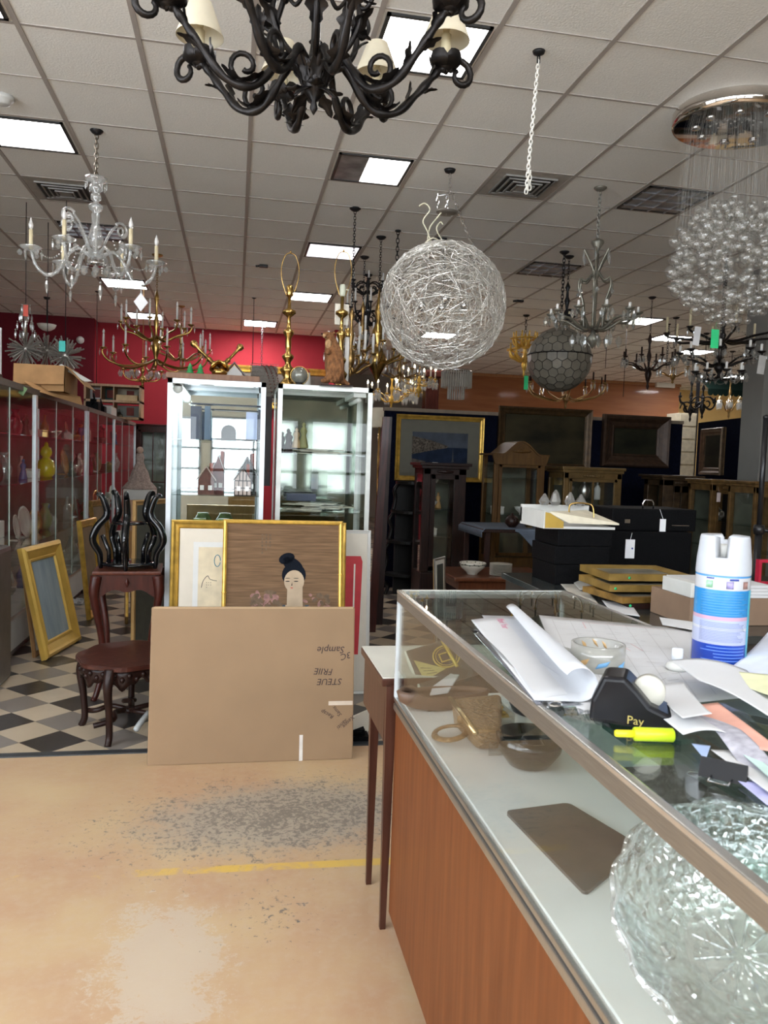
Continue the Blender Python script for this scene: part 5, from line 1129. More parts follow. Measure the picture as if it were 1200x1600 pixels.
b = MB(); b.poly([(w * .6, .1, hh + .01), (w + .12, .16, hh - .1), (w + .17, .2, hh - .09), (w * .7, .14, hh + .03)], (0, .05, 0)); b.build('white_lining', PLW, t)
b = MB(); b.box((-.02, -.012, -.055), (.02, -.008, .005), rot=Matrix.Translation(at(39, 606, X=-1.49)) @ Matrix.Rotation(.5, 4, 'Y')); tag(b.build('price_tag', pm('pale green tag', (.25, .4, .2), .7)), 'pale green tag hanging from the showcase edge below the carton', 'tag')
# dark bundle of old cameras and straps
for i, (x, y, s, l) in enumerate(((146, 622, .07, 'black old camera right of the carton'), (157, 632, .06, 'black leather camera case beside the black camera'), (186, 648, .05, 'dark beaded figure on the far end of the showcases'), (196, 655, .035, 'small dark carved piece at the far end of the showcases'))):
    p = at(x, y, X=-1.62); b = MB(); b.box((-s, -s * 1.4, 0), (s, s * 1.4, s * 1.6), bev=s * .25); b.cyl((0, 0, s * 1.6), (0, 0, s * 2.1), s * .5, seg=12); b.tube(smoothpath([(0, -s * 1.4, s), (s * .5, -s * 2, s * 2), (0, 0, s * 3.0), (0, s * 1.5, s)], 6), s * .12, 5); tag(b.build('old_camera' if i < 2 else 'carved_figure', BLKM if i < 2 else pm('bronze', (1, 1, 1)), loc=(p.x, p.y, HT)), l, 'camera' if i < 2 else 'figurine')
b = MB(); p = at(168, 650, X=-1.6); b.box((-.12, -.22, 0), (.08, .22, .11), bev=.01); tag(b.build('white_carton', PLW, loc=(p.x, p.y, HT)), 'low white box between the black camera case and the dark figure', 'box')
# open dolls house
yd = 11.3; a = at(131, 598, Y=yd); c = at(220, 656, Y=yd); t = T('dolls_house', 'open-backed wooden dolls house with small rooms on the far showcases', 'dolls house', ((a.x + c.x) / 2, yd, HT)); w = (c.x - a.x) / 2; hh = a.z - HT
OAKL = wood('worn pale wood', (.34, .20, .11), (.50, .34, .2), .7, 7)
b = MB()
for z in (0, hh * .48, hh - .03): b.box((-w, -.0, z), (w, .35, z + .03))
for x in (-w, w - .025): b.box((x, 0, 0), (x + .025, .35, hh))
b.box((w * .02, .0, 0), (w * .02 + .01, .35, hh)); b.box((-w * .42, .0, hh * .5), (-w * .42 + .01, .35, hh)); b.build('carcass', OAKL, t)
for i, (x0, x1, z0, z1, m) in enumerate(((-w, -w * .42, .5, 1, PLW), (-w * .42, w * .02, .5, 1, pm('teal room paper', (.05, .13, .12), .8)), (w * .02, w, .5, 1, pm('beige room paper', (.5, .45, .35), .8)), (-w, w * .02, 0, .5, pm('white room paper', (.5, .5, .48), .8)), (w * .02, w, 0, .5, pm('grey room paper', (.28, .29, .26), .8)))):
    b = MB(); b.box((x0 + .01, .34, z0 * hh + .02), (x1 - .005, .35, z1 * hh - .03)); b.build('room_wall', m, t)
    b = MB(); xc = (x0 + x1) / 2; b.box((xc - .05, .33, (z0 + .14) * hh), (xc + .05, .338, (z0 + .38) * hh)); b.build('room_door', pm('red brown door', (.25, .05, .04), .7), t)
b = MB(); b.box((w * .1, .05, hh * .5 + .012), (w * .85, .2, hh * .5 + .1), bev=.008); b.build('little_bed', pm('cream wood', (.6, .45, .25), .6), t)
# ================================================================ far left end
yq = 13.0; a = at(217, 662, Y=yq); c = at(262, 662, Y=yq)
def cabinet(name, label, cx, cy, w, d, h, m, rz=0, z0=.0, base=.25, shelves=(), top=.03, over=.03, arch=0, post=.05, legs=0, mirror=True, cat='display cabinet', split=False, lit=False, glass=None, carve=True):
    """freestanding wood-and-glass cabinet, front faces -Y"""
    t = T(name, label, cat, (cx, cy, 0), rz); hw = w / 2; glass = glass or GLASS
    b = MB()
    if legs:
        for sx in (-1, 1):
            for y in (.03, d - .03):
                g = MB(); x = sx * (hw - .03); g.tube(smoothpath([(x, y, base), (x + sx * .02, y - .01 if y < d / 2 else y, base * .7), (x - sx * .015, y, base * .3), (x + sx * .015, y, .0)], 5), [.026] * 5 + [.02] * 5 + [.014] * 6, 8); g.build('leg', m, t)
        b.box((-hw, 0, base), (hw, d, base + .07), bev=.008)
    else: b.box((-hw, 0, 0), (hw, d, base), bev=.008); b.box((-hw - .015, -.015, 0), (hw + .015, d, .07), bev=.006)
    b.build('base', m, t)
    z1 = base + (.07 if legs else 0)
    for sx in (-1, 1):
        for y in (0, d - post * .7): q = MB(); q.box((sx * (hw - post / 2) - post / 2, y, z1), (sx * (hw - post / 2) + post / 2, y + post * .7, h - top), bev=.005); q.build('post', m, t)
    b = MB()
    if arch:
        n = 24; prof = [(-hw - over + (w + 2 * over) * i / n, h - top + arch * (max(0, sin(pi * (i / n - .18) / .64)) if .18 < i / n < .82 else 0) ** 1.3) for i in range(n + 1)]
        b.poly([(x, -over, z) for x, z in prof] + [(hw, -over, h - top - .09), (-hw, -over, h - top - .09)][::1], (0, .035, 0))
        for i in range(n):
            (x0, za), (x1, zb) = prof[i], prof[i + 1]; b.poly([(x0, -over - .015, za), (x1, -over - .015, zb), (x1, d + .01, zb), (x0, d + .01, za)], (0, 0, .018))
    else:
        b.box((-hw - over, -over, h - top * .5), (hw + over, d + over, h), bev=.006); b.box((-hw - over * .5, -over * .5, h - top), (hw + over * .5, d + over * .5, h - top * .5), bev=.004); b.box((-hw, 0, h - top - .06), (hw, d, h - top), bev=.003)
    b.build('cornice', m, t)
    dr = MB(); s0 = post * .6
    zt = h - top - .06 if not arch else h - top - .09
    for x0, x1, za, zb in ((-hw + post, -hw + post + s0, z1 + .02, zt), (hw - post - s0, hw - post, z1 + .02, zt), (-hw + post, hw - post, z1 + .02, z1 + .02 + s0), (-hw + post, hw - post, zt - s0, zt)): dr.box((x0, -.012, za), (x1, .012, zb), bev=.003)
    if split: dr.box((-.008, -.01, z1), (.008, .01, zt)); dr.box((-hw + post, -.01, (z1 + zt) / 2 - .008), (hw - post, .01, (z1 + zt) / 2 + .008))
    do = dr.build('door', m, t); g = MB(); g.box((-hw + post, .0, z1 + .03), (hw - post, .004, zt)); g.build('door_glass', glass, do)
    for sx in (-1, 1): g = MB(); g.box((sx * (hw - .01) - .002, post, z1), (sx * (hw - .01) + .002, d - post, zt)); g.build('side_glass', glass, t)
    g = MB(); g.box((-hw + .01, d - .012, z1), (hw - .01, d - .004, zt + .02)); g.build('back_panel', DMIRROR if mirror else m, t)
    for z in shelves: g = MB(); g.box((-hw + .015, .02, z - .006), (hw - .015, d - .02, z)); g.build('shelf', SHELFG, t)
    if carve:
        g = MB()
        for k in range(7): x = (k - 3) * w * .05; g.ball((x, -over - .012 if arch else -.012, (h - top + arch * .35) if arch else h - top - .03), .016 + .004 * (3 - abs(k - 3)), 8, (1.3, .5, .7))
        g.build('carved_crest', m, t)
    return t
cabinet('mirrored_armoire', 'dark reddish cabinet with mirrored doors at the end of the left aisle', (a.x + c.x) / 2, yq, c.x - a.x + .12, .5, a.z, MAHOG, base=.2, shelves=(), split=True, post=.06, carve=False)
# dolls dress of pale ruffled lace on stacked boxes
t = T('lace_doll_dress', 'pale pink ruffled lace doll skirt on boxes at the end of the left aisle', 'doll', (at(218, 762, Y=9.6).x, 9.6, at(218, 764, Y=9.6).z)); 
b = MB(); b.lathe([(.19, 0), (.18, .02), (.14, .07), (.12, .09), (.09, .20), (.06, .26), (.04, .32), (.05, .37), (.035, .42)], seg=40, lobes=11, amp=.07); b.build('ruffled_skirt', pm('pale pink lace', (.42, .33, .29), .9, 0, .3, 50, .6), t)
b = MB(); b.ball((0, 0, .455), .04, 12); b.build('doll_head', pm('bisque', (.55, .38, .3), .5), t)
z0 = at(218, 764, Y=9.6).z; x0 = at(218, 762, Y=9.6).x
for i, (za, zb, m, l) in enumerate(((0, z0 * .55, CARDB, 'brown box under the lace doll skirt, bottom one'), (z0 * .55, z0 - .12, pm('pinkish box', (.5, .32, .22), .8), 'pinkish box under the lace doll skirt, middle one'), (z0 - .12, z0 - .001, PLW, 'white box with blue edge directly under the lace doll skirt'))):
    b = MB(); b.box((x0 - .16, 9.42, za), (x0 + .18, 9.78, zb - .001), bev=.006); tag(b.build('storage_box', m), l, 'box')
# ---------------------------------------------------------------- FLOOR PIECES LEFT
# gold frame leaning on the showcase
a, c = at(30, 868, Y=6.0), at(92, 857, Y=6.0); bl, br = at(65, 1033, Z=0), at(120, 1001, Z=0)
fwv = span(bl, br) * 1.0; dirv = (br - bl); rz = atan2(dirv.y, dirv.x); mid = (bl + br) / 2
BG = pm('satin bright gold', (.66, .42, .09), .34, .35, .12, 8)
t = frame('picture_frame', 'wide bright gold frame with a blue-grey picture leaning against the left showcase', 'picture', (mid.x, mid.y, 0), fwv, .80, .115, BG, lean=.22, rz=rz, pic=pm('blue grey seascape', (.20, .27, .31), .6, 0, 0, 2.2, 0, (6, 1, 1), (.34, .40, .43)), prof=[(0, 0), (0, .03), (.012, .045), (.03, .05), (.045, .04), (.09, .022), (.095, .028), (.108, .026), (.115, .015), (.115, 0)])
frame('picture_frame', 'thin brown frame directly behind the bright gold one by the left showcase', 'picture', (mid.x - .09, mid.y + .03, 0), fwv * .8, .62, .04, wood('brown rail', (.2, .1, .04), (.3, .16, .07)), lean=.13, rz=rz, back=True)
# white crumpled paper
p = at(122, 945, Z=0); b = MB(); rq = random.Random(1)
for k in range(6): a_ = k * 1.05; b.ball((.05 * cos(a_), .05 * sin(a_), .025), .03, 6, (1.3, .8, .8))
b.v = [(x + rq.uniform(-.012, .012), y + rq.uniform(-.012, .012), max(0, z + rq.uniform(-.01, .012))) for x, y, z in b.v]; b.sm = [False] * len(b.sm); tag(b.build('crumpled_paper', PAPER, loc=p), 'white crumpled paper on the checkered floor by the showcase', 'paper')
# ornate gold frames standing behind the plant stand
for i, (xa, ya, xb, yb2, Yd, hgt_, ln, m, l) in enumerate(((128, 962, 150, 962, 6.7, .95, .22, GOLD, 'ornate gold frame leaning at the second showcase, left one behind the plant stand'), (150, 920, 172, 918, 6.9, 1.05, .3, DGOLD, 'carved dark gold frame leaning beside the ornate one behind the plant stand'))):
    q = at((xa + xb) / 2, Yd and ya, Z=0); frame('picture_frame', l, 'picture', (q.x + .05, q.y, 0), .42, hgt_ * .92, .07, m, lean=ln * .5, rz=1.42 - i * .05, pic=pm('sepia picture', (.2, .14, .08), .6, 0, .3, 5))
# stack of frames leaning right, seen through the stand's legs
for i in range(5):
    m = (GOLD, MAHOG, OBRASS, ALU, TANW)[i]; l = ('gold', 'mahogany', 'brass coloured', 'silver', 'pale wood')[i]
    q = at(196 + i * 9, 975, Z=0); frame('picture_frame', '%s frame in the leaning row seen through the plant stand legs' % l, 'picture', (q.x, q.y + .02 * i, 0), .55, .55 + .02 * i, .035, m, lean=.0, rz=radians(72), roll=0, pic=pm('plain picture ground', (.3, .26, .2), .8), group=None).rotation_euler = (-.0, .42, radians(-82) + pi)
q = at(246, 930, Y=6.3); frame('picture_frame', 'pale wooden frame standing right of the black lacquer stand beside the lit cabinet', 'picture', (q.x - .03, 6.2, 0), .5, at(246, 780, Y=6.2).z, .04, TANW, lean=.0, rz=radians(60), pic=pm('dark olive picture', (.10, .10, .08), .6))
# tall mahogany plant stand
px_, py_ = at(202, 890, Y=5.0).x, 5.0; zt = at(202, 886, Y=5.0).z
t = T('plant_stand', 'square mahogany plant stand with cabriole legs carrying the black lacquer stand', 'plant stand', (px_, py_, 0), .06); hw = .195
b = MB(); b.box((-hw, -hw, zt - .022), (hw, hw, zt), bev=.007); b.build('top', wood('mahogany top', (.06, .015, .009), (.12, .036, .02), .3, 5), t)
b = MB()
for r in range(4):
    M_ = Matrix.Rotation(r * pi / 2, 4, 'Z'); n = 16; w2 = hw - .02
    pts = [(-w2, -w2, zt - .022), (w2, -w2, zt - .022)] + [(w2 - 2 * w2 * k / n, -w2, zt - .115 - .035 * abs(cos(pi * k / n)) ** 3 - .012 * cos(4 * pi * k / n)) for k in range(n + 1)]
    b.poly([M_ @ Vector(p) for p in pts], M_.to_3x3() @ Vector((0, .016, 0)))
b.build('apron', MAHOG, t)
b = MB()
for r in range(4):
    M_ = Matrix.Rotation(r * pi / 2, 4, 'Z'); b.lathe([(.0001, -.03), (.014, 0), (.0001, .03)], (M_ @ Vector((0, -hw + .006, zt - .07))), 8)
b.build('carved_boss', MAHOG, t)
for r in range(4):
    M_ = Matrix.Rotation(r * pi / 2 + pi / 4, 4, 'Z'); P = smoothpath([(hw * 1.26, 0, zt - .03), (hw * 1.34, 0, zt - .12), (hw * 1.28, 0, zt - .2), (hw * 1.02, 0, zt - .42), (hw * 1.02, 0, .16), (hw * 1.22, 0, .03), (hw * 1.34, 0, .0)], 5); b = MB(); n = len(P)
    b.tube([M_ @ q for q in P], [.034 - .017 * min(1, i / (n * .6)) for i in range(n)], 8); b.build('leg', MAHOG, t)
b = MB(); b.box((-hw * .75, -hw * .75, .14), (hw * .75, hw * .75, .155), bev=.004); b.build('lower_shelf', MAHOG, t)
# black lacquer openwork stand on top
t = T('lacquer_stand', 'black lacquer openwork stand with five curved legs on the mahogany plant stand', 'stand', (px_, py_, zt)); k_ = 5.0 / 1230
b = MB(); b.lathe([(.13, .015), (.17, .02), (.17, .032), (.13, .036)], seg=28); b.build('bottom_shelf', EBON, t)
b = MB(); b.lathe([(.07, .262), (.105, .266), (.105, .276), (.07, .28)], seg=24); b.build('middle_shelf', EBON, t)
for r in range(5):
    M_ = Matrix.Rotation(-pi / 2 + r * 2 * pi / 5, 4, 'Z'); b = MB()
    P = smoothpath([(.165, 0, .0), (.17, 0, .03), (.175, 0, .09), (.215, 0, .17), (.19, 0, .25), (.135, 0, .32), (.15, 0, .40), (.175, 0, .445), (.19, 0, .435)], 6); n = len(P)
    b.tube([M_ @ q for q in P], [.022 + .022 * sin(pi * min(1, i / n)) for i in range(n)], 8, flat=.5)
    b.tube([M_ @ Vector(q) for q in ((.12, 0, .03), (.12, 0, .10), (.16, 0, .20))], .014, 6); b.build('curved_leg', EBON, t)
# low lobed table with carved apron, front
c0 = at(195, 1012, Z=.40); cx_, cy_ = -.535, 4.34; zt = .40
t = T('lobed_table', 'low oval dark red wooden table with carved apron, in front of the plant stand', 'side table', (cx_, cy_, 0))
def lob(a, rx, ry): k = 1 + .035 * cos(8 * a); return Vector((rx * k * cos(a), ry * k * sin(a), 0))
n = 64; b = MB()
for z0_, z1_, s in ((zt - .022, zt - .006, 1.0), (zt - .006, zt, .985)):
    b.poly([lob(2 * pi * i / n, .265 * s, .30 * s) + Vector((0, 0, z0_)) for i in range(n)], (0, 0, z1_ - z0_))
b.build('top', wood('red table top', (.035, .010, .007), (.075, .024, .016), .3, 4), t)
b = MB()
def ap(u, v):
    a = u * 2 * pi; e = lob(a, .235, .265); return (e.x, e.y, zt - .022 - v * (.075 + .022 * cos(a * 8) + .01 * cos(a * 24)))
b.grid(ap, 128, 3); b.build('carved_apron', DWOOD, t, thick=.014)
for i in range(44):
    a = i * 2 * pi / 44; e = lob(a, .243, .273); b = MB() if i == 0 else b; b.ball((e.x, e.y, zt - .05 - .02 * (i % 2)), .013, 6, (1, 1, 1.2))
b.build('apron_carving', DWOOD, t)
legp = [at(168, 1167, Z=0), at(127, 1133, Z=0)]
for (lx, ly) in ((legp[0].x - cx_, legp[0].y - cy_), (legp[1].x - cx_, legp[1].y - cy_), (.19, -.20), (.18, .18), (-.02, .27)):
    a = atan2(ly, lx); e = Vector((cos(a), sin(a), 0)); R0 = sqrt(lx * lx + ly * ly); b = MB()
    P = smoothpath([e * R0 * .92 + Vector((0, 0, zt - .02)), e * R0 * 1.02 + Vector((0, 0, zt - .10)), e * R0 * .96 + Vector((0, 0, .17)), e * R0 * .93 + Vector((0, 0, .05)), e * R0 * 1.0 + Vector((0, 0, 0))], 6); n = len(P); b.tube(P, [.030 - .012 * min(1, i / (n * .5)) for i in range(n)], 8); b.build('leg', DWOOD, t)
b = MB()
for k in range(5):
    a = k * 2 * pi / 5 + .3; b.tube(smoothpath([(0, 0, .09), (.1 * cos(a), .1 * sin(a), .105), (.17 * cos(a + .3), .17 * sin(a + .3), .09), (.25 * cos(a), .24 * sin(a), .07)], 5), .014, 6)
b.lathe([(.03, .08), (.035, .09), (.03, .105)], seg=12); b.build('stretcher', DWOOD, t)
b = MB(); P = smoothpath([at(211, 1142, Y=4.05), at(221, 1128, Y=4.1), at(234, 1112, Y=4.2)], 5); b.tube(P, [.006] + [.016] * (len(P) - 2) + [.004], 6); tag(b.build('plastic_strip', pm('grey plastic', (.4, .42, .42), .4)), 'grey plastic scrap hanging by the lobed table at the cardboard edge', 'scrap')
# dark curved panel at the left picture edge
b = MB(); q = at(0, 1078, Z=0); b.box((q.x - .36, q.y - .0, 0), (q.x - .01, q.y + .3, .86), bev=.03); t = tag(b.build('floor_cabinet', pm('grey brown metal', (.12, .10, .09), .4, .4)), 'grey rounded metal cabinet end at the left picture edge', 'cabinet')
b = MB(); b.box((q.x - .2, q.y - .004, .08), (q.x - .035, q.y + .001, .30)); b.build('white_panel', PLW, t)
# ================================================================ BACKGROUND RIGHT: PARTITIONS, PAINTINGS, FURNITURE
def slab(name, label, cat, lo, hi, m, trim=None):
    t = T(name, label, cat, ((lo[0] + hi[0]) / 2, (lo[1] + hi[1]) / 2, 0)); o = t.location
    b = MB(); b.box([lo[i] - o[i] for i in range(3)], [hi[i] - o[i] for i in range(3)]); b.build('felt_panel', m, t)
    b = MB(); b.box((lo[0] - o[0] - .01, lo[1] - o[1] - .01, hi[2]), (hi[0] - o[0] + .01, hi[1] - o[1] + .01, hi[2] + .04)); b.build('cap_rail', trim or pm('tan cap rail', (.22, .17, .12), .6), t)
    b = MB(); b.box((lo[0] - o[0], lo[1] - o[1] - .05, 0), (lo[0] - o[0] + .05, hi[1] - o[1] + .05, .05)); b.box((hi[0] - o[0] - .05, lo[1] - o[1] - .05, 0), (hi[0] - o[0], hi[1] - o[1] + .05, .05)); b.build('foot', DWOOD, t)
YP = 9.0
x0 = at(600, 700, Y=YP).x; x1 = at(776, 700, Y=YP).x; x2 = at(1066, 700, Y=YP).x
slab('partition_panel', 'dark navy display partition behind the coastal picture', 'partition', (x0, YP, 0), (x1 - .01, YP + .08, at(680, 645, Y=YP).z), NAVY)
slab('partition_panel', 'dark navy display partition behind the two big dark landscapes', 'partition', (x1, YP + .02, 0), (x2, YP + .1, at(900, 655, Y=YP).z), NAVY)
q0 = at(1089, 700, Y=9.3); q1 = at(1160, 700, Y=8.05)
t = T('partition_panel', 'angled dark navy partition with a small painting left of the grey column', 'partition', q0); d = q1 - q0; d.z = 0; ln = d.length; t.location.z = 0; t.rotation_euler.z = atan2(d.y, d.x); hp = at(1125, 657, Y=8.7).z
b = MB(); b.box((0, 0, 0), (ln, .06, hp)); b.build('felt_panel', NAVY, t)
PAINTD = pm('dark old oil landscape', (.004, .004, .003), .5, 0, 0, 1.8, 0, (1, 1, 2), (.05, .04, .018), detail=6, spec=.15)
PAINTG = pm('dark green oil landscape', (.004, .004, .003), .5, 0, 0, 2.6, 0, (1, 1, 2), (.025, .025, .013), detail=6, spec=.15)
def wallpic(x0_, x1_, yt, yb2, Yd, label, rail, m, **k):
    a = at(x0_, yb2, Y=Yd); c = at(x1_, yt, Y=Yd); return frame('framed_painting', label, 'painting', ((a.x + c.x) / 2, Yd, a.z), c.x - a.x, c.z - a.z, rail, m, **k)
def coast(b, w, h, q):
    y = -.0096; wd = w / 2 - q; b.mat(pm('painted sky', (.06, .07, .09), .8, 0, .3, 6, spec=.1)); b.poly([(-wd, y, h * .52), (wd, y, h * .52), (wd, y, h - q), (-wd, y, h - q)])
    b.mat(pm('painted sea', (.014, .022, .042), .8, 0, .4, 9, spec=.1)); b.poly([(-wd, y, q), (wd, y, q), (wd, y, h * .52), (-wd, y, h * .52)])
    b.mat(pm('painted town', (.09, .075, .06), .8, 0, .8, 60, spec=.1)); b.poly([(-wd, y - .0004, h * .40), (-wd * .4, y - .0004, h * .46), (wd * .25, y - .0004, h * .515), (wd * .3, y - .0004, h * .54), (-wd * .3, y - .0004, h * .62), (-wd, y - .0004, h * .68)])
    b.mat(pm('painted shore', (.06, .045, .035), .7, 0, .5, 30)); b.poly([(-wd, y - .0005, q), (-wd * .55, y - .0005, q), (-wd * .5, y - .0005, h * .30), (-wd, y - .0005, h * .34)])
    b.mat(pm('painted sail', (.05, .05, .05), .7)); b.poly([(wd * .42, y - .0006, h * .30), (wd * .52, y - .0006, h * .30), (wd * .5, y - .0006, h * .33), (wd * .47, y - .0006, h * .52), (wd * .45, y - .0006, h * .33)])
wallpic(616, 757, 653, 750, YP - .02, 'gold framed picture of a coastal town and sea with grey mat', .055, GOLD, mat_w=.14, matm=pm('sage grey mat', (.14, .135, .11), .9, 0, .04, spec=.1), pic=pm('white inner mat', (.4, .4, .38), .8), paint=coast)
wallpic(775, 925, 641, 733, YP, 'large dark oil landscape in gilt frame behind the arched vitrine', .09, pm('dark gilt moulding', (.07, .04, .016), .4, .4, .3, 20, .15), pic=PAINTD)
wallpic(937, 1045, 652, 728, YP, 'dark landscape painting in wide brown frame, right of the largest one', .16, pm('brown stepped moulding', (.05, .027, .016), .4, .3, .3, 20, .15), pic=PAINTG)
fp = at(1111, 740, Y=8.86)
t = frame('framed_painting', 'small painting of two white dogs-like shapes in bronze frame on the angled partition', 'painting', (q0.x + d.x * .42, q0.y + d.y * .42, 0), .62, at(1110, 668, Y=8.7).z - at(1110, 742, Y=8.7).z, .09, pm('bronze moulding', (.11, .07, .04), .35, .5, .3, 20, .15), rz=atan2(d.y, d.x), pic=PAINTG)
t['label'] = 'small dark painting in bronze frame on the angled navy partition'; t.location.z = at(1110, 742, Y=8.7).z
nrm = Vector((d.y, -d.x, 0)).normalized(); t.location = Vector(t.location) + nrm * .012
# reddish pilaster top near the wire ball
a = at(666, 590, Y=13.5); b = MB(); b.box((a.x, 13.5, 0), (a.x + .24, 13.75, a.z), bev=.01); b.box((a.x - .06, 13.44, a.z - .0), (a.x + .3, 13.8, a.z + .13), bev=.03); tag(b.build('wooden_pillar', MAHOG), 'reddish wooden pillar with moulded cap below the wire ball', 'pillar')
# furniture -----------------------------------------------------
# black tiered shelf
Yb = 8.55; a = at(622, 752, Y=Yb); c = at(682, 752, Y=Yb); t = T('tiered_shelf', 'black carved shelf unit stepping wider towards the floor, in front of the coastal picture', 'shelf unit', ((a.x + c.x) / 2 - .02, Yb, 0))
ZT = a.z; lv = [at(640, y, Y=Yb).z for y in (752, 797, 843, 893)]; wd = [.24, .29, .33, .38]
BLW = wood('blackened wood', (.004, .0035, .0035), (.010, .009, .008), .4, 6, coat=0)
for i, (z, w) in enumerate(zip(lv, wd)):
    b = MB(); n = 20; b.poly([(w * cos(k * pi / n) * (1 + .05 * cos(5 * k * pi / n)), -.28 * sin(k * pi / n) * (1 + .06 * cos(6 * k * pi / n)), z - .03) for k in range(n + 1)][::-1] , (0, 0, .03)); b.build('shelf_board', BLW, t)
    z2 = lv[i + 1] if i < 3 else .0; w2 = wd[i + 1] if i < 3 else .36
    for s in (-1, 1):
        b = MB(); b.tube(smoothpath([(s * w * .85, -.05, z - .03), (s * (w * .95 + .02), -.07, z - (z - z2) * .3), (s * w2 * .8, -.05, z - (z - z2) * .6), (s * w2 * .88, -.06, z2)], 5), .022, 7); b.build('side_bracket', BLW, t)
b = MB(); b.box((-.22, -.012, 0), (.22, 0, ZT - .03)); b.build('back_panel', BLW, t)
for i, z in enumerate(lv[1:]):
    pass
# dark curio with lit interior
Yb = 7.8; a = at(655, 722, Y=Yb); c = at(737, 722, Y=Yb)
cabinet('curio_cabinet', 'dark mahogany curio cabinet with pale objects inside, below the coastal picture', (a.x + c.x) / 2, Yb, c.x - a.x - .1, .4, a.z, DWOOD, base=.35, shelves=(.72, 1.0, 1.27), mirror=True, top=.06, over=.045, post=.08)
for k, (x, z, kd, m, l) in enumerate(((.0, 1.271, 'vase', PAPER2, 'cream vase on the top shelf of the dark mahogany curio'), (-.04, 1.001, 'bowl', PLW, 'white bowl on the middle shelf of the dark mahogany curio'), (-.02, .721, 'trinket_box', PAPER2, 'cream box on the lower shelf of the dark mahogany curio'), (.05, 1.001, 'figurine', TANW, 'tan figurine beside the white bowl in the dark curio'))):
    b = MB(); item(b, kd, 1); tag(b.build(kd, m, loc=((a.x + c.x) / 2 + x - .06, Yb + .2, z)), l, kd.replace('_', ' '))
# arched French vitrine
Yb = 7.5; a = at(757, 706, Y=Yb); c = at(857, 706, Y=Yb); xm_ = (a.x + c.x) / 2 + .1
hh = at(800, 707, Y=Yb).z; cabinet('arched_vitrine', 'golden walnut vitrine with arched crest behind the blue cloth table', xm_ - .06, Yb, c.x - a.x - .14, .4, hh, VITW, base=.55, shelves=(.98, 1.35), arch=at(800, 690, Y=Yb).z - hh + .02, top=.03, over=.03, post=.05, mirror=True)
for k, (x, z, kd, m, l) in enumerate(((-.15, .981, 'trinket_box', PLW, 'white box on the lower shelf of the arched vitrine'), (.12, .981, 'bowl', PLW, 'white bowl on the lower shelf of the arched vitrine'), (-.16, 1.351, 'goblet', ALU, 'silver goblet on the upper shelf of the arched vitrine'))):
    b = MB(); item(b, kd, 1.2); tag(b.build(kd, m, loc=(xm_ - .06 + x, Yb + .2, z)), l, kd.replace('_', ' '))
# gilded glazed cabinet, middle
Yb = 7.6; a = at(878, 727, Y=Yb); c = at(977, 727, Y=Yb); cabinet('gilt_vitrine', 'gilded low vitrine with split glass door between the two dark landscapes', (a.x + c.x) / 2, Yb, c.x - a.x - .06, .42, a.z - .01, pm('gilt walnut', (.13, .08, .028), .35, .35, .3, 12), base=.3, shelves=(.85, 1.15), top=.06, over=.03, post=.055, split=True, legs=0)
for k, (x, z, kd, m, l) in enumerate(((-.15, 1.151, 'goblet', ALU, 'silver goblet left on the gilded low vitrine shelf'), (.0, 1.151, 'vase', ALU, 'silver vase in the middle of the gilded low vitrine'), (.15, 1.151, 'bottle', PLW, 'pale bottle right in the gilded low vitrine'))):
    b = MB(); item(b, kd, 1); tag(b.build(kd, m, loc=((a.x + c.x) / 2 + x, Yb + .2, z)), l, kd.replace('_', ' '))
# dark ornate cabinet
Yb = 7.6; a = at(1032, 742, Y=Yb); c = at(1097, 742, Y=Yb); cabinet('ornate_cabinet', 'dark carved cabinet with gilt edge and narrow mirrored door right of the black cases', (a.x + c.x) / 2, Yb, c.x - a.x - .08, .4, a.z, pm('dark gilt wood', (.05, .03, .015), .35, .35, .5, 14), base=.3, shelves=(.95,), top=.05, over=.05, post=.12)
b = MB(); item(b, 'figurine', 1); tag(b.build('figurine', PLW, loc=((a.x + c.x) / 2, Yb + .2, .951)), 'white figurine behind the narrow mirrored door', 'figurine')
# gold curio, right (two fronts)
Yb = 7.0; a = at(1112, 749, Y=Yb); c = at(1168, 749, Y=Yb); cabinet('gold_curio', 'gold edged curio cabinet with white tag in front of the grey column', (a.x + c.x) / 2, Yb, c.x - a.x - .02, .4, a.z, pm('gold brown wood', (.15, .085, .03), .32, .4, .35, 14), base=.3, shelves=(.75, 1.0), top=.05, over=.03, post=.05)
b = MB(); q = at(1123, 777, Y=Yb - .06); b.box((-.02, 0, -.045), (.02, .002, .045)); b.tube([(0, 0, .045), (0, .02, .1)], .001, 3); tag(b.build('price_tag', pm('pinkish white tag', (.6, .5, .48), .6), loc=q), 'white price tag on the gold edged curio', 'tag')
for k, (x, z, kd, m, l) in enumerate(((.03, .751, 'bowl', PLW, 'white bowl on the lower shelf of the gold edged curio'), (.03, 1.001, 'teapot', ALU, 'silver teapot on the upper shelf of the gold edged curio'))):
    b = MB(); item(b, kd, 1); tag(b.build(kd, m, loc=((a.x + c.x) / 2 + x, Yb + .2, z)), l, kd)
a = at(1174, 752, Y=6.3); c = at(1240, 752, Y=6.3); cabinet('gold_curio', 'gold edged curio cut off by the right picture edge behind the black pole', (a.x + c.x) / 2 + .05, 6.3, c.x - a.x, .4, a.z, pm('gold brown wood'  , (1, 1, 1)), base=.3, shelves=(.75, 1.0), top=.05, over=.03, post=.05)
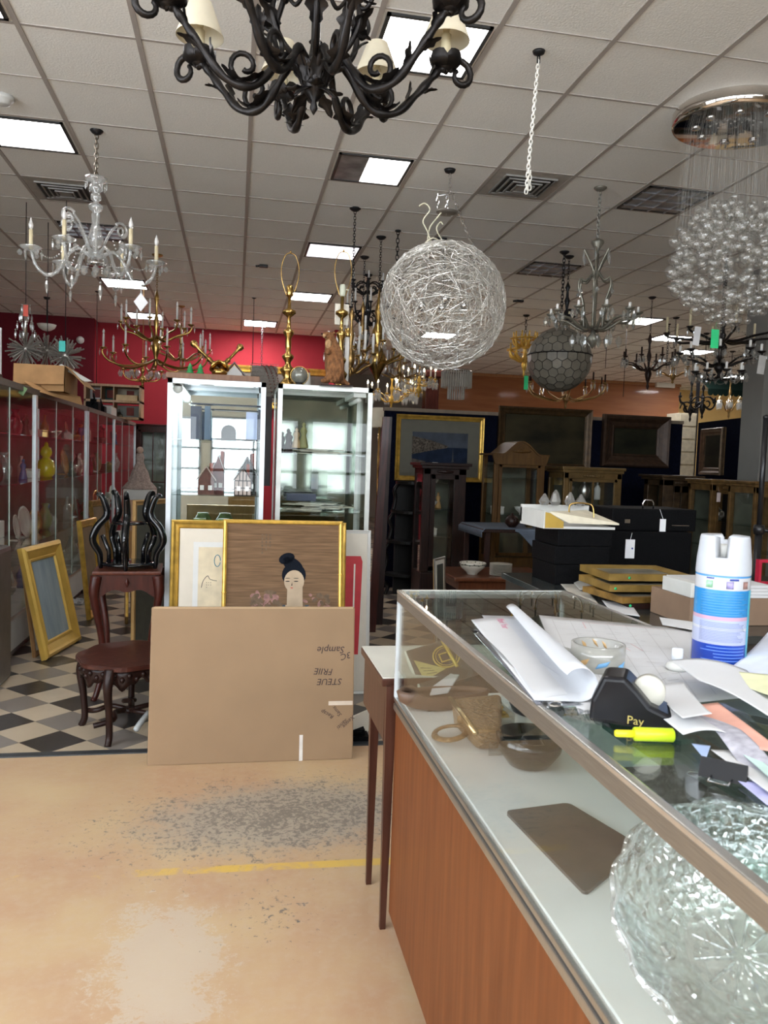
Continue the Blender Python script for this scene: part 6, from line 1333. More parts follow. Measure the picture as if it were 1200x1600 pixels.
# black pole rack at the right edge
p = at(1194, 700, Y=4.4); t = T('black_stand', 'black metal stand pole at the right picture edge', 'stand', (p.x, p.y, 0)); zt_ = at(1194, 655, Y=4.4).z
b = MB(); b.cyl((0, 0, 0), (0, 0, zt_ * .62), .022); b.cyl((0, 0, zt_ * .62), (0, 0, zt_), .016); b.lathe([(.017, zt_), (.019, zt_ + .02), (.001, zt_ + .03)]); b.build('pole', BLK, t); b = MB(); b.lathe([(.03, -.03), (.036, 0), (.03, .03)], (0, 0, zt_ * .62), 12); b.tube([(0, 0, zt_ * .62), (.2, 0, zt_ * .62 - .02)], .013, 8); b.build('clamp', BLK, t)
b = MB()
for k in range(3): a_ = k * 2.1; b.tube([(0, 0, .1), (.25 * cos(a_), .25 * sin(a_), .012)], .012, 7)
b.build('tripod_base', BLK, t)
p = at(1200, 885, Y=4.0); b = MB(); s = .05
for (u0, v0, u1, v1) in ((-1, -1.3, 1, -1), (-1, 1, 1, 1.3), (-1, -1, -.7, 1), (.7, -1, 1, 1)): b.box((u0 * s, 0, v0 * s), (u1 * s, .03, v1 * s))
o = tag(b.build('red_frame', pm('crimson plastic', (.5, .02, .05), .4), loc=p), 'small crimson frame standing on the side counter at the right picture edge', 'frame')
RF = o
# cloth table with things on it
t = T('cloth_table', 'table under a grey-blue cloth whose corner hangs down, before the arched vitrine', 'table', (at(820, 830, Y=6.7).x, 6.7, 0)); zt_ = .93; tx, ty = t.location.x, 6.7
for sx in (-.45, .45):
    for sy in (-.3, .3): b = MB(); b.box((sx - .02, sy - .02, 0), (sx + .02, sy + .02, zt_ - .03)); b.build('leg', DWOOD, t)
b = MB(); b.box((-.5, -.34, zt_ - .03), (.5, .34, zt_ - .002), bev=.005); b.build('table_top', DWOOD, t)
BLC = pm('grey blue cloth', (.085, .105, .14), .9, 0, .15, 12, .3)
def clo(u, v):
    x = (u - .5) * 1.16; y = -(v - .0) * .75 + .36; z = zt_ + .004
    if y < -.345: z -= 0; 
    ox = max(0, abs(x) - .505); oy = max(0, -.345 - y)
    return (max(-.515, min(.515, x)) , max(-.352, y), z - ox)
b = MB(); b.grid(clo, 24, 12); 
def corner(u, v):
    x = -.22 + u * .6; L_ = .34 * (1 - abs(u - .62) / .62 if u < .62 else 1 - (u - .62) / .38); return (x, -.352 - .012 * sin(u * 18) * v, zt_ + .004 - v * max(.02, L_))
b.grid(corner, 20, 8); o = b.build('draped_cloth', BLC, thick=.003); o.location = (tx, ty, 0); tag(o, 'grey-blue cloth draped over the table before the arched vitrine', 'cloth')
rq = random.Random(4)
for k, (x, kd, m, l) in enumerate(((-.18, 'teapot', DWOOD, 'dark teapot on the grey-blue cloth, left end'), (-.02, 'bowl', OBRASS, 'brass bowl on the grey-blue cloth, beside the dark teapot'), (.10, 'figurine', pm('bronze', (1, 1, 1)), 'bronze figure on the grey-blue cloth'), (.21, 'goblet', OBRASS, 'brass goblet on the grey-blue cloth, right end'))):
    b = MB(); item(b, kd, 1); tag(b.build(kd, m, loc=(tx + x, ty - .15, zt_ + .0061)), l, kd)
# coffee table with bowl and plates
a = at(692, 893, Z=.62); c = at(845, 893, Z=.62); t = T('coffee_table', 'reddish wooden low table carrying the patterned bowl and the plates', 'table', ((a.x + c.x) / 2, a.y, 0)); w = (c.x - a.x) / 2
RT = wood('red walnut', (.08, .025, .011), (.13, .045, .02), .3, 4)
b = MB(); b.box((-w, -.33, .59), (w, .30, .62), bev=.01); b.build('table_top', RT, t); b = MB(); b.box((-w + .05, -.28, .52), (w - .05, .25, .59)); b.build('apron', RT, t)
for sx in (-1, 1):
    for sy in (-.26, .24): b = MB(); b.cyl((sx * (w - .07), sy, 0), (sx * (w - .07), sy, .52), .018, .03, 10); b.build('leg', RT, t)
p = at(738, 897, Z=.62); t = T('patterned_bowl', 'white bowl with dark leaf pattern on the low table', 'bowl', (p.x, p.y, .6205)); b = MB(); b.lathe([(.04, 0), (.045, .012), (.09, .05), (.105, .09), (.102, .092), (.085, .052), (.001, .02)], seg=28, close=False); b.build('bowl_body', pm('off white china', (.55, .52, .45), .25, 0, .04), t)
b = MB()
for k in range(18): a_ = k * 2 * pi / 18; b.ball((.1015 * cos(a_), .1015 * sin(a_), .076 + .006 * (k % 2)), .008, 6, (1, 1, .7))
b.tube([(.1 * cos(k * pi / 20), .1 * sin(k * pi / 20), .078) for k in range(40)], .0035, 4, closed=True); b.build('leaf_pattern', pm('dark green glaze', (.05, .06, .04), .3), t)
p = at(782, 899, Z=.62)
for k in range(11): b = MB(); z_ = .6205 + k * .0085; b.lathe([(.05, 0), (.06, .001), (.088, .0065), (.088, .0078), (.05, .0025)], (0, 0, 0), 24); tag(b.build('dinner_plate', pm('off white china', (1, 1, 1)), loc=(p.x, p.y, z_)), ('bottom plate' if k == 0 else 'top plate' if k == 10 else 'plate between the top and bottom ones') + ' of the stacked white plates on the low table', 'plate', 'stacked white plates')
frame('picture_frame', 'small grey frame standing tilted at the left end of the low table', 'picture', (at(693, 915, Y=5.6).x, 5.62, .0), .22, at(700, 872, Y=5.6).z, .02, ALU, lean=.05, rz=.95, pic=pm('dark print', (.05, .06, .05), .5), mat_w=.03)
# coppery twisted urn
p = at(857, 930, Y=4.9); t = T('copper_urn', 'coppery ribbed urn between the low table and the side counter', 'urn', (p.x, p.y, 0)); zt_ = at(857, 866, Y=4.9).z
b = MB(); b.lathe([(.13, 0), (.15, .05), (.06, .12), (.055, zt_ - .42), (.05, zt_ - .25), (.06, zt_ - .18), (.085, zt_ - .1), (.08, zt_ - .03), (.05, zt_), (.04, zt_)], seg=44, lobes=11, amp=.08); b.build('urn_body', pm('copper brown', (.22, .10, .07), .35, .5, .25, 20), t)
# leaning dark boards right of the unlit cabinet
for i, (xa, xb_, l) in enumerate(((577, 602, 'dark red board leaning right of the unlit cabinet, front one'), (588, 606, 'dark brown board leaning behind the dark red one by the unlit cabinet'))):
    Yd = 6.6 + i * .3; q0_ = at(xa, 905, Y=Yd); q1_ = at(xb_, 650, Y=Yd); b = MB(); q0_.z = 0; dx = q1_.x - q0_.x; b.poly([(q0_.x, Yd, 0), (q0_.x + .07, Yd, 0), (q1_.x + .06, Yd + .1, q1_.z), (q1_.x, Yd + .1, q1_.z)], (0, .03, 0)); tag(b.build('wooden_board', (MAHOG, DWOOD)[i]), l, 'board')
t = T('shaded_lamp', 'small lamp with cream shade beyond the unlit cabinet', 'table lamp', (at(592, 690, Y=9.6).x, 9.6, 0)); za = at(592, 668, Y=9.6).z
b = MB(); b.lathe([(.17, za - .0), (.09, za + .24)], seg=20, close=False); b.build('lamp_shade', SHADE, t); b = MB(); b.cyl((0, 0, 0), (0, 0, za + .1), .012); b.lathe([(.14, 0), (.14, .02), (.02, .04)]); b.build('base', BRASS, t)
# awning, white drawers under curly chandelier, speaker on column
a, c = at(1091, 590, Y=14), at(1158, 589, Y=14); za, zb_ = a.z, at(1100, 618, Y=14).z; t = T('green_awning', 'dark green scalloped awning in front of the yellow wall', 'awning', ((a.x + c.x) / 2 + .3, 14, zb_)); w = (c.x - a.x) / 2 + .3; hh = za - zb_
b = MB(); b.poly([(-w, -.35, .1), (w, -.35, .1), (w, .0, hh), (-w, 0, hh)], (0, .01, .01)); b.build('canopy_cloth', pm('dark green canvas', (.004, .010, .008), .9, spec=.05), t)
b = MB(); n = 14
for k in range(n):
    x_ = -w + 2 * w * k / n; s_ = 2 * w / n; b.poly([(x_, -.35, .1)] + [(x_ + s_ * .5 - s_ * .5 * cos(j * pi / 6), -.35, .02 - .05 * sin(j * pi / 6)) for j in range(7)] + [(x_ + s_, -.35, .1)][::1], (0, .006, 0))
b.build('scalloped_valance', pm('dark green canvas', (1, 1, 1)), t)
b = MB(); b.box((-w, -.0, hh - .02), (w, .04, hh + .02)); b.box((-w, 0, -2.6), (-w + .05, .05, hh)); b.box((w - .05, 0, -2.6), (w, .05, hh)); b.build('support_frame', BLK, t)
a, c = at(1063, 645, Y=12.5), at(1088, 645, Y=12.5); t = T('white_chest', 'tall pale chest standing in the gap between the navy partitions', 'chest', ((a.x + c.x) / 2, 12.5, 0)); w = (c.x - a.x) / 2 + .02
b = MB(); b.box((-w, 0, 0), (w, .4, a.z), bev=.01); b.build('body', pm('cream paint', (.62, .56, .42), .6), t)
for k in range(7): b = MB(); z_ = a.z - .22 * (k + 1); b.box((-w + .02, -.012, z_), (w - .02, 0, z_ + .19), bev=.004); b.build('drawer', pm('cream paint', (1, 1, 1)), t)
p = at(1183, 573, Y=7.85); t = T('security_camera', 'round black and white security camera on the grey column', 'camera', (p.x, 7.9, p.z)); b = MB(); b.ball((-.05, -.05, 0), .05, 14); b.build('lens_dome', BLK, t); b = MB(); b.ball((.03, -.045, .01), .055, 14); b.box((.0, -.04, -.03), (.05, 0, .03)); b.build('housing', PLW, t)
p = at(126, 530, X=0, Y=None) if False else at(125, 531, Y=13.85); t = T('wall_lamp', 'small round white fitting on the dark red wall', 'wall lamp', p); b = MB(); b.ball((0, -.03, 0), .05, 12); b.cyl((0, 0, 0), (0, .05, 0), .06); b.build('body', PLW, t)
p = at(722, 641, Y=8.9)
a = at(1028, 598, Y=18.2); b = MB(); b.box((a.x, 18.25, a.z - .1), (a.x + .5, 18.33, a.z + .12)); tag(b.build('wall_sign', PAPER2), 'small cream notice on the wooden upper wall', 'notice')
# ================================================================ GLASS COUNTER (front right)
CX0, CX1, CY0, CY1 = .492, 1.03, -.15, 2.315; CT = 1.085; CD = .762
t = T('counter_showcase', 'glass-topped aluminium counter showcase with cherry wood front, lower right', 'counter', (CX0, CY1, 0)); O = Vector((CX0, CY1, 0))
def cb(lo, hi, nm, m, **k): b = MB(); b.box([lo[i] - O[i] for i in range(3)], [hi[i] - O[i] for i in range(3)], **k); return b.build(nm, m, t)
cb((CX0 + .05, CY0, 0), (CX1 - .02, CY1 - .04, .075), 'toe_kick', pm('black kick', (.02, .02, .02), .5))
cb((CX0 + .006, CY0, .075), (CX1, CY1 - .004, CD - .045), 'base_panel', LAMW)
cb((CX0 - .002, CY0, CD - .045), (CX1, CY1, CD - .026), 'lower_rail', ALU, bev=.003); cb((CX0 + .002, CY0, CD - .026), (CX1, CY1 - .002, CD - .018), 'rail_groove', pm('dark groove', (.08, .08, .08), .4, .6))
cb((CX0 - .001, CY0, CD - .018), (CX1, CY1, CD - .006), 'lower_rail', ALU, bev=.002)
cb((CX0 + .012, CY0, CD - .006), (CX1 - .01, CY1 - .01, CD), 'deck', pm('white deck laminate', (.78, .80, .77), .4, 0, .06, 5))
# frame at top
TB = .036
cb((CX0 - .002, CY0, CT - TB), (CX0 + .016, CY1, CT - .008), 'top_rail', pm('dull aluminium', (.34, .31, .27), .38, .85, .1, 20, 0, (30, 1, 30)), bev=.002)
cb((CX0 - .003, CY0, CT - .009), (CX0 + .012, CY1, CT), 'top_edge_trim', pm('bright aluminium edge', (.80, .78, .74), .25, .9, .06, 20), bev=.002)
cb((CX0, CY1 - .014, CT - TB * .7), (CX1, CY1 + .001, CT), 'end_top_rail', ALU, bev=.002); cb((CX1 - .014, CY0, CT - TB), (CX1 + .002, CY1, CT), 'back_top_rail', ALU, bev=.002)
for x in (CX0, CX1 - .014): cb((x - .001, CY1 - .014, CD - .006), (x + .012, CY1 + .001, CT - .005), 'corner_post', ALUW)
cb((CX0 + .010, CY0, CT - .006), (CX1 - .008, CY1 - .008, CT - .0005), 'glass_top', pane('counter top glass', (.93, .965, .95), 1.5, 0, .0))
cb((CX0 + .003, CY0, CD - .006), (CX0 + .008, CY1 - .01, CT - TB + .005), 'glass_front', pane('front counter glass', (.975, .985, .98), 1.45, 0, -.01)); cb((CX0 + .01, CY1 - .009, CD), (CX1 - .01, CY1 - .004, CT - .01), 'glass_end', GGLASS)
for s, (ya, yb2) in enumerate(((CY0, 1.12), (1.08, CY1 - .02))): cb((CX1 - .012 + .006 * s - .004, ya, CD), (CX1 - .008 + .006 * s - .004, yb2, CT - TB), 'sliding_door', pane('smoked sliding door', (.5, .58, .53), 1.5, 0, .10))
cb((CX0 + .20, CY0, .93), (CX1 - .02, CY1 - .35, .937), 'glass_shelf', GGLASS)
# small side table at the far end
t = T('side_table', 'small dark wood table with white top beyond the end of the glass counter', 'side table', (.46, 2.35, 0)); O2 = Vector((.46, 2.35, 0)); DW2 = wood('dark mahogany veneer', (.045, .016, .010), (.085, .032, .02), .3, 4)
b = MB(); b.box((0, 0, .775), (.5, .42, .80), bev=.004); b.build('table_top', DW2, t); b = MB(); b.box((.003, .004, .80), (.497, .416, .804)); b.build('white_top_panel', pm('pale marble top', (.66, .64, .57), .35, 0, .06, 6), t)
b = MB(); b.box((.012, .012, .60), (.49, .40, .775)); b.build('apron', DW2, t)
for x, y in ((.012, -.03), (.012, .25), (.45, .0), (.45, .38)):
    b = MB(); s = .034; y0_ = y if y > -.02 else -.015
    b.add([(x, y0_, .78), (x + s, y0_, .78), (x + s, y0_ + s, .78), (x, y0_ + s, .78), (x + .006, y0_ + .006, 0), (x + .024, y0_ + .006, 0), (x + .024, y0_ + .024, 0), (x + .006, y0_ + .024, 0)], [(0, 1, 2, 3), (7, 6, 5, 4), (0, 4, 5, 1), (1, 5, 6, 2), (2, 6, 7, 3), (3, 7, 4, 0)]); b.build('leg', DW2, t)
# ---------------------------------------------------------------- inside the counter
D = CD + .0006
def dk(x, y, z=D): return at(x, y, Z=z)
p0, p1 = dk(655, 1080), dk(722, 1088); w = .17
t = T('award_book', 'black book with gold round emblem and triangle label inside the counter', 'book', (0, 0, 0)); h = .20
BL = dk(660, 1082); TL = at(634, 1018, Y=BL.y + .13); TR = at(692, 1009, Y=BL.y + .115); zx = (TL - BL).normalized(); xx = (TR - TL); xx = (xx - zx * xx.dot(zx)).normalized(); yy_ = zx.cross(xx); h = (TL - BL).length
mm_ = Matrix((xx, yy_, zx)).transposed(); t.location = BL + Vector((0, 0, .002)); t.rotation_euler = mm_.to_euler()
b = MB(); b.box((0, 0, 0), (.20, .018, h), bev=.002); b.build('cover', pm('brown black cover', (.045, .035, .03), .5), t); b = MB(); b.box((.004, .004, .002), (.196, .02, h - .002)); b.box((-.006, .0, 0), (.0, .02, h)); b.build('pages', PAPER2, t)
b = MB(); cx_, cz = .115, h * .60; b.tube([(cx_ + .042 * cos(k * pi / 16), -.002, cz + .042 * sin(k * pi / 16)) for k in range(32)], .0028, 5, closed=True); b.tube([(cx_ + .034 * cos(k * pi / 16), -.002, cz + .034 * sin(k * pi / 16)) for k in range(32)], .0012, 4, closed=True)
b.box((cx_ - .022, -.003, cz - .018), (cx_ + .012, -.001, cz - .014)); b.box((cx_ - .022, -.003, cz + .012), (cx_ + .012, -.001, cz + .016)); b.box((cx_ - .022, -.003, cz - .018), (cx_ - .018, -.001, cz + .016)); b.tube([(cx_ + .008, -.004, cz + .06), (cx_ + .018, -.004, cz - .05)], .006, 6); b.build('gold_emblem', GOLD2, t)
b = MB(); b.poly([(.012, -.001, .12), (.020, -.001, .035), (.098, -.001, .055)][::1], (0, -.001, 0)); b.build('gold_label', pm('gold label', (.62, .48, .18), .4, .3), t)
b = MB()
for k in range(3): b.poly([(.022 + .006 * k, -.0026, .085 - k * .014), (.055 + .006 * k, -.0026, .072 - k * .010), (.055 + .006 * k, -.0026, .070 - k * .010), (.022 + .006 * k, -.0026, .083 - k * .014)])
b.build('label_lines', INK, t)
# white pointed envelope, slipper shaped dish
t = T('envelope', 'white pointed paper flap standing on the brown slipper-shaped dish', 'paper', (0, 0, 0)); P = [dk(672, 1087, .80), dk(677, 1074, .80), dk(716, 1046, .815), dk(722, 1049, .812), dk(700, 1083, .80)]
t.location = P[0]; b = MB(); b.poly([q - P[0] for q in P], (0, .004, .003)); b.build('paper_flap', PAPER, t)
SLB = pm('worn brown leather', (.115, .065, .04), .5, 0, .2, 20, .1)
p = dk(705, 1112); t = T('slipper_dish', 'brown slipper-shaped leather dish in front of the black book', 'slipper', (p.x, p.y + .05, D), .12)
b = MB()
def sl(u, v):
    a = u * 2 * pi; L_ = .135; rx = L_ * cos(a); ry = .052 * sin(a) * (1 - .18 * cos(a)); k = [.55, .8, 1.0, 1.06, 1.0, .92][int(v * 5)]; z = [0, .006, .02, .042, .044, .03][int(v * 5)]
    return (rx * k - .01, ry * k, z + (.012 * (cos(a) < -.6) * v))
b.grid(sl, 36, 5); b.poly([sl(i / 36, 0) for i in range(36)][::-1]); b.build('slipper_body', SLB, t, thick=.004); b = MB(); b.box((-.07, -.035, -.0), (.09, .035, .004), bev=.001); b.build('sole', DWOOD, t)
# gold-brown handbag
p = dk(747, 1162); BAG = pm('gold brown snakeskin', (.26, .15, .055), .28, .25, .35, 90, .6); t = T('handbag', 'gold-brown snakeskin handbag with round handle lying in the counter', 'handbag', (p.x + .02, p.y + .02, D), .22)
o_ = Vector(t.location); t.rotation_euler.z = 0; zt_ = D + .08
TP = [at(703, 1090, Z=zt_), at(784, 1082, Z=zt_), at(784, 1140, Z=zt_), at(744, 1143, Z=zt_)]; dn = dk(744, 1172); BP = [Vector((q.x + (.012 if i in (0, 3) else .0), q.y, D)) for i, q in enumerate(TP)]; BP[3] = dn; BP[2] = dk(784, 1172)
b = MB(); b.add([q - o_ for q in BP + TP], [(3, 2, 1, 0), (4, 5, 6, 7), (0, 1, 5, 4), (1, 2, 6, 5), (2, 3, 7, 6), (3, 0, 4, 7)], True); ob = b.build('bag_body', BAG, t); md = ob.modifiers.new('bev', 'BEVEL'); md.width = .016; md.segments = 4
b = MB(); b.tube([TP[0] - o_ + Vector((0, 0, -.002)), (TP[0] + TP[3]) / 2 - o_ + Vector((-.003, 0, .002)), TP[3] - o_ + Vector((0, 0, -.004))], .007, 8); b.build('clasp_rim', pm('shiny pale gold', (.75, .55, .28), .18, .9, .1), t)
cR = dk(703, 1158) - o_; b = MB(); P = [cR + Vector((.040 * cos(k * pi / 12), .046 * sin(k * pi / 12), .014 + .008 * (1 + cos(k * pi / 12)))) for k in range(24)]; b.tube(P, .0085, 8, closed=True, flat=.55); b.tube(smoothpath([cR + Vector((.038, .03, .03)), cR + Vector((.05, .045, .05)), (TP[0] + TP[3]) / 2 - o_ + Vector((.0, 0, -.015))], 5), .013, 8); b.build('round_handle', BAG, t)
b = MB(); b.box((.06, -.06, 0), (.064, .06, .10)); b.box((.0, -.064, .0), (.064, -.060, .06)); tag_o = b.build('acrylic_stand', pane('acrylic', (.9, .9, .88), 1.45, 0, .06)); tag_o.location = (BP[2].x - .045, BP[2].y + .03, D); tag(tag_o, 'clear acrylic stand beside the gold-brown handbag', 'stand')
# dark glass bowl
p = dk(826, 1195); t = T('dark_glass_bowl', 'smoky dark glass bowl right of the gold-brown handbag in the counter', 'glass bowl', (p.x, p.y, D)); b = MB(); b.lathe([(.04, 0), (.05, .004), (.075, .04), (.08, .075), (.075, .075), (.07, .042), (.001, .012)], seg=24, close=False); b.build('bowl', pane('smoked olive glass', (.20, .19, .13), 1.5, .03, .05), t)
b = MB(); b.ball((0, 0, .045), .03, 12); b.build('black_knob', EBON, t)
# slate tile
C4 = [dk(789, 1271), dk(888, 1258), dk(1004, 1328), dk(914, 1401)]; b = MB(); out = []
for i in range(4):
    a, q, c = C4[i - 1], C4[i], C4[(i + 1) % 4]; r = .010
    for k in range(5): f = k / 4; s0 = q + (a - q).normalized() * r; s1 = q + (c - q).normalized() * r; out.append((s0 * (1 - f) + s1 * f) * (1 - .5 * 4 * f * (1 - f) * .5) + q * (.5 * 4 * f * (1 - f) * .5))
b.poly(out[::-1], (0, 0, .006)); tag(b.build('slate_tile', pm('dark veined slate', (.045, .038, .034), .35, 0, 0, 9, .1, (1, 1, 1), (.09, .075, .065), detail=9)), 'dark grey square slate tile lying on the white deck of the counter', 'tile')
# cut-glass bowl
CUT = pane('cut crystal', (.92, .935, .935), 1.6, .03, .24, .06, .8, 55)
p = dk(1135, 1530, .80); t = T('cut_glass_bowl', 'large clear cut-glass bowl tilted towards the viewer at the near end of the counter', 'glass bowl', (p.x + .01, p.y - .01, D + .068), rot=(radians(24), radians(-20), .3))
prof = [(.001, .0), (.06, .0), (.075, .006), (.10, .022), (.125, .045), (.150, .072), (.168, .092), (.172, .098), (.166, .100), (.145, .079), (.118, .053), (.095, .034), (.07, .018), (.05, .012), (.001, .012)]
seg = 96; vs = []; fs = []
for j, (r, z) in enumerate(prof):
    for k in range(seg):
        a = 2 * pi * k / seg; q = r; zz_ = z
        if 3 <= j <= 8: q += .004 * abs(sin(a * 8)) * (j - 2) / 4; zz_ += .0045 * abs(sin(a * 8)) * (j - 2) / 5
        if j in (3, 4, 5): q += .0018 * (k % 2); zz_ -= .0015 * (k % 2)
        if j in (10, 11): zz_ += .001 * ((k // 2) % 2)
        vs.append((q * cos(a), q * sin(a), zz_))
for j in range(len(prof) - 1):
    for k in range(seg): l = (k + 1) % seg; fs.append((j * seg + k, j * seg + l, (j + 1) * seg + l, (j + 1) * seg + k))
b = MB(); b.add(vs, fs, False); b.build('bowl', CUT, t)
b = MB()
for k in range(12):
    a = k * pi / 6; b.tube([(.012 * cos(a), .012 * sin(a), .0135), (.062 * cos(a), .062 * sin(a), .0165)], .0018, 4); c_ = Vector((.1 * cos(a), .1 * sin(a), .041))
    b.lathe([(.012, 0), (.010, .004), (.001, .002)], c_, 8, Matrix.Rotation(-.6, 3, Vector((-sin(a), cos(a), 0))), smooth=False)
b.build('cut_star_pattern', CUT, t)
b = MB(); b.tube([((.168 + .004 * cos(15 * k * pi / 60)) * cos(k * pi / 60), (.168 + .004 * cos(15 * k * pi / 60)) * sin(k * pi / 60), .1) for k in range(120)], .003, 5, closed=True); b.build('scalloped_rim', CRYS, t)
# jewellery, green tray and odds on the inner shelf / deck behind
SZ = .9376
for i, (x, y, nm, l, m, dims) in enumerate(((1010, 1150, 'velvet_tray', 'dark green velvet tray on the inner glass shelf below the highlighter', pm('dark green velvet', (.008, .05, .03), .9), (.14, .11, .012)), (1120, 1290, 'velvet_tray', 'green velvet tray on the inner shelf near the cut-glass bowl', pm('dark green velvet', (1, 1, 1)), (.12, .10, .012)), (1060, 1230, 'grey_card', 'grey brown card on the inner shelf under the binder clip', pm('grey brown card', (.10, .09, .075), .7), (.12, .16, .006)))):
    p = at(x, y, Z=SZ); b = MB(); b.box((-dims[0] / 2, -dims[1] / 2, 0), (dims[0] / 2, dims[1] / 2, dims[2]), bev=.002); tag(b.build(nm, m, loc=(min(p.x, CX1 - .03 - dims[0] / 2), p.y, SZ)), l, 'tray' if 'tray' in nm else 'card')
for i, (x, y, l) in enumerate(((790, 957, 'gold brooch cluster seen through the counter top beyond the curled paper'), (660, 948, 'gold chain heap at the far left corner inside the counter'))):
    p = at(x, y, Z=.90); p.y = min(p.y, 2.1); p.x = min(p.x, .95); b = MB(); rq = random.Random(i)
    for k in range(24): b.lathe([(.0001, -.006), (.006, 0), (.0001, .006)], (rq.uniform(-.03, .03), rq.uniform(-.03, .03), .006 + rq.uniform(0, .02)), 5, smooth=False)
    b.box((-.03, -.03, 0), (.03, .03, .006)); tag(b.build('gold_jewellery', GOLD2, loc=(p.x, p.y, D)), l, 'jewellery')
p = at(870, 950, Z=.85); b = MB(); b.lathe([(.075, 0), (.085, .02), (.08, .05), (.04, .06)], seg=24); tag(b.build('dark_round_box', pm('charcoal lacquer', (.02, .025, .03), .3), loc=(.88, 2.12, D)), 'dark round box inside the far end of the counter', 'box')
p = dk(1065, 1240); b = MB(); b.box((-.008, -.02, 0), (.008, .02, .004)); b.tube([(cos(k * .6) * .012, .03 + sin(k * .6) * .012, .004) for k in range(11)], .0015, 4); tag(b.build('silver_clip', CHROME, loc=at(1100, 1232, Z=SZ) + Vector((0, 0, .008))), 'small silver clip on the grey card in the counter', 'clip')
# ---------------------------------------------------------------- ON THE COUNTER
TZ2 = CT + .0004
def tp(x, y, z=TZ2): return at(x, y, Z=z)
def sheet(name, label, cat, corners, fn=None, m=PAPER, n=14, th=.0006, z0=TZ2, lines=0, g=None):
    """corners: far-left, far-right, near-right, near-left pixels (or 3D)"""
    c = [tp(*q, z0) if len(q) == 2 else tp(q[0], q[1], z0 + q[2]) for q in corners]; o = sum(c, Vector()) / 4; b = MB()
    def f(u, v):
        p = (c[0] * (1 - u) + c[1] * u) * (1 - v) + (c[3] * (1 - u) + c[2] * u) * v; return p + Vector((0, 0, (fn(u, v) if fn else 0))) - o
    b.grid(f, n, n); ob = b.build(name, m, loc=o, thick=th); return tag(ob, label, cat, g), f, o
# big desk pad sheet
pad, fpad, opad = sheet('desk_pad', 'large white desk pad sheet with faint writing lying under the tape roll', 'desk pad', [(842, 962), (1085, 985), (1175, 1090), (905, 1118)], lambda u, v: .0015)
GI = pm('faint grey print', (.38, .37, .37), .8); RI = pm('faint red print', (.62, .35, .36), .8)
b = MB().mat(GI); rq = random.Random(8)
def line3(u0, v0, u1, v1, wd=.0012, f=fpad):
    a, c = Vector(f(u0, v0)), Vector(f(u1, v1)); d = (c - a).normalized(); s = Vector((-d.y, d.x, 0)) * wd / 2; z = Vector((0, 0, .0006)); b.poly([a - s + z, c - s + z, c + s + z, a + s + z])
for k in range(9): line3(.05, .1 + .09 * k, .55 + .3 * rq.random(), .1 + .09 * k, .0008)
for k in range(7): line3(.12 * k + .08, .05, .12 * k + .08, .95, .0008)
for k in range(30):
    u, v = rq.uniform(.05, .75), rq.uniform(.08, .8); line3(u, v, u + rq.uniform(.03, .10), v + rq.uniform(-.02, .02), .0016)
b.mat(RI); line3(.28, .06, .8, .06, .002); line3(.28, .06, .28, .16, .002)
for k in range(3): line3(.35 + .08 * k, .35, .40 + .08 * k, .45, .002)
b.build('printed_lines', None, pad)
# curled page, rolled lengthwise
A0 = tp(800, 966); A1 = tp(905, 1098); ax = (A1 - A0); Lx = ax.length; ax.normalize(); sd = Vector((ax.y, -ax.x, 0)); sd = sd if sd.x < 0 else -sd
def curl(u, v):
    # u along the roll, v across: flat on the left, rolling up and over to the right
    r0 = .016 + .012 * u; s = v * .19; flat = .075
    if s < flat: x = s - flat; z = .003
    else: a = (s - flat) / r0; a = min(a, 4.2); x = r0 * sin(a); z = .003 + r0 * (1 - cos(a))
    base = A0 + ax * (u * Lx * 1.02 - .01); return base - sd * (x + .0) + Vector((0, 0, z))
b = MB(); b.grid(curl, 14, 40); cu_ = tag(b.build('curled_page', pm('curled white page', (.56, .57, .60), .7, 0, .02, 5), thick=.0007), 'white page curled into a roll along the left of the desk pad', 'paper')
PK = pm('pink red lettering', (.70, .12, .28), .7)
mk = txt('Mark Your', .026, PK, cu_, 'pink_lettering', A0 + sd * .045 + ax * .035 + Vector((0, 0, .0046)), (0, 0, atan2(ax.y, ax.x) + 0), align='LEFT')
sheet('paper_sheet', 'white sheet sticking out to the left under the curled page', 'paper', [(736, 970), (790, 966), (893, 1087), (835, 1096)], lambda u, v: .0022 + .002 * sin(u * 3))
sheet('paper_sheet', 'dark grey backed sheet lowest under the curled page', 'paper', [(740, 985), (840, 985), (945, 1098), (838, 1101)], lambda u, v: .0004 , m=pm('dark grey sheet', (.12, .12, .14), .6))
sheet('clear_sleeve', 'crumpled clear plastic sleeve under the near edge of the pad', 'plastic sleeve', [(735, 985), (775, 985), (950, 1100), (850, 1108)], lambda u, v: .0002 + .003 * sin(u * 9) ** 2, m=pane('clear sleeve', (.9, .93, .95), 1.5, .05, .12))
sheet('paper_sheet', 'folded white strip at the far right of the desk pad', 'paper', [(1030, 968), (1085, 978), (1090, 992), (1035, 980)], lambda u, v: .006 + .004 * u)
# handwritten signature on pad
b = MB()
for (x, y) in ((925, 1072), (932, 1078)): P = [tp(x + 14 * cos(k * .5) , y + 3.2 * sin(k * .5) + k * .3) + Vector((0, 0, .0024)) for k in range(14)]; b.tube([q - opad for q in P], .0007, 4)
b.build('handwriting', INK, pad)
# pen
a, c = tp(858, 1014), tp(898, 1026); t = T('pen', 'grey pen behind the tape roll on the desk pad', 'pen', a + Vector((0, 0, .008))); b = MB(); d = c - a; b.tube([(0, 0, 0), d * .15, d * 1.2], [.004, .006, .006], 10); b.build('barrel', pm('grey pen', (.28, .28, .27), .3), t); b = MB(); b.tube([d * 1.2, d * 1.35], [.006, .002], 8); b.build('tip', BLK, t)
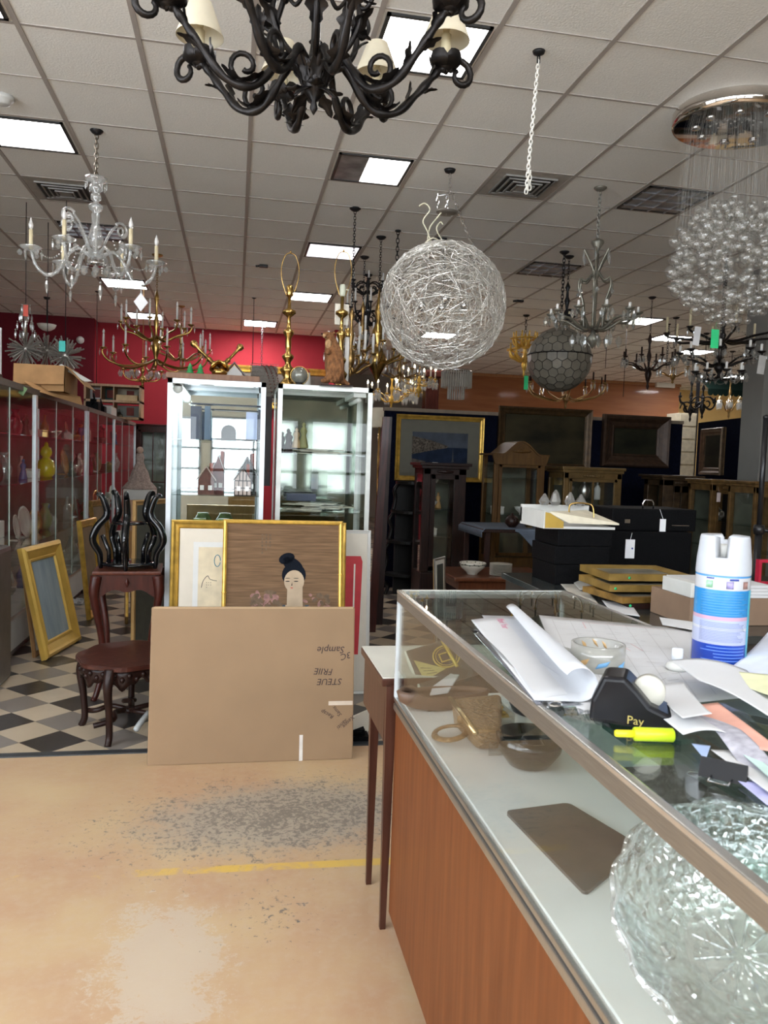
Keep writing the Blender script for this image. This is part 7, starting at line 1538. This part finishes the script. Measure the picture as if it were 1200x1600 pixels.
# wide clear tape roll lying flat
p = tp(933, 1045); t = T('tape_roll', 'wide roll of clear packing tape lying flat on the desk pad', 'tape roll', (p.x, p.y, TZ2 + .0024)); R0 = .051; hT = .048
b = MB(); b.lathe([(R0 - .007, 0), (R0, 0), (R0, hT), (R0 - .007, hT), (R0 - .007, 0)], seg=40, close=False); b.build('clear_tape', pane('clear tape winding', (.86, .85, .80), 1.5, .05, .08, .28), t)
b = MB(); b.lathe([(R0 - .009, .001), (R0 - .0072, .001), (R0 - .0072, hT - .001), (R0 - .009, hT - .001), (R0 - .009, .001)], seg=40, close=False); b.build('core', pane('milky core', (.85, .86, .86), 1.5, .1, .1, .4), t)
for i, (ang, z0_, z1_, wa, kind) in enumerate(((-2.6, .012, .024, .32, 'o'), (-1.9, .012, .022, .42, 'b'), (-1.1, .004, .018, .42, 'b'), (1.2, .034, .045, .2, 'o'), (1.75, .030, .042, .25, 'o'), (.75, .030, .042, .2, 'o'), (2.6, .028, .040, .2, 'b'))):
    rr = R0 + .0006 if ang < 0 else R0 - .0096
    def lab(u, v, ang=ang, z0_=z0_, z1_=z1_, wa=wa, rr=rr): a = ang + (u - .5) * wa + v * .12; return (rr * cos(a), rr * sin(a), z0_ + (z1_ - z0_) * v + .006 * (u - .5))
    b = MB(); b.grid(lab, 6, 2); b.build('printed_label', pm('orange brown print', (.45, .28, .12), .5) if kind == 'o' else pm('blue print', (.12, .30, .52), .5), t, thick=.0004)
# dropper bottle
p = tp(1057, 1048); t = T('dropper_bottle', 'small white dropper bottle in front of the spray can', 'bottle', (p.x, p.y, TZ2 + .002)); b = MB(); b.lathe([(.018, 0), (.021, .004), (.021, .006), (.018, .012), (.010, .016)], seg=18); b.build('body', PLW, t); b = MB(); b.lathe([(.0105, .016), (.0105, .040), (.009, .042)], seg=16); b.build('cap', pm('white cap', (.72, .76, .82), .4), t)
# spray can
p = tp(1121, 1040); dd = (p - EYE).length; r = 41 * (ROT.transposed() @ (p - EYE)).z / F * .97; hcan = None
zt_ = EYE.z - 0; topz = at(1124, 836, Y=p.y).z; h = topz - TZ2
t = T('spray_can', 'tall spray can with white cap and blue and white label on the counter', 'spray can', (p.x, p.y, TZ2 + .002), -.35); h -= .002
mt, nt, out = nodes('spray can label'); L = nt.links.new; bs = N(nt, 'ShaderNodeBsdfPrincipled'); bs.inputs['Roughness'].default_value = .25; tc = N(nt, 'ShaderNodeTexCoord'); sp = N(nt, 'ShaderNodeSeparateXYZ'); L(tc.outputs['Object'], sp.inputs[0]); dv = N(nt, 'ShaderNodeMath', operation='DIVIDE'); dv.inputs[1].default_value = h; L(sp.outputs[2], dv.inputs[0]); rp = N(nt, 'ShaderNodeValToRGB'); rp.color_ramp.interpolation = 'CONSTANT'
els = [(0, (.012, .05, .36)), (.19, (.42, .45, .60)), (.295, (.54, .55, .58)), (.315, (.40, .44, .60)), (.375, (.52, .32, .42)), (.40, (.03, .22, .50)), (.60, (.50, .50, .52)), (.695, (.07, .25, .52))]
rp.color_ramp.elements[0].position = 0; rp.color_ramp.elements[0].color = c4(els[0][1]); rp.color_ramp.elements[1].position = els[1][0]; rp.color_ramp.elements[1].color = c4(els[1][1])
for pos, col in els[2:]: e = rp.color_ramp.elements.new(pos); e.color = c4(col)
L(dv.outputs[0], rp.inputs[0]); L(rp.outputs[0], bs.inputs['Base Color']); L(bs.outputs[0], out.inputs[0])
b = MB(); b.lathe([(r * .93, 0), (r, .004), (r, h * .70), (r * .985, h * .715)], seg=48); b.build('can_body', mt, t)
b = MB()
NC = 64; capz = [(.71, 1.0), (.73, 1.01), (.82, .99), (.93, .93), (.985, .90), (1.0, .87)]
vs = []; fs = []
for j, (fz, fr) in enumerate(capz):
    for k in range(NC):
        a = 2 * pi * k / NC; z = h * fz
        # notch in the front of the cap, facing the viewer, and opposite
        af = abs(((a + pi / 2 + .35 + pi) % (2 * pi)) - pi); dep = .42 if af < .30 else 0
        if af < .30: z = min(z, h * (.84 + .0 * af)) if fz > .84 else z
        if pi - af < .22: z = min(z, h * .955)
        vs.append((r * fr * cos(a), r * fr * sin(a), z))
for j in range(len(capz) - 1):
    for k in range(NC): l = (k + 1) % NC; fs.append((j * NC + k, j * NC + l, (j + 1) * NC + l, (j + 1) * NC + k))
o_ = len(vs)
for k in range(NC):
    a = 2 * pi * k / NC; af = abs(((a + pi / 2 + .35 + pi) % (2 * pi)) - pi); z = vs[(len(capz) - 1) * NC + k][2]; vs.append((r * .40 * cos(a), r * .40 * sin(a), min(z, h * .985))); 
for k in range(NC): vs.append((r * .38 * cos(2 * pi * k / NC), r * .38 * sin(2 * pi * k / NC), h * .80))
for k in range(NC): l = (k + 1) % NC; fs.append(((len(capz) - 1) * NC + k, (len(capz) - 1) * NC + l, o_ + l, o_ + k)); fs.append((o_ + k, o_ + l, o_ + NC + l, o_ + NC + k))
fs.append(tuple(o_ + NC + k for k in range(NC)))
b.add(vs, fs, True); cap_ = b.build('cap', pm('white cap plastic', (.50, .52, .56), .28, 0, .02), t)
b = MB(); b.lathe([(r * .34, h * .80), (r * .3, h * .92), (r * .26, h * .93)], seg=16); b.build('nozzle', PLW, t)
def curved(name, ang0, ang1, z0_, z1_, m):
    b = MB(); b.grid(lambda u, v: ((r + .0005) * cos(ang0 + (ang1 - ang0) * u), (r + .0005) * sin(ang0 + (ang1 - ang0) * u), h * (z0_ + (z1_ - z0_) * v)), 10, 1); return b.build(name, m, t, thick=.0003)
F0 = -pi / 2 + .35 - .45
for i, (da, m) in enumerate(((-.62, pm('green picture', (.30, .55, .35), .5, 0, .5, 90)), (.12, pm('purple picture', (.28, .24, .45), .5, 0, .5, 90)), (.78, pm('brown picture', (.25, .14, .12), .5, 0, .5, 90)))): curved('label_picture', F0 + da - .13, F0 + da + .13, .615, .67, m)
curved('label_bar', F0 - .75, F0 - .45, .683, .692, pm('navy print', (.02, .05, .30), .4)); curved('label_bar', F0 + .1, F0 + .45, .676, .69, pm('navy print', (1, 1, 1)))
curved('side_stripe', F0 + 1.05, F0 + 1.45, .0, .60, pm('teal stripe', (.08, .42, .55), .3))
FN = pm('fine blue print', (.24, .28, .50), .5); rq = random.Random(12)
for k in range(13): z_ = .215 + k * .0115; curved('print_line', F0 - .95, F0 + rq.uniform(.5, .95), z_, z_ + .004, FN)
for k in range(9): z_ = .415 + k * .020; curved('print_line', F0 - .95, F0 + rq.uniform(.6, .95), z_, z_ + .006, pm('pale blue print', (.08, .28, .54), .5))
for k in range(5): z_ = .07 + k * .024; curved('print_line', F0 - rq.uniform(.3, .9), F0 + .9, z_, z_ + .007, pm('bright blue print', (.10, .22, .70), .5))
curved('white_patch', F0 + .45, F0 + .95, .0, .05, PLW)
# tape dispenser, black
p = tp(985, 1132); zr = atan2(p.y, p.x) - pi / 2
t = T('tape_dispenser', 'black desk tape dispenser with white roll in front of the packing tape', 'tape dispenser', (p.x + .008, p.y + .018, TZ2), -.55)
b = MB(); b.poly([(x, -.036, z) for x, z in [(-.058, 0), (-.056, .034), (-.040, .072), (-.008, .074), (.012, .056), (.03, .036), (.062, .024), (.072, .0)]], (0, .072, 0)); o = b.build('body', pm('glossy black plastic', (.005, .005, .007), .28, spec=.3), t)
md = o.modifiers.new('bev', 'BEVEL'); md.width = .007; md.segments = 3
b = MB(); M_ = Matrix.Rotation(pi / 2, 3, 'X'); b.lathe([(.010, -.010), (.024, -.010), (.024, .010), (.010, .010)], (.026, .0, .050), 24, M_); b.build('tape_reel', pm('white tape reel', (.5, .48, .42), .4), t)
b = MB(); b.box((.064, -.012, .022), (.076, .012, .028)); b.build('cutter', CHROME, t)
txt('Pay', .018, pm('gold pen writing', (.5, .40, .12), .4, .3), t, 'gold_writing', (.01, -.0366, .006), (pi / 2, 0, 0))
# highlighter
a, c = tp(960, 1157), tp(1052, 1160); YG = pm('neon yellow green', (.45, .60, .01), .35); YL = pm('bright yellow', (.80, .72, .02), .35); t = T('highlighter', 'neon yellow highlighter pen in front of the tape dispenser', 'marker', a + Vector((0, 0, .0105))); d = (c - a)
b = MB(); b.tube([(0, 0, 0), d * .03, d * .34], [.004, .0052, .0056], 12); b.build('cap', YL, t); b = MB(); b.tube([d * .32, d * .34, d * .98, d * 1.0], [.0085, .0098, .0098, .0075], 16); b.build('barrel', YG, t)
# keys, clear plastic bag scraps near dispenser
b = MB()
def crum(u, v): q = (tp(880, 1105) * (1 - u) + tp(950, 1120) * u) * (1 - v) + (tp(885, 1122) * (1 - u) + tp(955, 1140) * u) * v; return q + Vector((0, 0, .002 + .010 * abs(sin(u * 11 + v * 5)) * sin(pi * u) * sin(pi * v)))
b.grid(crum, 18, 10, smooth=False); tag(b.build('clear_bag', pane('thin plastic', (.82, .84, .86), 1.5, .04, .25)), 'crumpled clear plastic bag left of the tape dispenser', 'plastic bag')
b = MB(); b.tube([tp(868 + 10 * cos(k * .63), 1103 + 4 * sin(k * .63)) + Vector((0, 0, .003)) for k in range(10)], .0015, 4, closed=True); b.box(tuple(tp(880, 1106)), tuple(tp(880, 1106) + Vector((.03, .012, .003)))); tag(b.build('key_ring', CHROME), 'metal key ring by the near edge of the desk pad', 'keys')
# loose papers pile, right
P3 = [
 ('white sheet curving up at the right edge behind the paper pile', [(1120, 1075), (1215, 1010), (1250, 1100), (1175, 1098)], lambda u, v: .02 + .045 * u * u, pm('cool white paper', (.66, .70, .80), .75)),
 ('long white paper with a dark edge across the top of the paper pile', [(1045, 1060), (1165, 1078), (1260, 1185), (1090, 1105)], lambda u, v: .034 + .012 * sin(u * 3 + v), PAPER),
 ('pale yellow green paper in the paper pile on the right', [(1120, 1080), (1215, 1095), (1250, 1150), (1170, 1112)], lambda u, v: .038 + .006 * u, pm('pale yellow paper', (.66, .66, .42), .8)),
 ('white receipt fanned at the left of the paper pile', [(1020, 1092), (1068, 1085), (1110, 1160), (1064, 1168)], lambda u, v: .022 + .02 * v * v, PAPER),
 ('white sheet pointing left below the white receipt', [(997, 1112), (1045, 1112), (1135, 1168), (1066, 1170)], lambda u, v: .020 + .006 * sin(u * 3), PAPER),
 ('pink paper peeking out in the middle of the paper pile', [(1070, 1118), (1120, 1122), (1230, 1210), (1150, 1180)], lambda u, v: .015 + .01 * u, pm('salmon paper', (.62, .32, .25), .8)),
 ('grey blue printed paper in the paper pile', [(1075, 1125), (1120, 1130), (1260, 1260), (1160, 1205)], lambda u, v: .012 + .01 * sin(v * 4), pm('grey printed paper', (.38, .37, .42), .8, 0, .25, 60)),
 ('blue tinted envelope low in the paper pile', [(1080, 1168), (1110, 1172), (1100, 1200), (1106, 1200)], lambda u, v: .006, pm('blue tinted paper', (.36, .46, .70), .75)),
 ('bottom white sheet of the paper pile at the right edge', [(1110, 1178), (1160, 1180), (1270, 1270), (1215, 1262)], lambda u, v: .006 + .004 * v, PAPER),
 ('mint coloured card low in the paper pile', [(1158, 1192), (1178, 1195), (1260, 1270), (1225, 1258)], lambda u, v: .013 + .004 * v, pm('mint card', (.50, .66, .62), .7)),
 ('red and blue striped leaflet at the lower right of the paper pile', [(1150, 1222), (1185, 1226), (1240, 1275), (1198, 1262)], lambda u, v: .0035, pm('blue leaflet', (.45, .45, .72), .6, 0, .3, 30)),
]
for l, cs, fn, m in P3: sheet('paper_sheet', l, 'paper', cs, fn, m, g=None)
# binder clip
a = tp(1130, 1215); t = T('binder_clip', 'large black binder clip under the paper pile', 'binder clip', a, -.75)
b = MB(); b.poly([(-.028, -.012, 0), (-.028, .012, 0), (-.028, .0, .022)], (.056, 0, 0)); b.build('clip_body', pm('glossy black plastic', (1, 1, 1)), t); b = MB(); b.tube([(-.012, -.012, .004), (-.012, -.04, .006), (.012, -.04, .006), (.012, -.012, .004)], .0012, 5); b.build('wire_handle', CHROME, t)
# ================================================================ SIDE COUNTER behind, with black cases and gold frames
SC = .90; t = T('side_counter', 'dark side counter behind the glass counter carrying gold frames and black cases', 'counter', (1.43, 2.47, 0)); b = MB(); b.box((0, 0, .0), (1.5, 1.50, SC - .03)); b.build('base', pm('dark counter base', (.03, .025, .02), .5), t); b = MB(); b.box((-.02, -.02, SC - .03), (1.52, 1.52, SC), bev=.003); b.build('counter_top', pm('dark glass counter top', (.03, .035, .035), .12), t)
def sp_(x, y, z=SC): return at(x, y, Z=z)
# stack of gold frames (flat)
def flatframe(label, x0_, x1_, yfront, zb, th, m, dy=.30, rot=0, pic=True):
    a = at(x0_, yfront, Z=zb); c = at(x1_, yfront, Z=zb); w = c.x - a.x; t = T('flat_frame', label, 'picture frame', ((a.x + c.x) / 2, a.y + dy / 2, zb), rot)
    b = MB(); rl = .045; pts = [(-w / 2, -dy / 2), (w / 2, -dy / 2), (w / 2, dy / 2), (-w / 2, dy / 2)]
    L_ = [[(x * (1 - 2 * i / w), y * (1 - 2 * i / dy), z) for x, y in pts] for i, z in ((0, 0), (0, th), (.012, th + .002), (.03, th - .004), (rl, th - .010), (rl, 0))]; vs = [p for l in L_ for p in l]; fs = []
    for i in range(5):
        for k in range(4): l = (k + 1) % 4; fs.append((i * 4 + k, i * 4 + l, (i + 1) * 4 + l, (i + 1) * 4 + k))
    b.add(vs, fs, False); b.build('frame', m, t); b = MB(); b.box((-w / 2 + .04, -dy / 2 + .04, .002), (w / 2 - .04, dy / 2 - .04, th - .012)); b.build('picture', pm('dull painted picture', (.16, .15, .12), .4, 0, .6, 7), t); return t
zf = SC + .0006
GG = pm('olive gold frame', (.30, .19, .05), .4, .4, .25, 14)
T1 = flatframe('dark brown frame, bottom of the gold frame stack on the side counter', 985, 1075, 952, zf, .022, DWOOD, .30, -.05)
T2 = flatframe('olive gold frame lying tilted second from bottom in the frame stack', 962, 1072, 942, zf + .0245, .024, DGOLD, .30, .12)
T3 = flatframe('plain gold frame second from the top of the frame stack, with green sticker', 954, 1078, 925, zf + .051, .028, GG, .32, -.02)
T4 = flatframe('top gold frame of the stack on the side counter, green sticker on its side', 954, 1078, 908, zf + .082, .030, GG, .32, -.03)
for tt, xo in ((T3, -.16), (T4, -.10), (T1, -.12)): b = MB(); b.lathe([(.006, 0), (.006, .0008)], (xo, -.161 if tt != T1 else -.151, .014), 10, Matrix.Rotation(pi / 2, 3, 'X')); b.build('green_sticker', TAGG, tt)
# black attache / large case
def cs(name, label, cat, x0_, x1_, yt, yb2, Yd, dep, m, zb=None, **k):
    a = at(x0_, yb2, Y=Yd); c = at(x1_, yt, Y=Yd); zb = SC + .0006 if zb is None else zb; t = T(name, label, cat, ((a.x + c.x) / 2, Yd, zb)); w = (c.x - a.x) / 2; h = c.z - zb; b = MB(); b.box((-w, 0, 0), (w, dep, h), bev=.008); b.build('case_body', m, t); return t, w, h
t1, w1, h1 = cs('black_case', 'large black hard case, lower of two on the side counter with a white tag', 'case', 940, 1082, 832, 890, 3.75, .35, BLKM)
b = MB(); q = at(985, 857, Y=3.74) - t1.location; b.box((q.x - .026, -.006, q.z - .052), (q.x + .026, -.004, q.z + .046)); b.tube([(q.x, -.005, q.z + .046), (q.x + .01, .0, q.z + .08)], .0012, 3); o = b.build('price_tag', TAGW, t1); o['label'] = 'white paper price tag'
b = MB(); b.lathe([(.005, 0), (.005, .001)], (q.x + .012, -.0065, q.z), 8, Matrix.Rotation(pi / 2, 3, 'X')); b.build('blue_dot', pm('navy print', (1, 1, 1)), t1)
t2, w2, h2 = cs('black_case', 'black hard case on top of the larger one, with a hanging tag and arched handle', 'case', 955, 1089, 797, 831, 3.78, .30, BLKM, zb=SC + h1 + .0012)
b = MB(); b.tube([(-.06, .02, h2 - .0), (-.06, .02, h2 + .03), (-.05, .02, h2 + .045), (-.01, .02, h2 + .045), (0, .02, h2 + .03), (0, .02, h2)], .004, 6); b.build('handle', CHROME, t2)
b = MB(); q = at(1036, 826, Y=3.77) - t2.location; b.box((q.x - .017, -.006, q.z - .05), (q.x + .017, -.004, q.z + .05)); b.tube([(q.x, -.005, q.z + .05), (q.x - .02, -.002, h2)], .0012, 3); o = b.build('price_tag', TAGW, t2); o['label'] = 'long white price tag on string'
b = MB(); b.box((.10, -.003, .03), (.2, 0, .034)); b.build('latch', CHROME, t2); b = MB(); b.box((-.17, -.004, .04), (-.14, 0, .06)); b.build('latch', CHROME, t2)
# box stack with open white box
zb = SC + .0006
for i, (x0_, x1_, h, l) in enumerate(((868, 950, .10, 'black box, lowest of the stack left of the black cases'), (866, 952, .09, 'black box, second of the stack left of the black cases'), (870, 955, .085, 'black box, third of the stack under the cream tray'))):
    Yd = 3.58; a = at(x0_, 880, Y=Yd); c = at(x1_, 880, Y=Yd); b = MB(); b.box((a.x, Yd, zb), (c.x, Yd + .3, zb + h - .0015), bev=.004); tag(b.build('black_box', BLKM), l, 'box'); zb += h
a = at(846, 842, Y=3.58); c = at(958, 826, Y=3.58); t = T('cream_case_tray', 'open cream lined case with gold side and brass handle on top of the black boxes', 'case', ((a.x + c.x) / 2, 3.56, zb)); w = (c.x - a.x) / 2; 
b = MB(); b.box((-w, 0, 0), (w, .32, .012)); b.box((-w, 0, .012), (-w + .012, .32, .085)); b.box((-w, .30, .012), (w, .32, .10)); b.build('tray', PLW, t)
b = MB(); b.box((-w + .012, .02, .012), (-w + .016, .30, .08)); b.poly([(-w + .005, -.004, .004), (-w + .1, -.004, .004), (-w + .1, -.004, .035), (-w + .03, -.004, .075), (-w + .005, -.004, .08)]); b.build('gold_lining', pm('gold paper', (.42, .27, .04), .5), t)
b = MB(); b.poly([(-w + .03, 0, .075), (-w + .12, -.02, .03), (w + .01, -.02, .025), (w - .06, .2, .075)], (0, 0, .008)); b.build('cream_lid', pm('cream satin', (.68, .62, .48), .7), t)
b = MB(); b.tube(smoothpath([(-.03, .06, .06), (-.03, .06, .11), (.0, .05, .125), (.07, .05, .12), (.085, .04, .10), (.085, .03, .05)], 5), .004, 6); b.build('brass_handle', BRASS, t)
b = MB()
for k, (x, hh) in enumerate(((.0, .06), (.08, .05), (-.06, .04), (.14, .04))): b.lathe([(.02, 0), (.03, .02), (.018, hh), (.004, hh + .02)], (x - .02, .26, .10), 7, smooth=False)
b.v = [(x, y, z) for x, y, z in b.v]; tag(b.build('crumpled_film', pane('clear crumpled film', (.7, .7, .68), 1.5, .05, .2, .15), loc=t.location), 'crumpled clear film heap behind the cream case tray', 'plastic film')
# white plastic covered packs spilling at left of the boxes
sheet('plastic_sheet', 'white plastic sheeting lying left of the gold frames', 'plastic sheet', [(885, 900), (925, 895), (955, 940), (905, 925)], lambda u, v: .01 + .02 * sin(u * 3), m=pm('translucent white plastic', (.50, .48, .44), .3, 0, .1), z0=SC)
sheet('plastic_sheet', 'pale folded board lying at the corner of the side counter', 'board', [(868, 905), (900, 900), (945, 958), (915, 958)], lambda u, v: .004, m=pm('pale board', (.55, .52, .46), .6), z0=SC)
for k, (l, m) in enumerate((('black and white magazine under the gold frames, upper one', PAPER), ('dark magazine under the gold frames, lower one', BLK))): sheet('magazine', l, 'magazine', [(940 + 8 * k, 940), (985, 945), (1000, 966), (955 + 8 * k, 960)], lambda u, v, k=k: .004 + .003 * (1 - k), m=m, z0=SC)
# brown box with paper stack
Yd = 2.62; a = at(1074, 1020, Y=Yd); zbx = SC; c = at(1225, 940, Y=Yd); t = T('brown_box', 'brown cardboard box behind the spray can with printed papers on top', 'box', (a.x, Yd, zbx + .0006)); hb = at(1074, 935, Y=Yd).z - zbx
b = MB(); b.box((0, 0, 0), (c.x - a.x + .05, .28, hb), bev=.003); b.build('box_body', pm('brown box card', (.22, .14, .09), .8, 0, .06), t)
zst = zbx + .0006 + hb
for k in range(4): b = MB(); b.box((.06, .0, 0), (.34, .27, .011), bev=.001); tag(b.build('paper_pad', PAPER, loc=(a.x + .004 * (k % 2), Yd + .003 * k, zst + .0005 + k * .0118)), ('topmost printed' if k == 3 else ('lowest', 'second', 'third')[k] + ' white') + ' paper pad of the pile on the brown box', 'paper pad')
o = MB(); 
for k in range(3): o.box((.10 + .02 * k, .05 + .035 * k, 0), (.27 + .01 * k, .058 + .035 * k, .0004), rot=Matrix.Rotation(-.05, 4, 'Z'))
ob = o.build('printed_text_sheet', INK, loc=(a.x, Yd, zst + .0005 + 4 * .0118)); tag(ob, 'lines of dark print on the topmost paper pad', 'print')
b = MB(); b.box((.0, .0, 0), (.05, .2, .055), bev=.004); tag(b.build('white_carton', PLW, loc=(a.x, Yd, zst + .0005)), 'small white carton at the left end on the brown box', 'carton')
RF.location.z = SC + .0006 + .066; RF.location.y = 3.6; RF.location.x = at(1200, 885, Y=3.6).x
